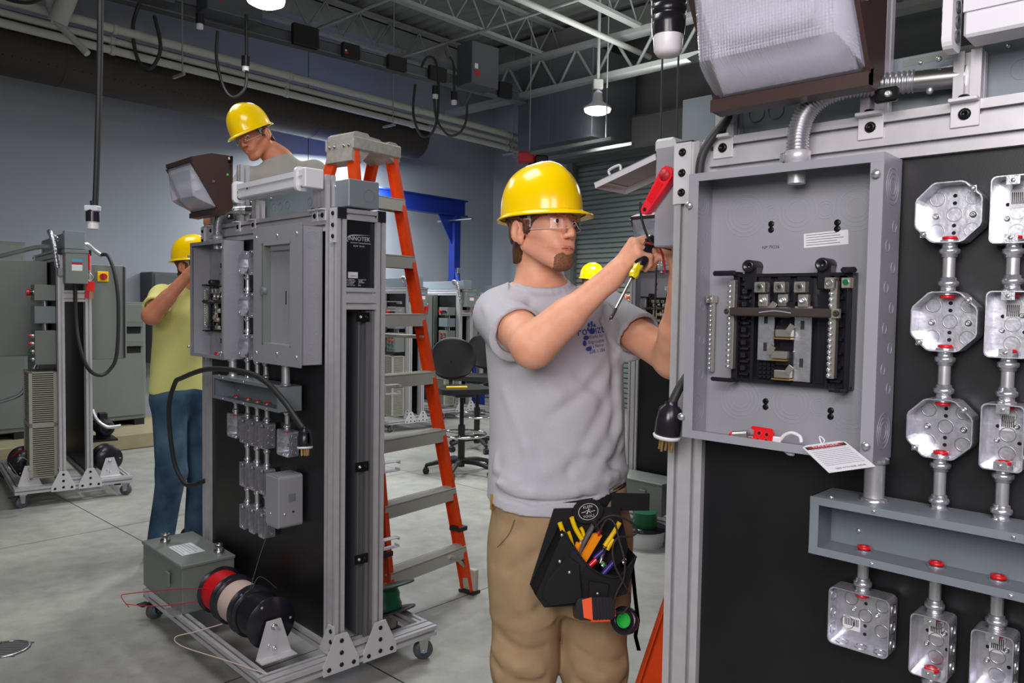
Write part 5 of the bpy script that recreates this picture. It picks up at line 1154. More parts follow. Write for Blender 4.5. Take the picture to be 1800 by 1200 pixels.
def wire(S, pts, r, lab, m): mb = MB(); mb.tube(pts, r, m, 6, 8); o = mb.build('loose_wire'); tag(o, lab, 'wire', 'loose wire ends'); put(o, S, 0, 0, 0); return o
wire(SC, [(.70, -.08, .33), (.62, -.2, .30), (.45, -.30, .27), (.30, -.42, .24), (.28, -.45, .23), (.34, -.44, .20)], .0018, 'loose red wire trailing off the red spool to the left', 'redtag')
wire(SC, [(.66, -.08, .30), (.56, -.2, .24), (.42, -.33, .2), (.30, -.44, .2)], .0018, 'second loose red wire just below the first', 'redtag')
wire(SC, [(.84, -.05, .32), (.83, -.12, .38), (.84, -.17, .30), (.835, -.12, .46), (.83, -.06, .60)], .0012, 'thin wire rising straight up from the white spool', 'duct_grey')
wire(SC, [(.75, -.23, .2), (.66, -.30, .16), (.62, -.36, .143), (.72, -.37, .143), (.95, -.30, .146), (1.15, -.24, .148)], .0022, 'loose white wire lying over the base rail', 'pinkwire')
# large reel behind bench C
t = thing('cable_reel', 'dark cable reel lying behind the base of the bench beside the ladder', 'cable reel', None, wpos(SC, .98, -.36, .15), SC[2])
m = MB(); m.X = Matrix.Rotation(-.35, 4, 'Y'); m.lathe([(.0, .10), (.150, .10), (.152, .104), (.150, .108), (0, .108)], (0, 0, 0), (0, 0, 1), 'panel_dark', 40); m.lathe([(.0, .0), (.135, .0), (.137, .004), (.135, .008), (0, .008)], (0, 0, 0), (0, 0, 1), 'panel_dark', 40); m.build('flange', t)
m = MB(); m.X = Matrix.Rotation(-.35, 4, 'Y'); m.lathe([(.08, .01), (.082, .03), (.078, .05), (.083, .07), (.079, .085), (.08, .099)], (0, 0, 0), (0, 0, 1), 'greenwire', 30); m.build('wound_cable', t)
# short offcuts of strut clipped to the rear post of bench C
for k, (z, lab) in enumerate(((1.42, 'top'), (1.10, 'second'), (.80, 'third'), (.50, 'lowest'))):
    m = MB(); y = TH+.002
    m.box(LS-.03, LS+.0, y, y+.075, z, z+.003, 'alu'); m.box(LS-.03, LS, y, y+.075, z+.035, z+.038, 'alu'); m.box(LS-.03, LS, y, y+.003, z, z+.038, 'alu'); m.box(LS-.03, LS, y+.072, y+.075, z, z+.01, 'alu'); m.box(LS-.03, LS, y+.072, y+.075, z+.028, z+.038, 'alu')
    o = m.build('strut_channel'); tag(o, '%s open metal channel sticking out behind the INNOTEK end post' % lab, 'channel', 'strut channel stubs'); put(o, SC, 0, 0, 0)
# box and wire spool at the foot of bench D
t = thing('transformer_box', 'grey sheet metal box on the base of the bench behind the front worker', 'enclosure', None, wpos(SD, -.0, .255, .14), SD[2])
m = MB(); m.box(0, .46, 0, .225, 0, .205, 'greygreen', .003); m.box(-.004, .464, -.006, .228, .192, .207, 'greygreen', .003); m.build('enclosure', t)
m = MB(); m.box(.30, .345, -.014, -.006, .09, .15, 'greygreen', .002); m.build('latch', t); m = MB(); m.cyl((.05, .05, .207), (.05, .05, .235), .02, 'steel'); m.build('cable_connector', t)
t = thing('wire_spool', 'reel of shiny green wire on a black flange behind the front worker', 'wire spool', None, wpos(SD, .45, .42, 0), 0)
m = MB(); m.lathe([(0, .10), (.135, .10), (.135, .112), (0, .112)], (0, 0, 0), (0, 0, 1), 'blackplastic', 36); m.build('flange', t); m = MB(); m.lathe([(.07+.005*(i % 2), .112+i*.007) for i in range(14)], (0, 0, 0), (0, 0, 1), 'greenwire', 30); m.lathe([(0, .2), (.07, .2)], (0, 0, 0), (0, 0, 1), 'greenwire', 30); m.build('wound_wire', t); m = MB(); m.lathe([(.11, 0), (.125, .10)], (0, 0, 0), (0, 0, 1), 'label', 30); m.build('bucket', t)['label'] = 'pale bucket under the reel'
m = MB(); 
# ------------------------------------------------------------------ motor-control stations (left and back row)
def station_b(S, lab, tagq, full=True):
    st = station(S, lab, simple=True); W_ = tagq
    def dev(name, l, cat, s, n, z, grp=None): return thing(name, l+', '+W_, cat, grp, wpos(S, s, n, z), S[2])
    t = dev('control_enclosure', 'large grey control enclosure mounted on the front face', 'enclosure', .10, 0, 1.02)
    m = MB(); m.box(0, .62, -.40, 0, 0, .70, 'greygreen', .004); m.build('enclosure', t); m = MB(); m.box(.0, .62, -.415, -.40, .005, .695, 'greygreen', .004); d = m.build('door', t)
    m = MB(); m.box(.02, .05, -.43, -.415, .3, .4, 'white', .003); m.build('door_handle', d)
    t = dev('control_enclosure', 'grey enclosure with a yellow rotary switch at the back', 'enclosure', .30, -TH, 1.0)
    m = MB(); m.box(0, .70, 0, .25, 0, .70, 'greygreen', .004); m.build('enclosure', t); m = MB(); m.box(0, .70, .25, .268, .005, .695, 'greygreen', .004); m.box(.70, .706, .245, .255, .01, .69, 'blackmatte'); m.build('door', t)
    m = MB(); m.box(.70, .712, .07, .145, .575, .65, 'yellow', .004); m.cyl((.712, .108, .612), (.735, .108, .612), .024, 'redtag'); m.box(.735, .742, .1, .116, .59, .634, 'redtag', .002); m.build('rotary_switch', t)['label'] = 'yellow plate with a red rotary knob'
    t = dev('safety_switch', 'grey switch box with a blue and red label on the end', 'switch box', LS, 0, 1.55)
    m = MB(); m.box(0, .11, .03, .17, 0, .22, 'greygreen', .004); m.box(-.0, .115, .025, .175, .21, .235, 'greygreen', .003); m.build('enclosure', t)
    m = MB(); m.box(.11, .1108, .07, .135, .09, .17, 'label'); m.box(.1108, .1112, .07, .135, .15, .17, 'lightblue'); m.box(.1108, .1112, .07, .135, .132, .15, 'redtag'); m.build('warning_label', t)
    m = MB(); m.box(.05, .07, .178, .192, .10, .21, 'redlever', .004); m.build('red_lever', t)
    if full:
        t2 = dev('lockout_hasp', 'red lockout hasp with a tag hanging from the switch lever', 'lockout', LS+.06, -.19, 1.55); m = MB(); m.tube([(0, .0, .08), (.0, .02, .05), (0, 0, .02), (0, -.02, .05), (0, 0, .08)], .003, 'steel', 6); m.build('shackle_jaws', t2); m = MB(); m.box(-.006, .006, -.028, .028, -.05, .02, 'red', .003); m.build('hasp_body', t2); m = MB(); m.box(-.002, .002, -.035, -.005, -.10, -.05, 'redtag'); m.box(-.004, 0, .005, .02, -.1, -.05, 'copper'); m.build('tag_card', t2)
    t = dev('top_trough', 'grey closed wireway lying along the top', 'wireway', 0, 0, TP)
    m = MB(); m.box(.05, LS-.05, .05, .16, .003, .12, 'greyblue', .003); m.build('trough', t); m = MB(); m.box(LS-.05, LS+.02, .04, .17, .003, .13, 'greyblue', .003); m.build('end_box', t)
    t = dev('flexible_conduit', 'ribbed metal conduit arching down to the end switch', 'conduit', LS, 0, 1.6, 'arched end conduits')
    m = MB(); P = [(-.16, .03, .26), (-.14, -.01, .29), (-.10, -.03, .31), (-.04, -.035, .30), (-.01, -.02, .22), (-.005, -.01, .14), (0, .0, .06)]; m.tube(P, .016, 'flex', 12, 10, rf=lambda i, K: .016+.002*math.sin(i*2.0)); m.build('ribbed_tube', t); m = MB(); m.box(-.03, .012, .0, .04, .0, .06, 'greybox', .004); m.build('connector', t)
    # pushbutton station, relays
    for z0, h, l in ((1.43, .11, 'topmost'), (1.27, .12, 'middle')):
        t = dev('wiring_duct_box', '%s small grey box of the front stack' % l, 'enclosure', .92, 0, z0, 'stacked small boxes'); m = MB(); m.box(0, .18, -.13, 0, 0, h, 'greygreen' if l != 'middle' else 'greyblue', .003); m.build('enclosure', t)
        if l == 'topmost':
            m = MB(); m.cyl((.06, -.13, .055), (.06, -.165, .055), .022, 'red'); m.build('stop_button', t)
            for x in (.11, .15): m = MB(); m.cyl((x, -.13, .055), (x, -.15, .055), .015, 'blackplastic'); m.cyl((x, -.128, .055), (x, -.135, .055), .019, 'steel'); m.build('selector_knob', t)
    for z0 in (1.395, 1.195):
        for i in range(3): o = nippl(.05 if z0 < 1.3 else .04) if False else None
    t = dev('pushbutton_station', 'grey pushbutton box with red and green buttons', 'control box', .92, 0, .98); m = MB(); m.box(0, .18, -.13, 0, 0, .24, 'greygreen', .003); m.build('enclosure', t)
    for i in range(4):
        for j in range(2):
            m = MB(); c = 'red' if i > 1 else 'greenwire'; z = .035+i*.055; m.cyl((.06+.07*j, -.13, z), (.06+.07*j, -.143, z), .018, 'steel', n=14); m.cyl((.06+.07*j, -.143, z), (.06+.07*j, -.155, z), .012, c, n=14); m.build('push_button', t)['label'] = 'red push button' if c == 'red' else 'green push button'
    for k, zc in enumerate((1.39, 1.22)):
        for i in range(3): pass
    t = dev('conduit_bank', 'three short vertical conduits between the stacked boxes', 'conduit', .92, 0, 1.22)
    for i in range(3): m = MB(); m.cyl((.06+.035*i, -.06, 0), (.06+.035*i, -.06, .05), .009, 'conduit', n=10); m.cyl((.06+.035*i, -.06, .17), (.06+.035*i, -.06, .21), .009, 'conduit', n=10); m.build('conduit_pipe', t)
    # perforated resistor cabinet
    t = dev('louvered_cabinet', 'cream perforated cabinet standing on the front side', 'cabinet', .80, 0, .18); c = 'cream'
    m = MB(); m.box(0, .30, -.17, 0, 0, .01, c); m.box(0, .30, -.17, 0, .74, .75, c); m.box(0, .30, -.17, 0, .36, .39, c)
    for x in (0, .285): m.box(x, x+.015, -.17, -.15, 0, .75, c); m.box(x, x+.015, -.02, 0, 0, .75, c)
    m.box(.015, .285, -.155, -.15, 0, .75, 'darkhole'); m.box(.28, .285, -.15, 0, 0, .75, 'darkhole'); m.build('frame', t)
    m = MB()
    for i in range(50):
        z = .015+i*.0148
        m.box(.015, .285, -.166, -.155, z, z+.008, c); m.box(.287, .297, -.15, -.02, z, z+.008, c)
    m.build('louvers', t)
    return st
def Spose(nx, ny, th):   # pose from the near-left base corner
    c, q = math.cos(th), math.sin(th); return (nx-1.2*c-.27*q, ny-1.2*q+.27*c, th)
SB = Spose(-3.37, 5.22, -.90)
stB = station_b(SB, 'aluminium bench frame on casters at the left edge with grey enclosures', 'left-edge bench')
# spools, motors and a drooping cable on the left station
o = motor_spool('redtag', rr=.07, w=.20); put(o, SB, .70, .17, .2585, 'dark spool with a paper tag on the base of the left-edge bench')
t = thing('paper_tag', 'white printed tag tied over the dark spool of the left-edge bench', 'tag', None, wpos(SB, .97, .20, .235), SB[2]); m = MB(); m.X = Matrix.Rotation(.5, 4, 'X') @ Matrix.Rotation(.3, 4, 'Y'); m.box(-.04, .09, -.045, -.044, -.02, .075, 'label'); m.build('card', t); m = MB(); m.tube([(.0, -.03, .05), (.0, .0, .08), (.01, .03, .06)], .0015, 'pinkwire', 6); m.build('string', t)
bracket(SB, 1.08, .17, 'triangular spool bracket on the front side of the left-edge bench')
bracket(SB, 1.08, -TH-.13, 'triangular spool bracket on the back side of the left-edge bench')
o = motor_spool('blackplastic', rr=.07, w=.14); put(o, SB, .90, -TH-.13, .2585, 'black spool on the back side of the left-edge bench')
def motor(S, s, n, z, lab, c='blackmatte', r=.075, L=.2, rz=0, face=True):
    t = thing('electric_motor', lab, 'motor', 'electric motors', wpos(S, s, n, z), S[2]+rz)
    m = MB(); m.lathe([(0, 0), (r*.9, 0), (r, .02), (r, L-.03), (r*.85, L), (0, L)], (0, 0, 0), (1, 0, 0), c, 28)
    for a in range(18): q = a*math.pi/9; m.box(.03, L-.04, -.001, .001, 0, 0, c) if False else m.cyl((.03, r*math.cos(q), r*math.sin(q)), (L-.04, r*math.cos(q), r*math.sin(q)), .003, c, n=4)
    m.build('motor_body', t); m = MB(); m.lathe([(r*.5, 0), (r*.85, 0), (r*.85, .012), (r*.5, .012)], (L, 0, 0), (1, 0, 0), 'steel' if face else c, 24); m.build('end_bell', t); m = MB(); m.box(.05, L-.06, -.04, .04, -r-.02, -r+.01, c); m.build('foot', t); m = MB(); m.box(.06, .14, -.03, .03, r-.01, r+.04, c, .004); m.build('terminal_box', t); return t
motor(SB, .55, .50, .40, 'dark grey motor with a round steel end at the left edge of the photo', 'duct_grey', .09, .26, -.5)
motor(SB, .62, -TH-.15, .46, 'black motor on the back side of the left-edge bench', 'blackmatte', .065, .24, .0, False)
t = thing('motor_shelf', 'small metal stand carrying the round-ended motor at the left edge', 'stand', None, wpos(SB, .58, .50, 0), SB[2]-.5); m = MB(); m.box(-.05, .3, -.12, .12, .27, .29, 'alu'); m.build('shelf', t)
for x in (-.04, .28):
    for y in (-.11, .11): m = MB(); m.box(x-.012, x+.012, y-.012, y+.012, 0, .27, 'alu'); m.build('leg', t)
t = thing('motor_shelf', 'small black shelf carrying the black motor on the back of the left-edge bench', 'stand', None, wpos(SB, .60, -TH-.15, 0), SB[2]); m = MB(); m.box(0, .26, -.14, .08, .36, .375, 'blackmatte'); m.build('shelf', t); m = MB(); m.box(0, .26, -.14, -.12, .28, .36, 'blackmatte'); m.build('bracket', t)
scord(SB, [(1.23, .10, 1.56), (1.22, .105, 1.30), (1.25, .12, 1.12), (1.26, .17, .96), (1.20, .25, .90), (1.18, .32, .93), (1.19, .37, 1.05), (1.18, .385, 1.4), (1.15, .37, 1.62), (1.08, .34, 1.76), (1.02, .30, 1.77)], .013, 'thick black cable drooping in a loop from the end of the left-edge bench')
scord(SB, [(1.08, .165, 1.83), (1.05, .21, 1.84), (1.03, .26, 1.80), (1.02, .31, 1.765)], .016, 'short grey conduit on top joining the trough and the drooping cable, left-edge bench').data.materials[0] = M['conduit']
scord(SB, [(.10, -.38, 1.72), (.3, -.2, 1.78), (.45, -.05, 1.83), (.55, .04, 1.84)], .018, 'grey conduit from the front enclosure to the top trough of the left-edge bench').data.materials[0] = M['conduit']
scord(SB, [(.95, .25, .62), (1.0, .27, .55), (1.05, .33, .50), (1.05, .42, .50)], .014, 'short silver conduit curving down to the black motor').data.materials[0] = M['conduit']
scord(SB, [(.50, -.05, .95), (.5, -.12, .78), (.48, -.18, .70), (.40, -.4, .62), (.45, -.55, .55)], .014, 'silver conduit leading to the motor at the left edge').data.materials[0] = M['conduit']
def Spose(nx, ny, th):   # pose from the near-left base corner
    c, q = math.cos(th), math.sin(th); return (nx-1.2*c-.27*q, ny-1.2*q+.27*c, th)
for (x, y, l, w_) in ((-1.36, 8.6, 'aluminium bench frame seen through the ladder, nearest of the back row', 'nearest back-row bench'), (-.86, 9.62, 'aluminium bench frame in the back row behind the chairs', 'middle back-row bench'), (.10, 10.95, 'aluminium bench frame at the far end of the back row', 'farthest back-row bench')):
    known = set(o.name for o in C.objects); station_b(Spose(x, y, -.84), l, w_, True)
    for o in list(C.objects):
        if o.name not in known and o.parent is None: o.location.z *= .915; o.scale.z = .915
# ------------------------------------------------------------------ orange stepladder
def ladder():
    F_ = [V3((-.195, 3.85, 0)), V3((-.53, 3.40, 0))]; T_ = [V3((-.63, 4.02, 2.21)), V3((-.800, 3.795, 2.21))]
    back = nrm((-.8, .6, 0)); G_ = [T_[0]+back*.12, T_[1]+back*.12]; R_ = [V3((-1.27, 4.50, 0)), V3((-1.56, 4.11, 0))]
    base = V3((-.85, 3.98, 0)); off = tuple(base)
    t = thing('step_ladder', 'tall orange fiberglass step ladder standing behind the bench with INNOTEK plate', 'ladder', None, tuple(base))
    pair = nrm(F_[0]-F_[1])
    def rail(a, b, inward, nm):
        m = MB(); d = nrm(b-a); u = nrm(inward-d*(inward@d)); v = np.cross(d, u); L_ = float(np.linalg.norm(b-a))
        P = [(-.032, 0), (.032, 0), (.032, .026), (.028, .026), (.028, .004), (-.028, .004), (-.028, .026), (-.032, .026)]   # channel: web outward
        vs = [a+v*p+u*q for p, q in P]+[b+v*p+u*q for p, q in P]; n = len(P); m.add(vs, [(i, (i+1) % n, n+(i+1) % n, n+i) for i in range(n)]+[tuple(range(n))[::-1], tuple(range(n, 2*n))], 'orange_frp')
        return m.build(nm, t, off)
    rr = []
    for a, b, s in ((F_[0], T_[0], -1), (F_[1], T_[1], 1)): rr.append(rail(a, b, pair*s, 'front_rail'))
    for a, b, s in ((R_[0], G_[0], -1), (R_[1], G_[1], 1)): rr.append(rail(a, b, pair*s, 'rear_rail'))
    for fr_, tp, nm, sgn in ((F_, T_, 'step', -1), (R_, G_, 'rear_step', 1)):
        for i in range(7):
            z = .235+.29*i; f = z/2.21; a = fr_[0]+(tp[0]-fr_[0])*f; b = fr_[1]+(tp[1]-fr_[1])*f; a, b = a-pair*.004, b+pair*.004
            m = MB(); dd = b-a; w_ = back; top = [a-w_*.038, b-w_*.038, b+w_*.038, a+w_*.038]; zz = V3((0, 0, .004))
            m.add([p+zz for p in top]+[p-zz for p in top], [(0, 1, 2, 3), (7, 6, 5, 4), (0, 4, 5, 1), (2, 6, 7, 3), (1, 5, 6, 2), (0, 3, 7, 4)], 'kick')
            for sg in (-1, 1):
                p, q = a+w_*.038*sg, b+w_*.038*sg; dn = V3((0, 0, -.058)); e = w_*.004*-sg; m.add([p, q, q+dn, p+dn, p+e, q+e, q+dn+e, p+dn+e], [(0, 1, 2, 3), (7, 6, 5, 4), (3, 2, 6, 7), (0, 4, 5, 1), (1, 5, 6, 2), (0, 3, 7, 4)], 'kick')
            for k in range(5): p = a-w_*(.03-.015*k)+zz; q = b-w_*(.03-.015*k)+zz; m.cyl(p, q, .0015, 'kick', n=4, caps=False)
            st_ = m.build(nm, t, off)
            m = MB()
            for P_, s in ((a, 1), (b, -1)):
                for dz in (0, -.04): m.screw(P_+pair*s*.005-w_*.012+V3((0, 0, dz-.006)), pair*s, .006, 'steel', .004)
            m.build('rivet', st_, off)
    # feet
    for p, s in ((F_[0], 1), (F_[1], -1), (R_[0], 1), (R_[1], -1)):
        m = MB(); m.X = Matrix.Translation(p) @ Matrix.Rotation(math.atan2(pair[1], pair[0]), 4, 'Z'); m.box(-.008 if s > 0 else -.022, .022 if s > 0 else .008, -.042, .042, .012, .12, 'kick', .004); m.box(-.03, .03, -.05, .05, 0, .014, 'rubber', .003); m.build('foot', t, off)
    # knee braces, spreaders
    m = MB(); a = F_[0]+(T_[0]-F_[0])*.02; b = F_[0]-pair*.16+V3((0, 0, .22)); m.tube([a+V3((-.02, 0, .09)), (a+b)/2+V3((-.01, 0, .06)), b], .012, 'kick', 4, 4); m.build('knee_brace', t, off)
    m = MB(); 
    for f in (.14,):
        for i in (0, 1): p = F_[i]+(T_[i]-F_[i])*f; m.X = Matrix.Translation(p) @ Matrix.Rotation(math.atan2(pair[1], pair[0]), 4, 'Z'); m.box(-.030, .030, -.036, .036, 0, .022, 'rubber', .002)
    m.X = None; m.build('strap', t, off)
    for i in (0, 1):
        m = MB(); p = F_[i]+(T_[i]-F_[i])*.58; q = R_[i]+(G_[i]-R_[i])*.58; m.tube([p, q], .010, 'kick', 4, 1); m.build('spreader_bar', t, off)
    # moulded cap
    c0 = (T_[0]+G_[0])/2; c1 = (T_[1]+G_[1])/2; ang = math.atan2(*(c0-c1)[1::-1]); cc = (c0+c1)/2
    m = MB(); m.X = Matrix.Translation((cc[0], cc[1], 2.21)) @ Matrix.Rotation(math.atan2((c0-c1)[1], (c0-c1)[0]), 4, 'Z')
    hw = .150; n = 16
    prof = [(-hw-.01, -.075), (-hw, .055), (-hw+.02, .068), (-.06, .068), (-.045, .055), (.02, .052), (.035, .045), (.08, .045), (.09, .055), (hw-.02, .055), (hw, .045), (hw+.012, -.035), (hw-.02, -.045), (.06, -.015), (-.04, -.015), (-hw+.04, -.09)]
    m.prism(prof, 'y', -.095, .095, 'cap_grey')
    m.box(-hw-.012, hw+.014, -.105, -.093, -.02, .042, 'cap_grey', .006); m.box(-hw-.012, hw+.014, .093, .105, -.02, .042, 'cap_grey', .006)
    for x in (-hw-.012,):
        for y in (-.07, -.035, .035, .07): m.screw((x+.003, y, -.0), (-1, 0, .08), .008, 'steel'); 
    m.build('top_cap', t, off)['label'] = 'grey moulded top cap'
ladder()
# red-orange ladder foot seen beside the right bench
t = thing('step_ladder', 'orange ladder rail leaning beside the foot of the right foreground bench', 'ladder', None, (.55, 2.0, 0))
def rl(a, b, w_, nm):
    m = MB(); a, b = V3(a), V3(b); d = nrm(b-a); u = nrm(np.cross(d, (0, 1, 0))); v = np.cross(d, u); P = [(-w_, 0), (w_, 0), (w_, .028), (w_-.004, .028), (w_-.004, .005), (-w_+.004, .005), (-w_+.004, .028), (-w_, .028)]; n = len(P)
    m.add([a+u*p+v*q for p, q in P]+[b+u*p+v*q for p, q in P], [(i, (i+1) % n, n+(i+1) % n, n+i) for i in range(n)]+[tuple(range(n))[::-1], tuple(range(n, 2*n))], 'orange_frp'); return m.build(nm, t, (.55, 2.0, 0))
rl((.20, 1.86, 0), (.60, 2.06, 1.12), .042, 'front_rail'); rl((.55, 2.35, 0), (.78, 2.3, 1.12), .042, 'front_rail')
for i in range(3): m = MB(); z = .28+i*.3; f = z/1.12; a = V3((.20, 1.86, 0))+(V3((.60, 2.06, 1.12))-V3((.20, 1.86, 0)))*f; b = V3((.55, 2.35, 0))+(V3((.78, 2.3, 1.12))-V3((.55, 2.35, 0)))*f; m.cyl(a+V3((.012, .01, 0)), b, .025, 'kick', n=4); m.build('step', t, (.55, 2.0, 0))
m = MB(); m.box(.545, .81, 2.02, 2.34, 1.1, 1.16, 'cap_grey', .01); m.build('top_cap', t, (.55, 2.0, 0))
# ------------------------------------------------------------------ drafting chairs
def chair(lab, x, y, rz, first=None):
    if first: o = dup(first); o.location = (x, y, 0); o.rotation_euler = (0, 0, rz); o['label'] = lab; return o
    t = thing('drafting_chair', lab, 'chair', 'black drafting stools', (x, y, 0), rz); b = 'chair_black'
    m = MB(); P = rounded(.46, .44, .09, 6); m.prism([(a-.23, c_-.22) for a, c_ in P], 'z', .70, .745, b); m.build('seat', t)
    m = MB(); vs = []; fs = []; nn_ = 14
    for j in range(nn_+1):
        for i in range(nn_+1):
            a = -1+2*i/nn_; c_ = -1+2*j/nn_; sx = math.sqrt(max(0, 1-.5*c_*c_)); sz = math.sqrt(max(0, 1-.5*a*a)); X_ = a*sx*.215; Z_ = .97+c_*sz*.19; vs.append((X_, .24-.05*(1-a*a)*-1-.0, Z_))
    N_ = len(vs); vs += [(p[0], p[1]+.022, p[2]) for p in vs]
    for j in range(nn_):
        for i in range(nn_): k = j*(nn_+1)+i; fs += [(k, k+1, k+nn_+2, k+nn_+1), (N_+k, N_+k+nn_+1, N_+k+nn_+2, N_+k+1)]
    ed = [i for i in range(nn_+1)]+[j*(nn_+1)+nn_ for j in range(1, nn_+1)]+[nn_*(nn_+1)+i for i in range(nn_-1, -1, -1)]+[j*(nn_+1) for j in range(nn_-1, 0, -1)]
    for k in range(len(ed)): a, c_ = ed[k], ed[(k+1) % len(ed)]; fs.append((a, N_+a, N_+c_, c_))
    m.add(vs, fs, b, True); m.build('backrest', t)
    m = MB(); m.tube([(0, .10, .69), (0, .28, .70), (0, .315, .80), (0, .30, .95)], .016, b, 8); m.build('back_support', t)
    m = MB(); m.cyl((0, 0, .06), (0, 0, .42), .03, b); m.cyl((0, 0, .42), (0, 0, .68), .018, 'blackplastic'); m.box(-.09, .09, -.1, .12, .665, .70, b, .01); m.build('gas_column', t)
    m = MB(); m.tube([(.21*math.cos(a), .21*math.sin(a), .34) for a in np.linspace(0, 2*math.pi, 20, False)], .011, 'chrome', 8, 2, True)
    for a in (0, 2.1, 4.2): m.cyl((.03*math.cos(a), .03*math.sin(a), .34), (.21*math.cos(a), .21*math.sin(a), .34), .007, 'chrome', n=6)
    m.build('foot_ring', t)
    for i in range(5):
        a = i*2*math.pi/5+.35; c_, s_ = math.cos(a), math.sin(a); m = MB(); m.tube([(.02*c_, .02*s_, .11), (.16*c_, .16*s_, .105), (.30*c_, .30*s_, .075)], .02, b, 8, rf=lambda i_, K: .026-.010*i_/K); m.cyl((.30*c_, .30*s_, .04), (.30*c_, .30*s_, .08), .012, b, n=8); leg = m.build('base_arm', t)
        m = MB(); m.cyl((.30*c_-.024*s_, .30*s_+.024*c_, .028), (.30*c_+.024*s_, .30*s_-.024*c_, .028), .028, 'blackplastic', n=16); m.build('caster', leg)
    return t
c1 = chair('black drafting stool with chrome foot ring, the nearer of two behind the ladder', -.42, 6.60, .4)
chair('black drafting stool, the farther of two, partly hidden by the front worker', -.34, 7.75, -.3, c1)
t = thing('yellow_cushion_strap', 'flat yellow tool lying on the seat of the nearer drafting stool', 'tool', None, (-.42, 6.5, .745), .3); m = MB(); m.box(-.13, .05, -.012, .012, 0, .018, 'yellow', .003); m.build('handle', t)
t.name = 'yellow_hand_tool'
# ------------------------------------------------------------------ people
from mathutils.bvhtree import BVHTree
def hairmesh(V, P, R, hs, root, off, nape=-.085, t=.009, name='hair'):
    c = P(0, 0, 0)
    def fn(X, Y, Z):
        dx, dy, dz = X-c[0], Y-c[1], Z-c[2]; x, y, z = [(dx*R[0, i]+dy*R[1, i]+dz*R[2, i])/hs for i in range(3)]; ax = np.abs(x)
        line = np.interp(y, [-.13, -.050, -.038, -.030, .008, .012, .026, .032, .045, .06, .09], [nape, nape, -.060, .002, .004, -.030, -.026, -.002, .010, .014, .018]).astype(np.float32)
        line = line+.0022*np.sin(x*700+y*420)+.0015*np.sin(y*1100-x*330)
        d = np.maximum((line-z)*.7, np.where(z < .01, ax-.084, ax-.11))
        return d + .0010*np.sin(x*520+y*640+2*np.sin(z*45))+.0008*np.sin(y*1300-x*860+z*60)
    v, f = V.region(fn, c-.165, c+.165, t); return npmesh(name, v, f, 'hair', root, off)
def facebits(V, P, R, hs, root, body, off, beard=False, sc='lips'):
    c = P(0, 0, 0)
    def lc(X, Y, Z): dx, dy, dz = X-c[0], Y-c[1], Z-c[2]; return [(dx*R[0, i]+dy*R[1, i]+dz*R[2, i])/hs for i in range(3)]
    def lips(X, Y, Z): x, y, z = lc(X, Y, Z); return np.maximum(np.maximum((np.sqrt((x/.0255)**2+((z+.0708)/.0072)**2)-1)*.008, .07-y), np.abs(y-.09)-.03)
    v, f = V.region(lips, P(0, .08, -.07)-.05, P(0, .08, -.07)+.05, .0010)
    if len(v): npmesh('lips', v, f, 'lips', body, off)
    bb = BVHTree.FromObject(body, bpy.context.evaluated_depsgraph_get()); ml = []
    for x_ in np.linspace(-.0235, .0235, 15):
        o_ = P(x_, .16, -.0706-.0016*(x_/.0235)**2)-V3(off); h_ = bb.ray_cast(Vector(o_), Vector(-R[:, 1]), .2)
        if h_[0] is not None: ml.append(tuple(V3(h_[0])+V3(off)+R[:, 1]*.0007))
    if len(ml) > 4: m_ = MB(); m_.tube(ml, .0011, 'inner_mouth', 6, 2, rf=lambda i, K: .0005+.0008*math.sin(math.pi*i/(K-1))); m_.build('mouth_line', body, off)
    def brows(X, Y, Z):
        x, y, z = lc(X, Y, Z); ax = np.abs(x)
        return np.maximum(np.maximum(np.abs(z-.0200+5*(ax-.033)**2)-.0032*(1.25-ax*9), np.abs(ax-.033)-.020), .04-y)
    v, f = V.region(brows, c-.13, c+.13, .0012)
    if len(v): npmesh('eyebrows', v, f, 'hair', body, off)
    if beard:
        def bd(X, Y, Z):
            x, y, z = lc(X, Y, Z); e1 = (np.sqrt((x/.034)**2+((y-.078)/.035)**2+((z+.105)/.032)**2)-1)*.03
            hole = (np.sqrt((x/.024)**2+((z+.070)/.017)**2)-1)*.013; n = .0012*np.sin(x*900+z*400)*np.sin(y*700-z*850)+.0012*np.sin(x*2100)*np.sin(z*1900+y*900)
            return np.maximum(e1, -hole)+n
        v, f = V.region(bd, P(0, .07, -.1)-.06, P(0, .07, -.1)+.06, .0032); npmesh('goatee', v, f, 'beard', body, off)
        def stb(X, Y, Z):
            x, y, z = lc(X, Y, Z); ax = np.abs(x)
            jaw = np.maximum(np.maximum(z+.062+.35*(y-.06)*(y < .06), -(z+.112+.25*(y < .05)*(.05-y)*-1.0)), -.005-y); mous = np.maximum(np.maximum(np.abs(z+.0575)-.0055, ax-.027), .07-y)
            return np.maximum(jaw, (y-.125))+.0008*np.sin(x*1500+z*900)
        v, f = V.region(stb, c-.14, c+.14, .0006)
        if len(v): npmesh('stubble', v, f, 'stubble', body, off)
def mk_person(label, base): return thing('person', label, 'person', None, base)
def shoes(root, off, feet, mt='blackmatte'):
    for (p, d) in feet:
        p = V3(p); d = nrm(d); V = Vox(p-.22, p+.24, .007); V.cap(p+V3((0, 0, .055))-d*.05, p+V3((0, 0, .04))+d*.15, .045, .038, .03); V.cap(p+V3((0, 0, .07)), p+V3((0, 0, .13)), .045, .048, .03); V.plane(p+V3((0, 0, .002)), (0, 0, -1)); v, f = V.mesh(); npmesh('work_boot', v, f, mt, root, off)
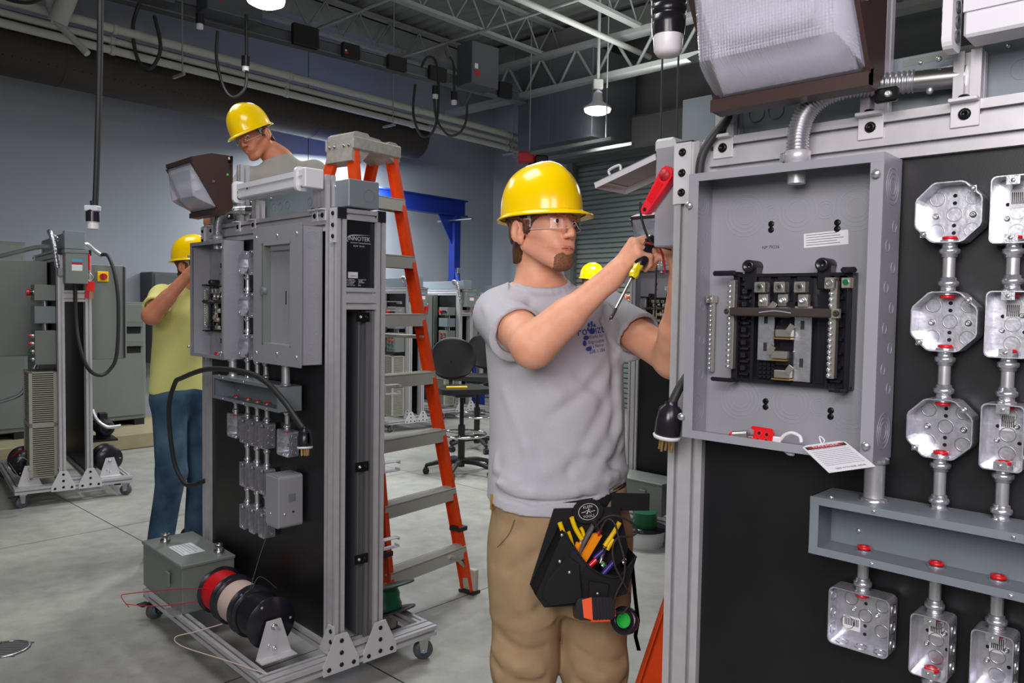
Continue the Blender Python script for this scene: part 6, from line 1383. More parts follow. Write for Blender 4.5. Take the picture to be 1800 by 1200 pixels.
# ---- front worker -------------------------------------------------
base = (.145, 2.13, 0); W1 = mk_person('man in grey t-shirt, khaki trousers and yellow hard hat holding a screwdriver at right centre', base); off = base
F1 = nrm((.66, -.75, .03)); R1 = rotm(F1); hc = V3((.078, 2.09, 1.667))
V = Vox((-.16, 1.66, 1.22), (.50, 2.40, 1.84), .0025)
P1 = head(V, hc, R1, 1.0)
V.cap((.076, 2.152, 1.45), (.056, 2.135, 1.60), .057, .050, .020)
V.cap((-.02, 2.11, 1.43), (.26, 2.27, 1.43), .05, .05, .04); V.cap((.02, 2.14, 1.455), (.066, 2.14, 1.51), .040, .038, .05); V.cap((.18, 2.21, 1.455), (.10, 2.155, 1.51), .040, .038, .05); V.cap((.12, 2.2, 1.24), (.12, 2.2, 1.35), .11, .10, .05)
eR = V3((.052, 1.885, 1.352)); wR = V3((.243, 1.862, 1.528)); sR = V3((-.035, 2.10, 1.425)); sL = V3((.275, 2.285, 1.43)); eL = V3((.425, 2.03, 1.315)); wL = V3((.402, 1.865, 1.50))
V.cap(sR, eR, .053, .047, .03); V.cap(sR+(eR-sR)*.55+V3((0, 0, .008)), eR, .050, .044, .02)
V.cap(eR, wR, .046, .0275, .02); V.cap(eR, eR+(wR-eR)*.42, .050, .043, .02); V.cap(eR+V3((-.008, .0, -.012)), eR, .030, .03, .02)
V.cap(sL, eL, .052, .046, .03); V.cap(eL, wL, .045, .028, .02); V.cap(eL, eL+(wL-eL)*.42, .048, .042, .02)
hand(V, wR, (.55, -.25, .75), (.76, .35, -.44), True, ((.75, .45, .25), (.95, .75, .45), (1.15, 1.05, .6), (1.2, 1.2, .7)), (.7, .6), .97)
hand(V, wL, (-.22, -.25, .92), (-.8, .5, -.1), False, ((.9, .7, .4), (1.0, .8, .5), (1.1, .9, .5), (1.2, .9, .5)), (.6, .5), .97)
v, f = V.mesh(); body = npmesh('body', v, f, 'skin', W1, off); body['label'] = 'bare face, neck and arms'
eyes(P1, R1, 1.0, body, off, (.05, -.02)); facebits(V, P1, R1, 1.0, W1, body, off, True)
hairmesh(V, P1, R1, 1.0, W1, off, -.098, .0095)
hat(P1, R1, 1.0, W1, off); glasses(P1, W1, off)
del V
# t-shirt
V = Vox((-.17, 1.82, .87), (.47, 2.46, 1.56), .0045)
ys = .45
V.loft([(.86, .135, 2.135, .205, .150, .30), (.95, .135, 2.14, .200, .146, .32), (1.08, .132, 2.15, .192, .138, .36), (1.22, .128, 2.165, .196, .134, .42), (1.34, .122, 2.185, .205, .130, ys), (1.41, .12, 2.19, .195, .118, ys), (1.455, .118, 2.175, .165, .108, ys), (1.482, .105, 2.155, .110, .088, ys), (1.503, .092, 2.14, .080, .070, ys)], .02)
dR = nrm(eR-sR); dL = nrm(eL-sL)
V.cap(sR+V3((.03, .015, .012)), sR+V3((0, 0, .004)), .066, .064, .04); V.cap(sL+V3((-.03, -.01, .012)), sL+V3((0, 0, .004)), .066, .064, .04)
V.rod(sR-dR*.02+V3((0, 0, -.006)), sR+dR*.150+V3((-.004, .004, -.006)), .066, .078, .03); V.rod(sL-dL*.02+V3((0, 0, -.006)), sL+dL*.165+V3((0, 0, -.006)), .064, .074, .03)
V.cap((.03, 2.15, 1.475), (.0, 2.13, 1.44), .035, .045, .05); V.cap((.2, 2.22, 1.475), (.24, 2.25, 1.44), .035, .045, .05)
for pts, w_, a_ in (([(.345, 2.10, 1.33), (.27, 2.02, 1.18), (.16, 1.99, 1.02)], .022, .007), ([(.36, 2.12, 1.27), (.31, 2.04, 1.12), (.22, 2.0, .98)], .020, -.007), ([(.30, 2.05, 1.40), (.305, 2.05, 1.25), (.29, 2.03, 1.1)], .018, .007),
    ([(.02, 1.97, 1.27), (.10, 1.97, 1.12), (.17, 1.98, 1.05)], .030, .006), ([(.0, 1.99, 1.22), (.05, 1.98, 1.08), (.07, 1.98, .98)], .020, -.005), ([(-.06, 2.05, 1.28), (-.03, 2.0, 1.12), (-.02, 1.99, 1.0)], .018, .006), ([(.12, 1.97, 1.32), (.2, 1.99, 1.27), (.26, 2.01, 1.22)], .022, .005),
    ([(-.05, 2.03, .985), (.06, 1.985, .962), (.18, 1.985, .968), (.30, 2.03, 1.0)], .014, -.008), ([(-.05, 2.03, .955), (.06, 1.985, .940), (.20, 1.99, .945), (.32, 2.05, .965)], .010, .008), ([(.18, 1.99, 1.01), (.27, 2.01, .99), (.34, 2.07, 1.0)], .014, -.008), ([(.20, 1.99, 1.05), (.30, 2.03, 1.03), (.34, 2.08, 1.05)], .016, .006), ([(-.05, 2.04, 1.06), (-.02, 2.0, 1.01), (.02, 1.985, .99)], .014, -.006),
    ([(.33, 2.1, 1.36), (.24, 2.0, 1.24), (.12, 1.97, 1.16)], .022, .006), ([(.30, 2.1, 1.20), (.22, 2.0, 1.08), (.10, 1.97, 1.02)], .024, -.006), ([(.33, 2.1, 1.14), (.30, 2.0, 1.02)], .018, .007), ([(-.06, 2.0, 1.18), (-.02, 1.98, 1.08)], .018, -.006), ([(.07, 1.97, 1.30), (.14, 1.97, 1.22)], .03, -.005),
    ([sL+dL*.03+V3((-.05, -.05, .02)), sL+dL*.14+V3((-.06, -.02, -.02))], .012, .006), ([sL+dL*.0+V3((-.06, -.05, -.02)), sL+dL*.13+V3((-.05, -.03, -.05))], .012, .007), ([sL+dL*.02+V3((-.03, -.06, .035)), sL+dL*.15+V3((-.035, -.045, .02))], .010, -.005), ([sL+dL*.05+V3((-.04, -.06, -.045)), sL+dL*.16+V3((-.03, -.05, -.05))], .012, .006),
    ([sR+V3((-.02, -.03, .055)), sR+dR*.13+V3((-.05, .0, .045))], .014, .005), ([sR+V3((-.06, .0, .02)), sR+dR*.13+V3((-.06, .02, .0))], .014, -.005), ([(.05, 2.06, 1.47), (.02, 2.0, 1.40), (.06, 1.99, 1.33)], .016, .004), ([(.14, 2.09, 1.47), (.17, 2.04, 1.38)], .014, -.004)): V.fold([V.snap(p_, (-.28, .96, 0)) for p_ in pts], w_*.85, a_*1.15)
V.noise(.0034, ((26, 22, 12), (34, 30, 20), (16, 16, 10)), 3)
V.plane((.082, 2.062, 1.486), (0, -.30, 1), (.0, 2.03, 1.455), (.17, 2.23, 1.56))
rg = [(.082+.068*math.cos(a), 2.132+.070*math.sin(a), 1.507+.021*math.sin(a)) for a in np.linspace(0, 2*math.pi, 25)]
for a_, b_ in zip(rg[:-1], rg[1:]): V.cap(a_, b_, .0105, .0105, .008)
V.plane((.1, 2.0, .904), (-.04, .12, -1)); V.plane((.10, 2.0, .898), (.30, .05, -1))
V.rod(sR+dR*.125, eR+dR*.2, .060, .062, .002, 'sub'); V.rod(sL+dL*.138, eL+dL*.2, .058, .060, .002, 'sub')
V.cap((.082, 2.130, 1.47), (.078, 2.124, 1.62), .061, .078, .003, 'sub')
v, f = V.mesh(); shirt = npmesh('t_shirt', v, f, 'tshirt', W1, off); shirt['label'] = 'heather grey t-shirt with a blue paw print logo'
bvh = BVHTree.FromObject(shirt, bpy.context.evaluated_depsgraph_get())
# collar band
# logo on the chest
Fs = nrm((.38, -.92, 0)); Rs = nrm(np.cross((0, 0, 1), -Fs)); Rs = -Rs if Rs[0] < 0 else Rs
def onshirt(p):
    o = V3(p)+Fs*.3-V3(off); h = bvh.ray_cast(Vector(o), Vector(-Fs), 1.0)
    return tuple(V3(h[0])+V3(off)+Fs*.0016) if h[0] is not None else tuple(p)
lc_ = V3((.232, 2.06, 1.368)); up_ = nrm((.0, 0, 1)); rx_ = nrm(Rs+V3((0, 0, .10)))
m = MB()
for (a, b, s) in (('Fo', -.033, .034), ('Size', .022, .034)): text_geo(m, a, s, lc_+rx_*b+up_*.018, rx_, up_, 'logo_blue', 0, warp=onshirt)
for (a, b, s) in (('Works for', .0, .013), ('Eng-ocette', -.013, .013), ('& a Nation', -.025, .0115), ('208.1.184', -.039, .014)): text_geo(m, a, s, lc_+rx_*.012+up_*b, rx_, up_, 'logo_blue', 0, warp=onshirt)
def blob(cx, cz, a, b):
    n = 20; pts = [lc_+rx_*cx+up_*cz]+[lc_+rx_*(cx+a*math.cos(2*math.pi*i/n))+up_*(cz+b*math.sin(2*math.pi*i/n)) for i in range(n)]; m.add([onshirt(p) for p in pts], [(0, 1+i, 1+(i+1) % n) for i in range(n)], 'logo_blue')
for q in ((.0, .016, .011, .008), (-.009, .033, .0042, .006), (.001, .037, .0045, .006), (-.013, .022, .003, .005), (.011, .030, .003, .005), (-.022, .000, .009, .006), (-.028, -.014, .006, .008), (-.016, -.030, .010, .006)): blob(*q)
m.build('chest_logo', shirt, off)['label'] = 'blue paw print logo with lettering'
# trousers
V = Vox((-.14, 1.90, .04), (.44, 2.36, .98), .006)
V.loft([(.62, .145, 2.12, .19, .11, .28), (.72, .145, 2.12, .198, .120, .28), (.84, .142, 2.13, .198, .132, .28), (.96, .14, 2.135, .188, .130, .3)], .03)
limb(V, [(.055, 2.09, .80), (.048, 2.065, .48), (.045, 2.13, .06)], [.106, .086, .075], .03); limb(V, [(.235, 2.14, .80), (.243, 2.10, .46), (.25, 2.16, .06)], [.106, .086, .076], .03)
for pts, w_, a_ in (([(.150, 2.0, .80), (.148, 2.0, .62), (.147, 2.0, .40)], .018, .012), ([(-.02, 1.99, .58), (.05, 1.965, .545), (.10, 1.985, .55)], .014, .008), ([(-.03, 2.0, .535), (.03, 1.965, .505), (.09, 1.98, .50)], .014, -.008), ([(-.03, 1.99, .50), (.05, 1.965, .465), (.10, 1.98, .47)], .012, .009), ([(-.02, 1.99, .46), (.06, 1.97, .43), (.11, 1.99, .44)], .013, -.009), ([(-.02, 1.99, .42), (.06, 1.98, .40)], .012, .009),
    ([(.19, 2.02, .53), (.25, 2.005, .50), (.31, 2.04, .50)], .013, .008), ([(.19, 2.02, .49), (.26, 2.01, .47), (.32, 2.05, .48)], .013, -.008), ([(.19, 2.02, .45), (.26, 2.015, .43), (.32, 2.05, .44)], .012, .009), ([(.03, 1.985, .88), (-.02, 2.0, .82), (-.04, 2.03, .76)], .010, .005), ([(.14, 2.0, .86), (.06, 1.98, .80), (.0, 1.99, .76)], .016, .004), ([(.05, 1.975, .74), (.06, 1.97, .60)], .03, -.004), ([(.25, 2.02, .74), (.25, 2.02, .58)], .03, -.004), ([(.14, 2.0, .72), (.08, 1.975, .66), (.02, 1.975, .63)], .014, .005)): V.fold([V.snap(p_, (-.1, 1, 0)) for p_ in pts], w_, a_*.9)
V.noise(.003, ((22, 22, 18), (40, 36, 22), (18, 16, 30)), 9); V.plane((.1, 2.1, .955), (0, 0, 1)); V.plane((.1, 2.1, .07), (0, 0, -1))
v, f = V.mesh(); tr = npmesh('trousers', v, f, 'khaki', W1, off); tr['label'] = 'khaki work trousers'
bt = BVHTree.FromObject(tr, bpy.context.evaluated_depsgraph_get())
def ontr(x, z, d=(0, 1, 0)):
    h = bt.ray_cast(Vector((x, 1.6, z))-Vector(off), Vector(d), 2); return tuple(V3(h[0])+V3(off)+V3((0, -.001, 0))) if h[0] is not None else (x, 2.0, z)
m = MB(); m.tube([ontr(.015, .89), ontr(.0, .85), ontr(-.03, .81)], .0016, 'khaki_seam', 5); m.tube([ontr(.14, .89), ontr(.145, .80), ontr(.15, .70)], .0014, 'khaki_seam', 5); m.build('pocket_seam', tr, off)
shoes(W1, off, (((.04, 2.12, 0), (.1, -1, 0)), ((.25, 2.15, 0), (.3, -1, 0))), 'brown')
# belt, pouch and tools
def bandpt(a, z, gap=.004): ca, sa = math.cos(a), math.sin(a); x, y = (.186+gap)*ca, (.131+gap)*sa; c_, s_ = math.cos(.3), math.sin(.3); return (.14+x*c_-y*s_, 2.135+x*s_+y*c_, z)
m = MB(); n = 64; vs = []
for i in range(n):
    a = 2*math.pi*i/n; zz = .919+.016*math.cos(a)
    for z, g in ((-.024, .006), (.024, .006), (.024, .001), (-.024, .001)): vs.append(bandpt(a, zz+z, g))
m.add(vs, [(i*4+j, ((i+1) % n)*4+j, ((i+1) % n)*4+(j+1) % 4, i*4+(j+1) % 4) for i in range(n) for j in range(4)], 'canvas', True)
m.X = Matrix.Translation((.30, 2.035, .935)) @ Matrix.Rotation(.05, 4, 'Z'); m.box(-.03, .072, -.004, .002, -.024, .022, 'canvas'); m.X = None
m.build('belt', W1, off)['label'] = 'black web belt with a loose end'
m = MB(); m.X = Matrix.Translation((-.047, 2.06, .925)) @ Matrix.Rotation(.8, 4, 'Z'); m.box(-.014, .014, -.010, -.004, -.022, .022, 'brass', .004); m.build('belt_clip', W1, off)
pt = thing('tool_pouch', 'black canvas tool pouch with a round white logo hanging on the front worker belt', 'tool pouch', None, (.19, 1.985, .80), .16)
m = MB(); BP = [(-.075, .128), (.100, .128), (.125, .02), (.10, -.075), (.01, -.100), (-.112, -.100), (-.135, -.068)]
m.prism(BP, 'y', 0, .006, 'canvas'); m.build('back_panel', pt)
FP = [(-.062, .085), (-.035, .045), (-.005, .005), (.035, -.022), (.08, -.028), (.125, .02), (.10, -.075), (.01, -.100), (-.112, -.100), (-.135, -.068)]
def yb(p): return -.062 if p[1] < .03 else -.045
m = MB(); n = len(FP); vs = [(x, yb((x, z))-.014*math.cos(x*9), z) for x, z in FP]; vs += [(x, y+.004, z) for x, y, z in vs]
m.add(vs, [tuple(range(n))[::-1], tuple(range(n, 2*n))]+[(i, (i+1) % n, n+(i+1) % n, n+i) for i in range(n)], 'canvas')
for i in range(5, n): a, b = FP[i-1], FP[i]; 
sd = [FP[0], FP[9], FP[8], FP[7], FP[6], FP[5]]
for a, b in zip(sd[:-1], sd[1:]): m.add([(a[0], yb(a)-.01, a[1]), (b[0], yb(b)-.01, b[1]), (b[0], .003, b[1]), (a[0], .003, a[1])], [(0, 1, 2, 3), (3, 2, 1, 0)], 'canvas')
m.tube([(x, yb((x, z))-.015*math.cos(x*9), z) for x, z in FP[:6]], .0028, 'canvas', 6); m.build('front_pocket', pt)
m = MB(); V3p = [(-.105, -.03), (-.055, .03), (-.03, .012), (-.02, -.085), (-.10, -.09), (-.118, -.065)]; m.prism([(x, z) for x, z in V3p], 'y', -.088, -.074, 'canvas'); m.prism([(.0, -.035), (.05, -.045), (.045, -.085), (-.0, -.09)], 'y', -.082, -.072, 'canvas'); m.build('side_pocket', pt)
for x, z in ((-.078, .02), (-.053, -.008), (-.068, .078), (.02, -.065)): m = MB(); m.screw((x, -.088 if z < .05 else -.062, z), (0, -1, 0), .0045, 'nickel', .003); m.build('rivet', pt)
m = MB(); cx, cz = .012, .122
m.X = Matrix.Translation((cx, -.012, cz)) @ Matrix.Rotation(-.15, 4, 'Y')
m.prism([(.040*math.cos(a), .031*math.sin(a)) for a in np.linspace(0, 6.283, 28, False)], 'y', -.0, .012, 'canvas')
m.add([(r*1.22*math.cos(a), -.0006, r*math.sin(a)) for a in np.linspace(0, 6.283, 40, False) for r in (.0205, .0218)], [(2*i, 2*i+1, (2*i+3) % 80, (2*i+2) % 80) for i in range(40)], 'white')
text_geo(m, 'KLEIN', .0095, (0, -.0002, .0125), (1, 0, 0), (0, 0, 1), 'white'); text_geo(m, 'TOOLS', .0095, (0, -.0002, -.0125), (1, 0, 0), (0, 0, 1), 'white')
m.X = Matrix.Translation((cx, -.0128, cz)) @ Matrix.Rotation(-.15, 4, 'Y')
for p, q in (((-.018, .0), (-.006, .001)), ((.006, -.001), (.018, .0)), ((-.004, -.006), (.001, .006)), ((.001, .006), (.006, .003)), ((-.001, .0), (-.006, -.005)), ((.0, .001), (.007, -.005)), ((-.006, .004), (.004, .0)), ((.0, .006), (.003, .008))): m.cyl((p[0], 0, p[1]), (q[0], 0, q[1]), .0009, 'white', n=5)
m.build('logo_patch', pt)['label'] = 'round white KLEIN TOOLS logo'
def tool(name, lab, cat, fn, grp=None):
    t = thing(name, lab, cat, grp, (.19, 1.985, .80), .16); fn(t); return t
def uv(u, v, y=-.03): x = (u-1032)*.00146+.012; z = .122-(v-897)*.00146; return (x, y, z)
def mt_(t, nm, *calls):
    m = MB()
    for c in calls: c(m)
    return m.build(nm, t)
def pl1(t):
    for a, b, c_ in (((978, 912), (986, 932), (998, 955)), ((999, 903), (1006, 922), (1018, 942))): mt_(t, 'grip', lambda m: m.tube([uv(*a), uv(*b), uv(*c_)], .0062, 'yellow', 10))
    mt_(t, 'plier_head', lambda m: m.tube([uv(998, 955, -.028), uv(1012, 985, -.03), uv(1020, 1010, -.03)], .009, 'steel', 8), lambda m: m.tube([uv(1018, 942, -.028), uv(1014, 965, -.03), uv(1018, 990, -.03)], .006, 'steel', 8))
tool('pliers', 'long-handled pliers with yellow grips at the left of the tool pouch', 'pliers', pl1)
def pl2(t):
    for a, b, c_ in (((996, 931), (1000, 942), (1004, 957)), ((1018, 924), (1022, 932), (1024, 945))): mt_(t, 'grip', lambda m: m.tube([uv(*a, -.018), uv(*b, -.018), uv(*c_, -.02)], .005, 'yellow', 8))
    mt_(t, 'plier_head', lambda m: m.tube([uv(1004, 957, -.02), uv(1014, 985, -.02)], .007, 'steel', 8, 1))
tool('pliers', 'smaller yellow-gripped pliers tucked behind the long-handled ones', 'pliers', pl2)
def pl3(t):
    for a, b, c_ in (((1086, 914), (1076, 932), (1060, 955)), ((1076, 944), (1070, 952), (1064, 962))): mt_(t, 'grip', lambda m: m.tube([uv(*a), uv(*b), uv(*c_)], .0062, 'yellow', 10))
    mt_(t, 'plier_head', lambda m: m.tube([uv(1060, 955, -.03), uv(1052, 985, -.03)], .008, 'steel', 8, 1))
tool('wire_strippers', 'yellow-gripped wire strippers at the right side of the tool pouch', 'pliers', pl3)
def kn(t):
    a, b = V3(uv(1046, 930, -.04)), V3(uv(1015, 982, -.042)); X_ = fr(b, (1, 0, .55), np.cross((1, 0, .55), -(a-b))); m = MB(); d = nrm(a-b); u = nrm(np.cross(d, (0, 1, 0)))
    L_ = float(np.linalg.norm(a-b)); P = [(-.009, 0), (.009, 0), (.0105, L_*.9), (.004, L_*.97), (-.002, L_*.9), (-.010, L_)]
    vs = [b+u*p+d*q+V3((0, -.006, 0)) for p, q in P]+[b+u*p+d*q+V3((0, .006, 0)) for p, q in P]; n = len(P); m.add(vs, [tuple(range(n)), tuple(range(n, 2*n))[::-1]]+[(i, (i+1) % n, n+(i+1) % n, n+i) for i in range(n)], 'orange'); m.build('handle', t)
    m = MB(); m.tube([uv(1012, 947, -.036), uv(1008, 958, -.036), uv(1006, 970, -.036)], .0075, 'orange', 10); m.build('thumb_lever', t); m = MB(); m.tube([tuple(a-d*.01), tuple(a+d*.012)], .005, 'redtag', 6, 1); m.build('blade_tip', t)
tool('utility_knife', 'bright orange utility knife standing in the middle of the tool pouch', 'knife', kn)
tool('folding_rule', 'flat grey and black tool with a clear scale behind the orange knife', 'tool', lambda t: (mt_(t, 'body', lambda m: m.tube([uv(1044, 912, -.025), uv(1022, 950, -.028), uv(1012, 975, -.028)], .008, 'duct_grey', 4)), mt_(t, 'black_tip', lambda m: m.tube([uv(1040, 908, -.035), uv(1048, 925, -.036)], .011, 'blackplastic', 6))))
tool('screwdriver', 'red-handled screwdriver low in the pouch right of the orange knife', 'screwdriver', lambda t: (mt_(t, 'handle', lambda m: m.tube([uv(1041, 974, -.052), uv(1026, 988, -.052)], .0068, 'red', 10, 1)), mt_(t, 'shaft', lambda m: m.tube([uv(1026, 988, -.05), uv(1012, 1002, -.045)], .002, 'steel', 6, 1))), 'pouch screwdrivers')
tool('screwdriver', 'purple-handled screwdriver leaning over the pouch rim', 'screwdriver', lambda t: (mt_(t, 'handle', lambda m: m.tube([uv(1072, 979, -.054), uv(1052, 1001, -.054)], .0068, 'purple', 10, 1)), mt_(t, 'shaft', lambda m: m.tube([uv(1052, 1001, -.052), uv(1040, 1012, -.045)], .002, 'steel', 6, 1))), 'pouch screwdrivers')
tool('screwdriver', 'short dark purple screwdriver handle behind the red one', 'screwdriver', lambda t: (mt_(t, 'handle', lambda m: m.tube([uv(1056, 962, -.036), uv(1040, 976, -.036)], .006, 'purple', 10, 1)), mt_(t, 'cap', lambda m: m.ball(uv(1056, 961, -.036), .006, 'blackplastic', 8))), 'pouch screwdrivers')
for u_, v_, l in ((1053, 982, 'round chrome nut driver end with a green core between the purple handles'), (1091, 978, 'round chrome nut driver end at the right rim of the pouch')):
    tool('nut_driver', l, 'tool', lambda t: (mt_(t, 'socket', lambda m: m.lathe([(0, .0), (.006, .0), (.009, .003), (.009, .03)], uv(u_, v_, -.058), (.1, 1, -.6), 'chrome', 16)), mt_(t, 'core', lambda m: m.ball(uv(u_, v_, -.057), .0045, 'green' if u_ < 1060 else 'chrome', 8))), 'nut drivers')
tm = thing('tape_measure', 'black and orange tape measure clipped under the front of the tool pouch', 'tape measure', None, (.215, 1.895, .700), .12)
m = MB(); m.X = Matrix.Rotation(-.35, 4, 'X'); P = rounded(.098, .052, .014); m.prism([(a-.05, b-.026) for a, b in P], 'y', -.022, .022, 'blackplastic')
for i in range(6): m.box(-.002+i*.008, .001+i*.008, -.024, .024, -.027, .027, 'blackmatte', .001)
m.build('case', tm); m = MB(); m.X = Matrix.Rotation(-.35, 4, 'X'); m.prism([(-.032, -.020), (-.010, -.0265), (-.010, .0268), (-.034, .022)], 'y', -.0245, .0245, 'orange2'); m.box(-.015, .035, -.0225, .0, -.031, -.026, 'orange2', .002); m.box(.046, .052, -.01, .01, -.02, -.005, 'orange2'); m.build('orange_grip', tm)
tp = thing('tape_roll', 'roll of black tape with a bright green core hanging right of the tape measure', 'tape roll', None, (.30, 1.945, .650), 0)
ax_ = nrm((-.45, -.75, .35)); m = MB(); m.lathe([(.019, -.011), (.034, -.011), (.035, -.009), (.035, .009), (.034, .011), (.019, .011), (.019, -.011)], (0, 0, 0), ax_, 'blackplastic', 36); m.build('black_tape', tp)
m = MB(); m.lathe([(.0165, -.0095), (.019, -.0095), (.019, .010), (.0165, .010), (.0165, -.0095)], (0, 0, 0), ax_, 'green', 32); m.lathe([(.0165, -.004), (0, -.004)], (0, 0, 0), ax_, 'green', 32, False); m.build('green_core', tp)
m = MB(); m.tube([(.012, .0, .155), (.022, .0, .07), (.026, .0, .02), (.03, .0, -.03), (.026, .0, -.075)], .0, 'canvas', 6) if False else m.add([(x+s*.005, .0, z) for x, z in ((.014, .155), (.024, .07), (.034, .0), (.028, -.04), (.038, -.078)) for s in (-1, 1)], [(2*i, 2*i+1, 2*i+3, 2*i+2) for i in range(4)]+[(2*i+2, 2*i+3, 2*i+1, 2*i) for i in range(4)], 'canvas'); m.build('strap', tp)
tool('lanyard_cord', 'looped dark grey cord tangled over the right side of the tool pouch', 'cord', lambda t: mt_(t, 'cord', lambda m: m.tube([uv(1040, 918, -.045), uv(1052, 900, -.06), (uv(1068, 894, -.07)), uv(1090, 902, -.07), uv(1106, 915, -.07), uv(1108, 926, -.07), uv(1095, 932, -.07), uv(1074, 932, -.075), uv(1064, 948, -.08), uv(1066, 975, -.088), uv(1078, 1000, -.092), uv(1092, 1025, -.092), uv(1094, 1045, -.09), uv(1080, 1060, -.092), uv(1066, 1050, -.092), uv(1070, 1025, -.092), uv(1082, 1000, -.092), uv(1084, 970, -.088), uv(1076, 935, -.075), uv(1070, 910, -.065), uv(1058, 903, -.055), uv(1046, 925, -.05)], .0028, 'duct_brown', 7, 7)))
# screwdriver in the right hand
sd_ = thing('screwdriver', 'long screwdriver with a clear yellow and black handle held in the front worker right hand', 'screwdriver', None, (.222, 1.742, 1.425))
a = V3((0, 0, 0)); ax2 = nrm(V3((.286, 1.812, 1.535))-V3((.222, 1.742, 1.425))); m = MB(); m.cyl(a, ax2*.125, .0035, 'chrome', n=12); m.box(-.001, .001, -.003, .003, -.006, .004, 'steel'); m.build('shaft', sd_)
m = MB(); m.cyl(a-ax2*.004, ax2*.028, .0038, 'duct_brown', n=10); m.build('dark_tip', sd_)
m = MB(); d_, u_, v_ = frame(ax2); vs = []
for j, (r, q) in enumerate(((.007, .122), (.0115, .130), (.0115, .140), (.0095, .146), (.012, .158), (.0125, .17))):
    for i in range(24): rr = r*(1+.08*math.cos(i*math.pi/2)); vs.append(tuple(ax2*q+rr*math.cos(2*math.pi*i/24)*u_+rr*math.sin(2*math.pi*i/24)*v_))
mat('amber', srgb(225, 205, 20), .15, coat=.5); m.add(vs, [(j*24+i, j*24+(i+1) % 24, (j+1)*24+(i+1) % 24, (j+1)*24+i) for j in range(5) for i in range(24)], 'amber', True); m.build('yellow_collar', sd_)
m = MB(); m.lathe([(.011, .158), (.0155, .165), (.017, .18), (.0165, .215), (.0165, .235), (.013, .250), (0, .255)], a, ax2, 'blackplastic', 24); m.build('black_grip', sd_)
m = MB(); m.tube([(.305, 1.80, 1.60), (.322, 1.785, 1.594), (.335, 1.78, 1.585), (.345, 1.785, 1.56), (.35, 1.79, 1.53)], .0025, 'redtag', 6); m.tube([(.315, 1.79, 1.598), (.33, 1.78, 1.59), (.36, 1.775, 1.582)], .002, 'print_black', 6); m.tube([(.30, 1.86, 1.70), (.303, 1.85, 1.66), (.318, 1.83, 1.61), (.335, 1.81, 1.59)], .003, 'print_black', 6); tag(m.build('loose_wire'), 'short red and black wires at the front worker fingertips', 'wire')
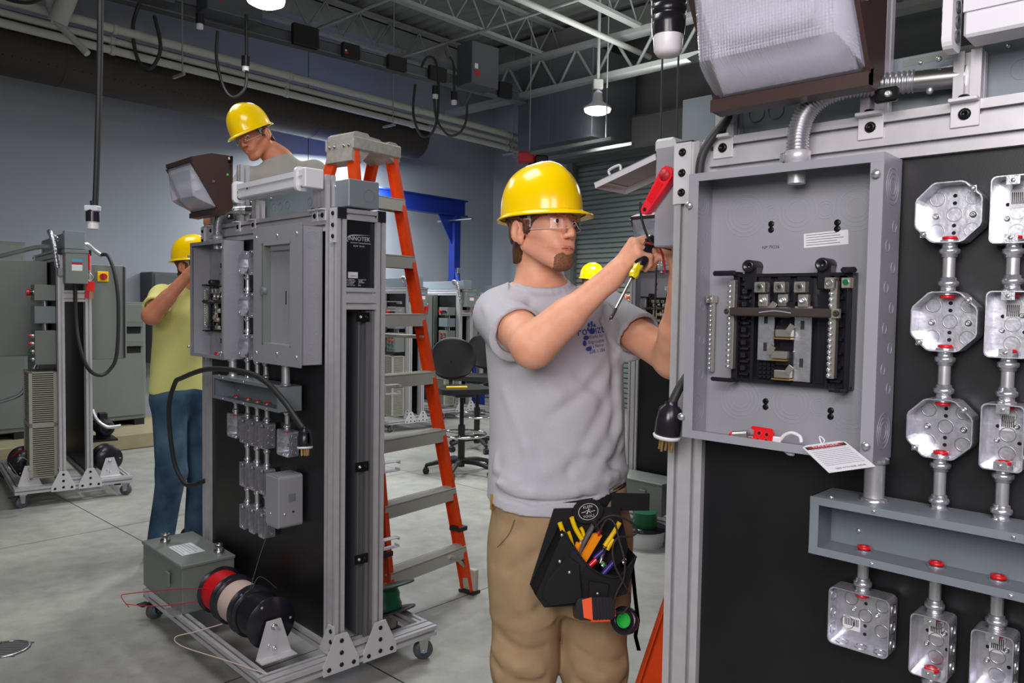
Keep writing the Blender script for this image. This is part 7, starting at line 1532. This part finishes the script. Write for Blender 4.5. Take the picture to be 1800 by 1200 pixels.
# ---- the other people ----------------------------------------------
def figure(lab, base, hc, F, neck, sh, hip, arms, legs, feet, shirt_m, pants_m, lat, hip_lat=None, h=.007, up=(0, 0, 1), hs=1., mouth=0, long=.7, torso_r=(.185, .115), sleeve=.52, skin='skin2', hroll=0, curl=.7, pocket=False, face_h=.004):
    t = mk_person(lab, tuple(base)); off = tuple(base); hc, neck, hip = V3(hc), V3(neck), V3(hip); F = nrm(F); R = rotm(F, up); sR, sL = V3(sh[0]), V3(sh[1]); lat = nrm(sL-sR)
    pts = [hc+.2, hc-.2]+[V3(p) for a in arms for p in a]+[sR, sL]; lo = np.min(pts, 0)-.12; hi = np.max(pts, 0)+.12; lo[2] = min(lo[2], neck[2]-.2)
    V = Vox(lo, hi, face_h); P = head(V, hc, R, hs, mouth)
    V.cap(neck-(hc-neck)*.3, hc-R[:, 2]*.05-R[:, 1]*.025, .060, .055, .03); V.cap(sR, sL, .055, .055, .04); V.cap(neck, (sR+sL)/2-V3((0, 0, .12)), .06, .1, .05)
    for i, (e, w_) in enumerate(arms):
        s = (sR, sL)[i]; e, w_ = V3(e), V3(w_); V.cap(s, e, .052, .043, .03); V.cap(e, w_, .043, .027, .02); V.cap(e, e+(w_-e)*.4, .045, .039, .02); d = nrm(w_-e)
        pn = nrm(np.cross(d, lat))*(1 if i == 0 else 1); pn = pn if pn[2] < 0 or abs(pn[2]) < .1 else -pn
        hand(V, w_, d, pn, i == 0, ((curl, curl, .4),)*2+((curl+.2, curl, .5),)*2, (.5, .5), .95, .06)
    v, f = V.mesh(); body = npmesh('body', v, f, skin, t, off); eyes(P, R, hs, body, off, (0, -.45)); facebits(V, P, R, hs, t, body, off, False)
    hairmesh(V, P, R, hs, t, off, -.05-.04*long, .008); hat(P, R, hs, t, off); glasses(P, t, off)
    # shirt
    mid = (sR+sL)/2; ax3 = nrm(mid-hip); fwd = nrm(np.cross(ax3, lat)); RR = np.stack([nrm(lat), -fwd, ax3], 1)
    V = Vox(np.min([sR, sL, hip, mid], 0)-.36, np.max([sR, sL, hip, mid], 0)+.36, h); V.A[:] = .3
    L = float(np.linalg.norm(mid-hip)); hl = nrm(hip_lat) if hip_lat is not None else lat
    for i in range(9):
        q = i/8; c_ = hip+(mid-hip)*(q*1.0-.06); ll = nrm(hl*(1-q)+lat*q); ff = nrm(np.cross(ax3, ll)); R3 = np.stack([ll, -ff, ax3], 1); a_ = torso_r[0]*(1.0-.06*math.sin(q*3.1)); b_ = torso_r[1]*(1.05-.12*q)
        if q > .93: a_ *= .85; b_ *= .85
        V.ell(c_, (a_, b_, .10), R3, .03)
    V.cap(sR, sL, .062, .062, .03); V.cap(sR+(sL-sR)*.25, neck, .05, .055, .05); V.cap(sL+(sR-sL)*.25, neck, .05, .055, .05)
    for i, (e, w_) in enumerate(arms): s = (sR, sL)[i]; V.cap(s, s+V3((0, 0, .003)), .062, .062, .03); V.rod(s-nrm(V3(e)-s)*.02, s+(V3(e)-s)*sleeve, .061, .068, .03)
    V.noise(.0038, ((24, 20, 14), (36, 30, 18), (18, 18, 12)), 5)
    for i, (e, w_) in enumerate(arms):
        s = (sR, sL)[i]; e = V3(e); d = nrm(e-s); q = s+(e-s)*sleeve; V.rod(s+(e-s)*(sleeve-.12), e+d*.1, .056, .058, .003, 'sub')
    V.plane(hip-ax3*.04, -ax3); V.cap(neck+(hc-neck)*.12, hc, .06, .09, .004, 'sub')
    v, f = V.mesh(); npmesh('t_shirt', v, f, shirt_m, t, off)
    # trousers
    A_ = [V3(hip)]+[V3(p) for l in legs for p in l]; V = Vox(np.min(A_, 0)-.2, np.max(A_, 0)+(.2, .2, .1), .009)
    V.ell(hip-V3((0, 0, .06)), (torso_r[0]*.98, torso_r[1]*1.08, .15), np.stack([hl, nrm(np.cross((0, 0, 1), hl)), V3((0, 0, 1))], 1), .03)
    for l in legs: limb(V, l, [.096, .078, .068], .03)
    V.noise(.004, ((24, 22, 30), (20, 26, 40), (14, 14, 18)), 8); V.plane(hip+V3((0, 0, .03)), (0, 0, 1))
    v, f = V.mesh(); pa = npmesh('trousers' if pants_m != 'jeans' else 'jeans', v, f, pants_m, t, off)
    shoes(t, off, feet); return t, pa
# man on the ladder
figure('man in light grey t-shirt, hard hat and glasses leaning over the bench from the ladder', (-1.20, 4.19, 0), (-1.372, 4.09, 2.318), (-.30, -.86, -.40), (-1.255, 4.16, 2.205), ((-1.375, 4.05, 2.075), (-1.085, 4.22, 2.145)), (-1.17, 4.24, 1.70),
       (((-1.50, 3.90, 1.84), (-1.27, 3.72, 1.90)), ((-1.00, 3.98, 1.93), (-1.04, 3.70, 1.90))), ([(-1.26, 4.17, 1.62), (-1.29, 4.10, 1.24), (-1.27, 4.10, .90)], [(-1.10, 4.27, 1.62), (-1.13, 4.22, 1.24), (-1.13, 4.28, .90)]),
       (((-1.30, 4.07, .82), (-.8, -.5, 0)), ((-1.12, 4.29, .82), (-.8, -.5, 0))), 'tshirt2', 'jeans', None, (.87, .5, 0), mouth=1, long=.5, torso_r=(.175, .11), up=(-.30, 0, 1))
# man in yellow at the far end of the same bench
_, jp = figure('man in yellow t-shirt, jeans and hard hat at the left end of the ladder bench', (-1.94, 4.42, 0), (-1.81, 4.40, 1.655), (.95, -.30, .05), (-1.865, 4.42, 1.50), ((-1.93, 4.27, 1.46), (-1.84, 4.58, 1.46)), (-1.91, 4.43, .96),
       (((-1.900, 4.08, 1.365), (-1.70, 4.10, 1.60)), ((-1.62, 4.52, 1.35), (-1.50, 4.25, 1.56))), ([(-1.92, 4.33, .88), (-1.90, 4.31, .48), (-1.97, 4.32, .08)], [(-1.89, 4.53, .88), (-1.82, 4.53, .48), (-1.86, 4.56, .08)]),
       (((-1.96, 4.32, 0), (1, -.1, 0)), ((-1.86, 4.56, 0), (1, .1, 0))), 'tshirt_yellow', 'jeans', None, (.28, .96, 0), torso_r=(.185, .125), sleeve=.62, long=.25)
# distant worker
figure('distant person whose yellow hard hat shows behind the front worker raised forearm', (.80, 7.25, 0), (.735, 7.2, 1.69), (.75, -.65, -.1), (.76, 7.23, 1.54), ((.66, 7.12, 1.47), (.93, 7.34, 1.47)), (.80, 7.25, .98),
       (((.70, 6.95, 1.32), (.90, 6.92, 1.50)), ((1.05, 7.15, 1.32), (1.05, 6.95, 1.50))), ([(.74, 7.2, .9), (.74, 7.2, .5), (.74, 7.22, .08)], [(.88, 7.32, .9), (.88, 7.32, .5), (.88, 7.33, .08)]),
       (((.74, 7.22, 0), (.6, -.8, 0)), ((.88, 7.33, 0), (.6, -.8, 0))), 'tshirt2', 'jeans', None, (.8, .6, 0), h=.01, face_h=.006)
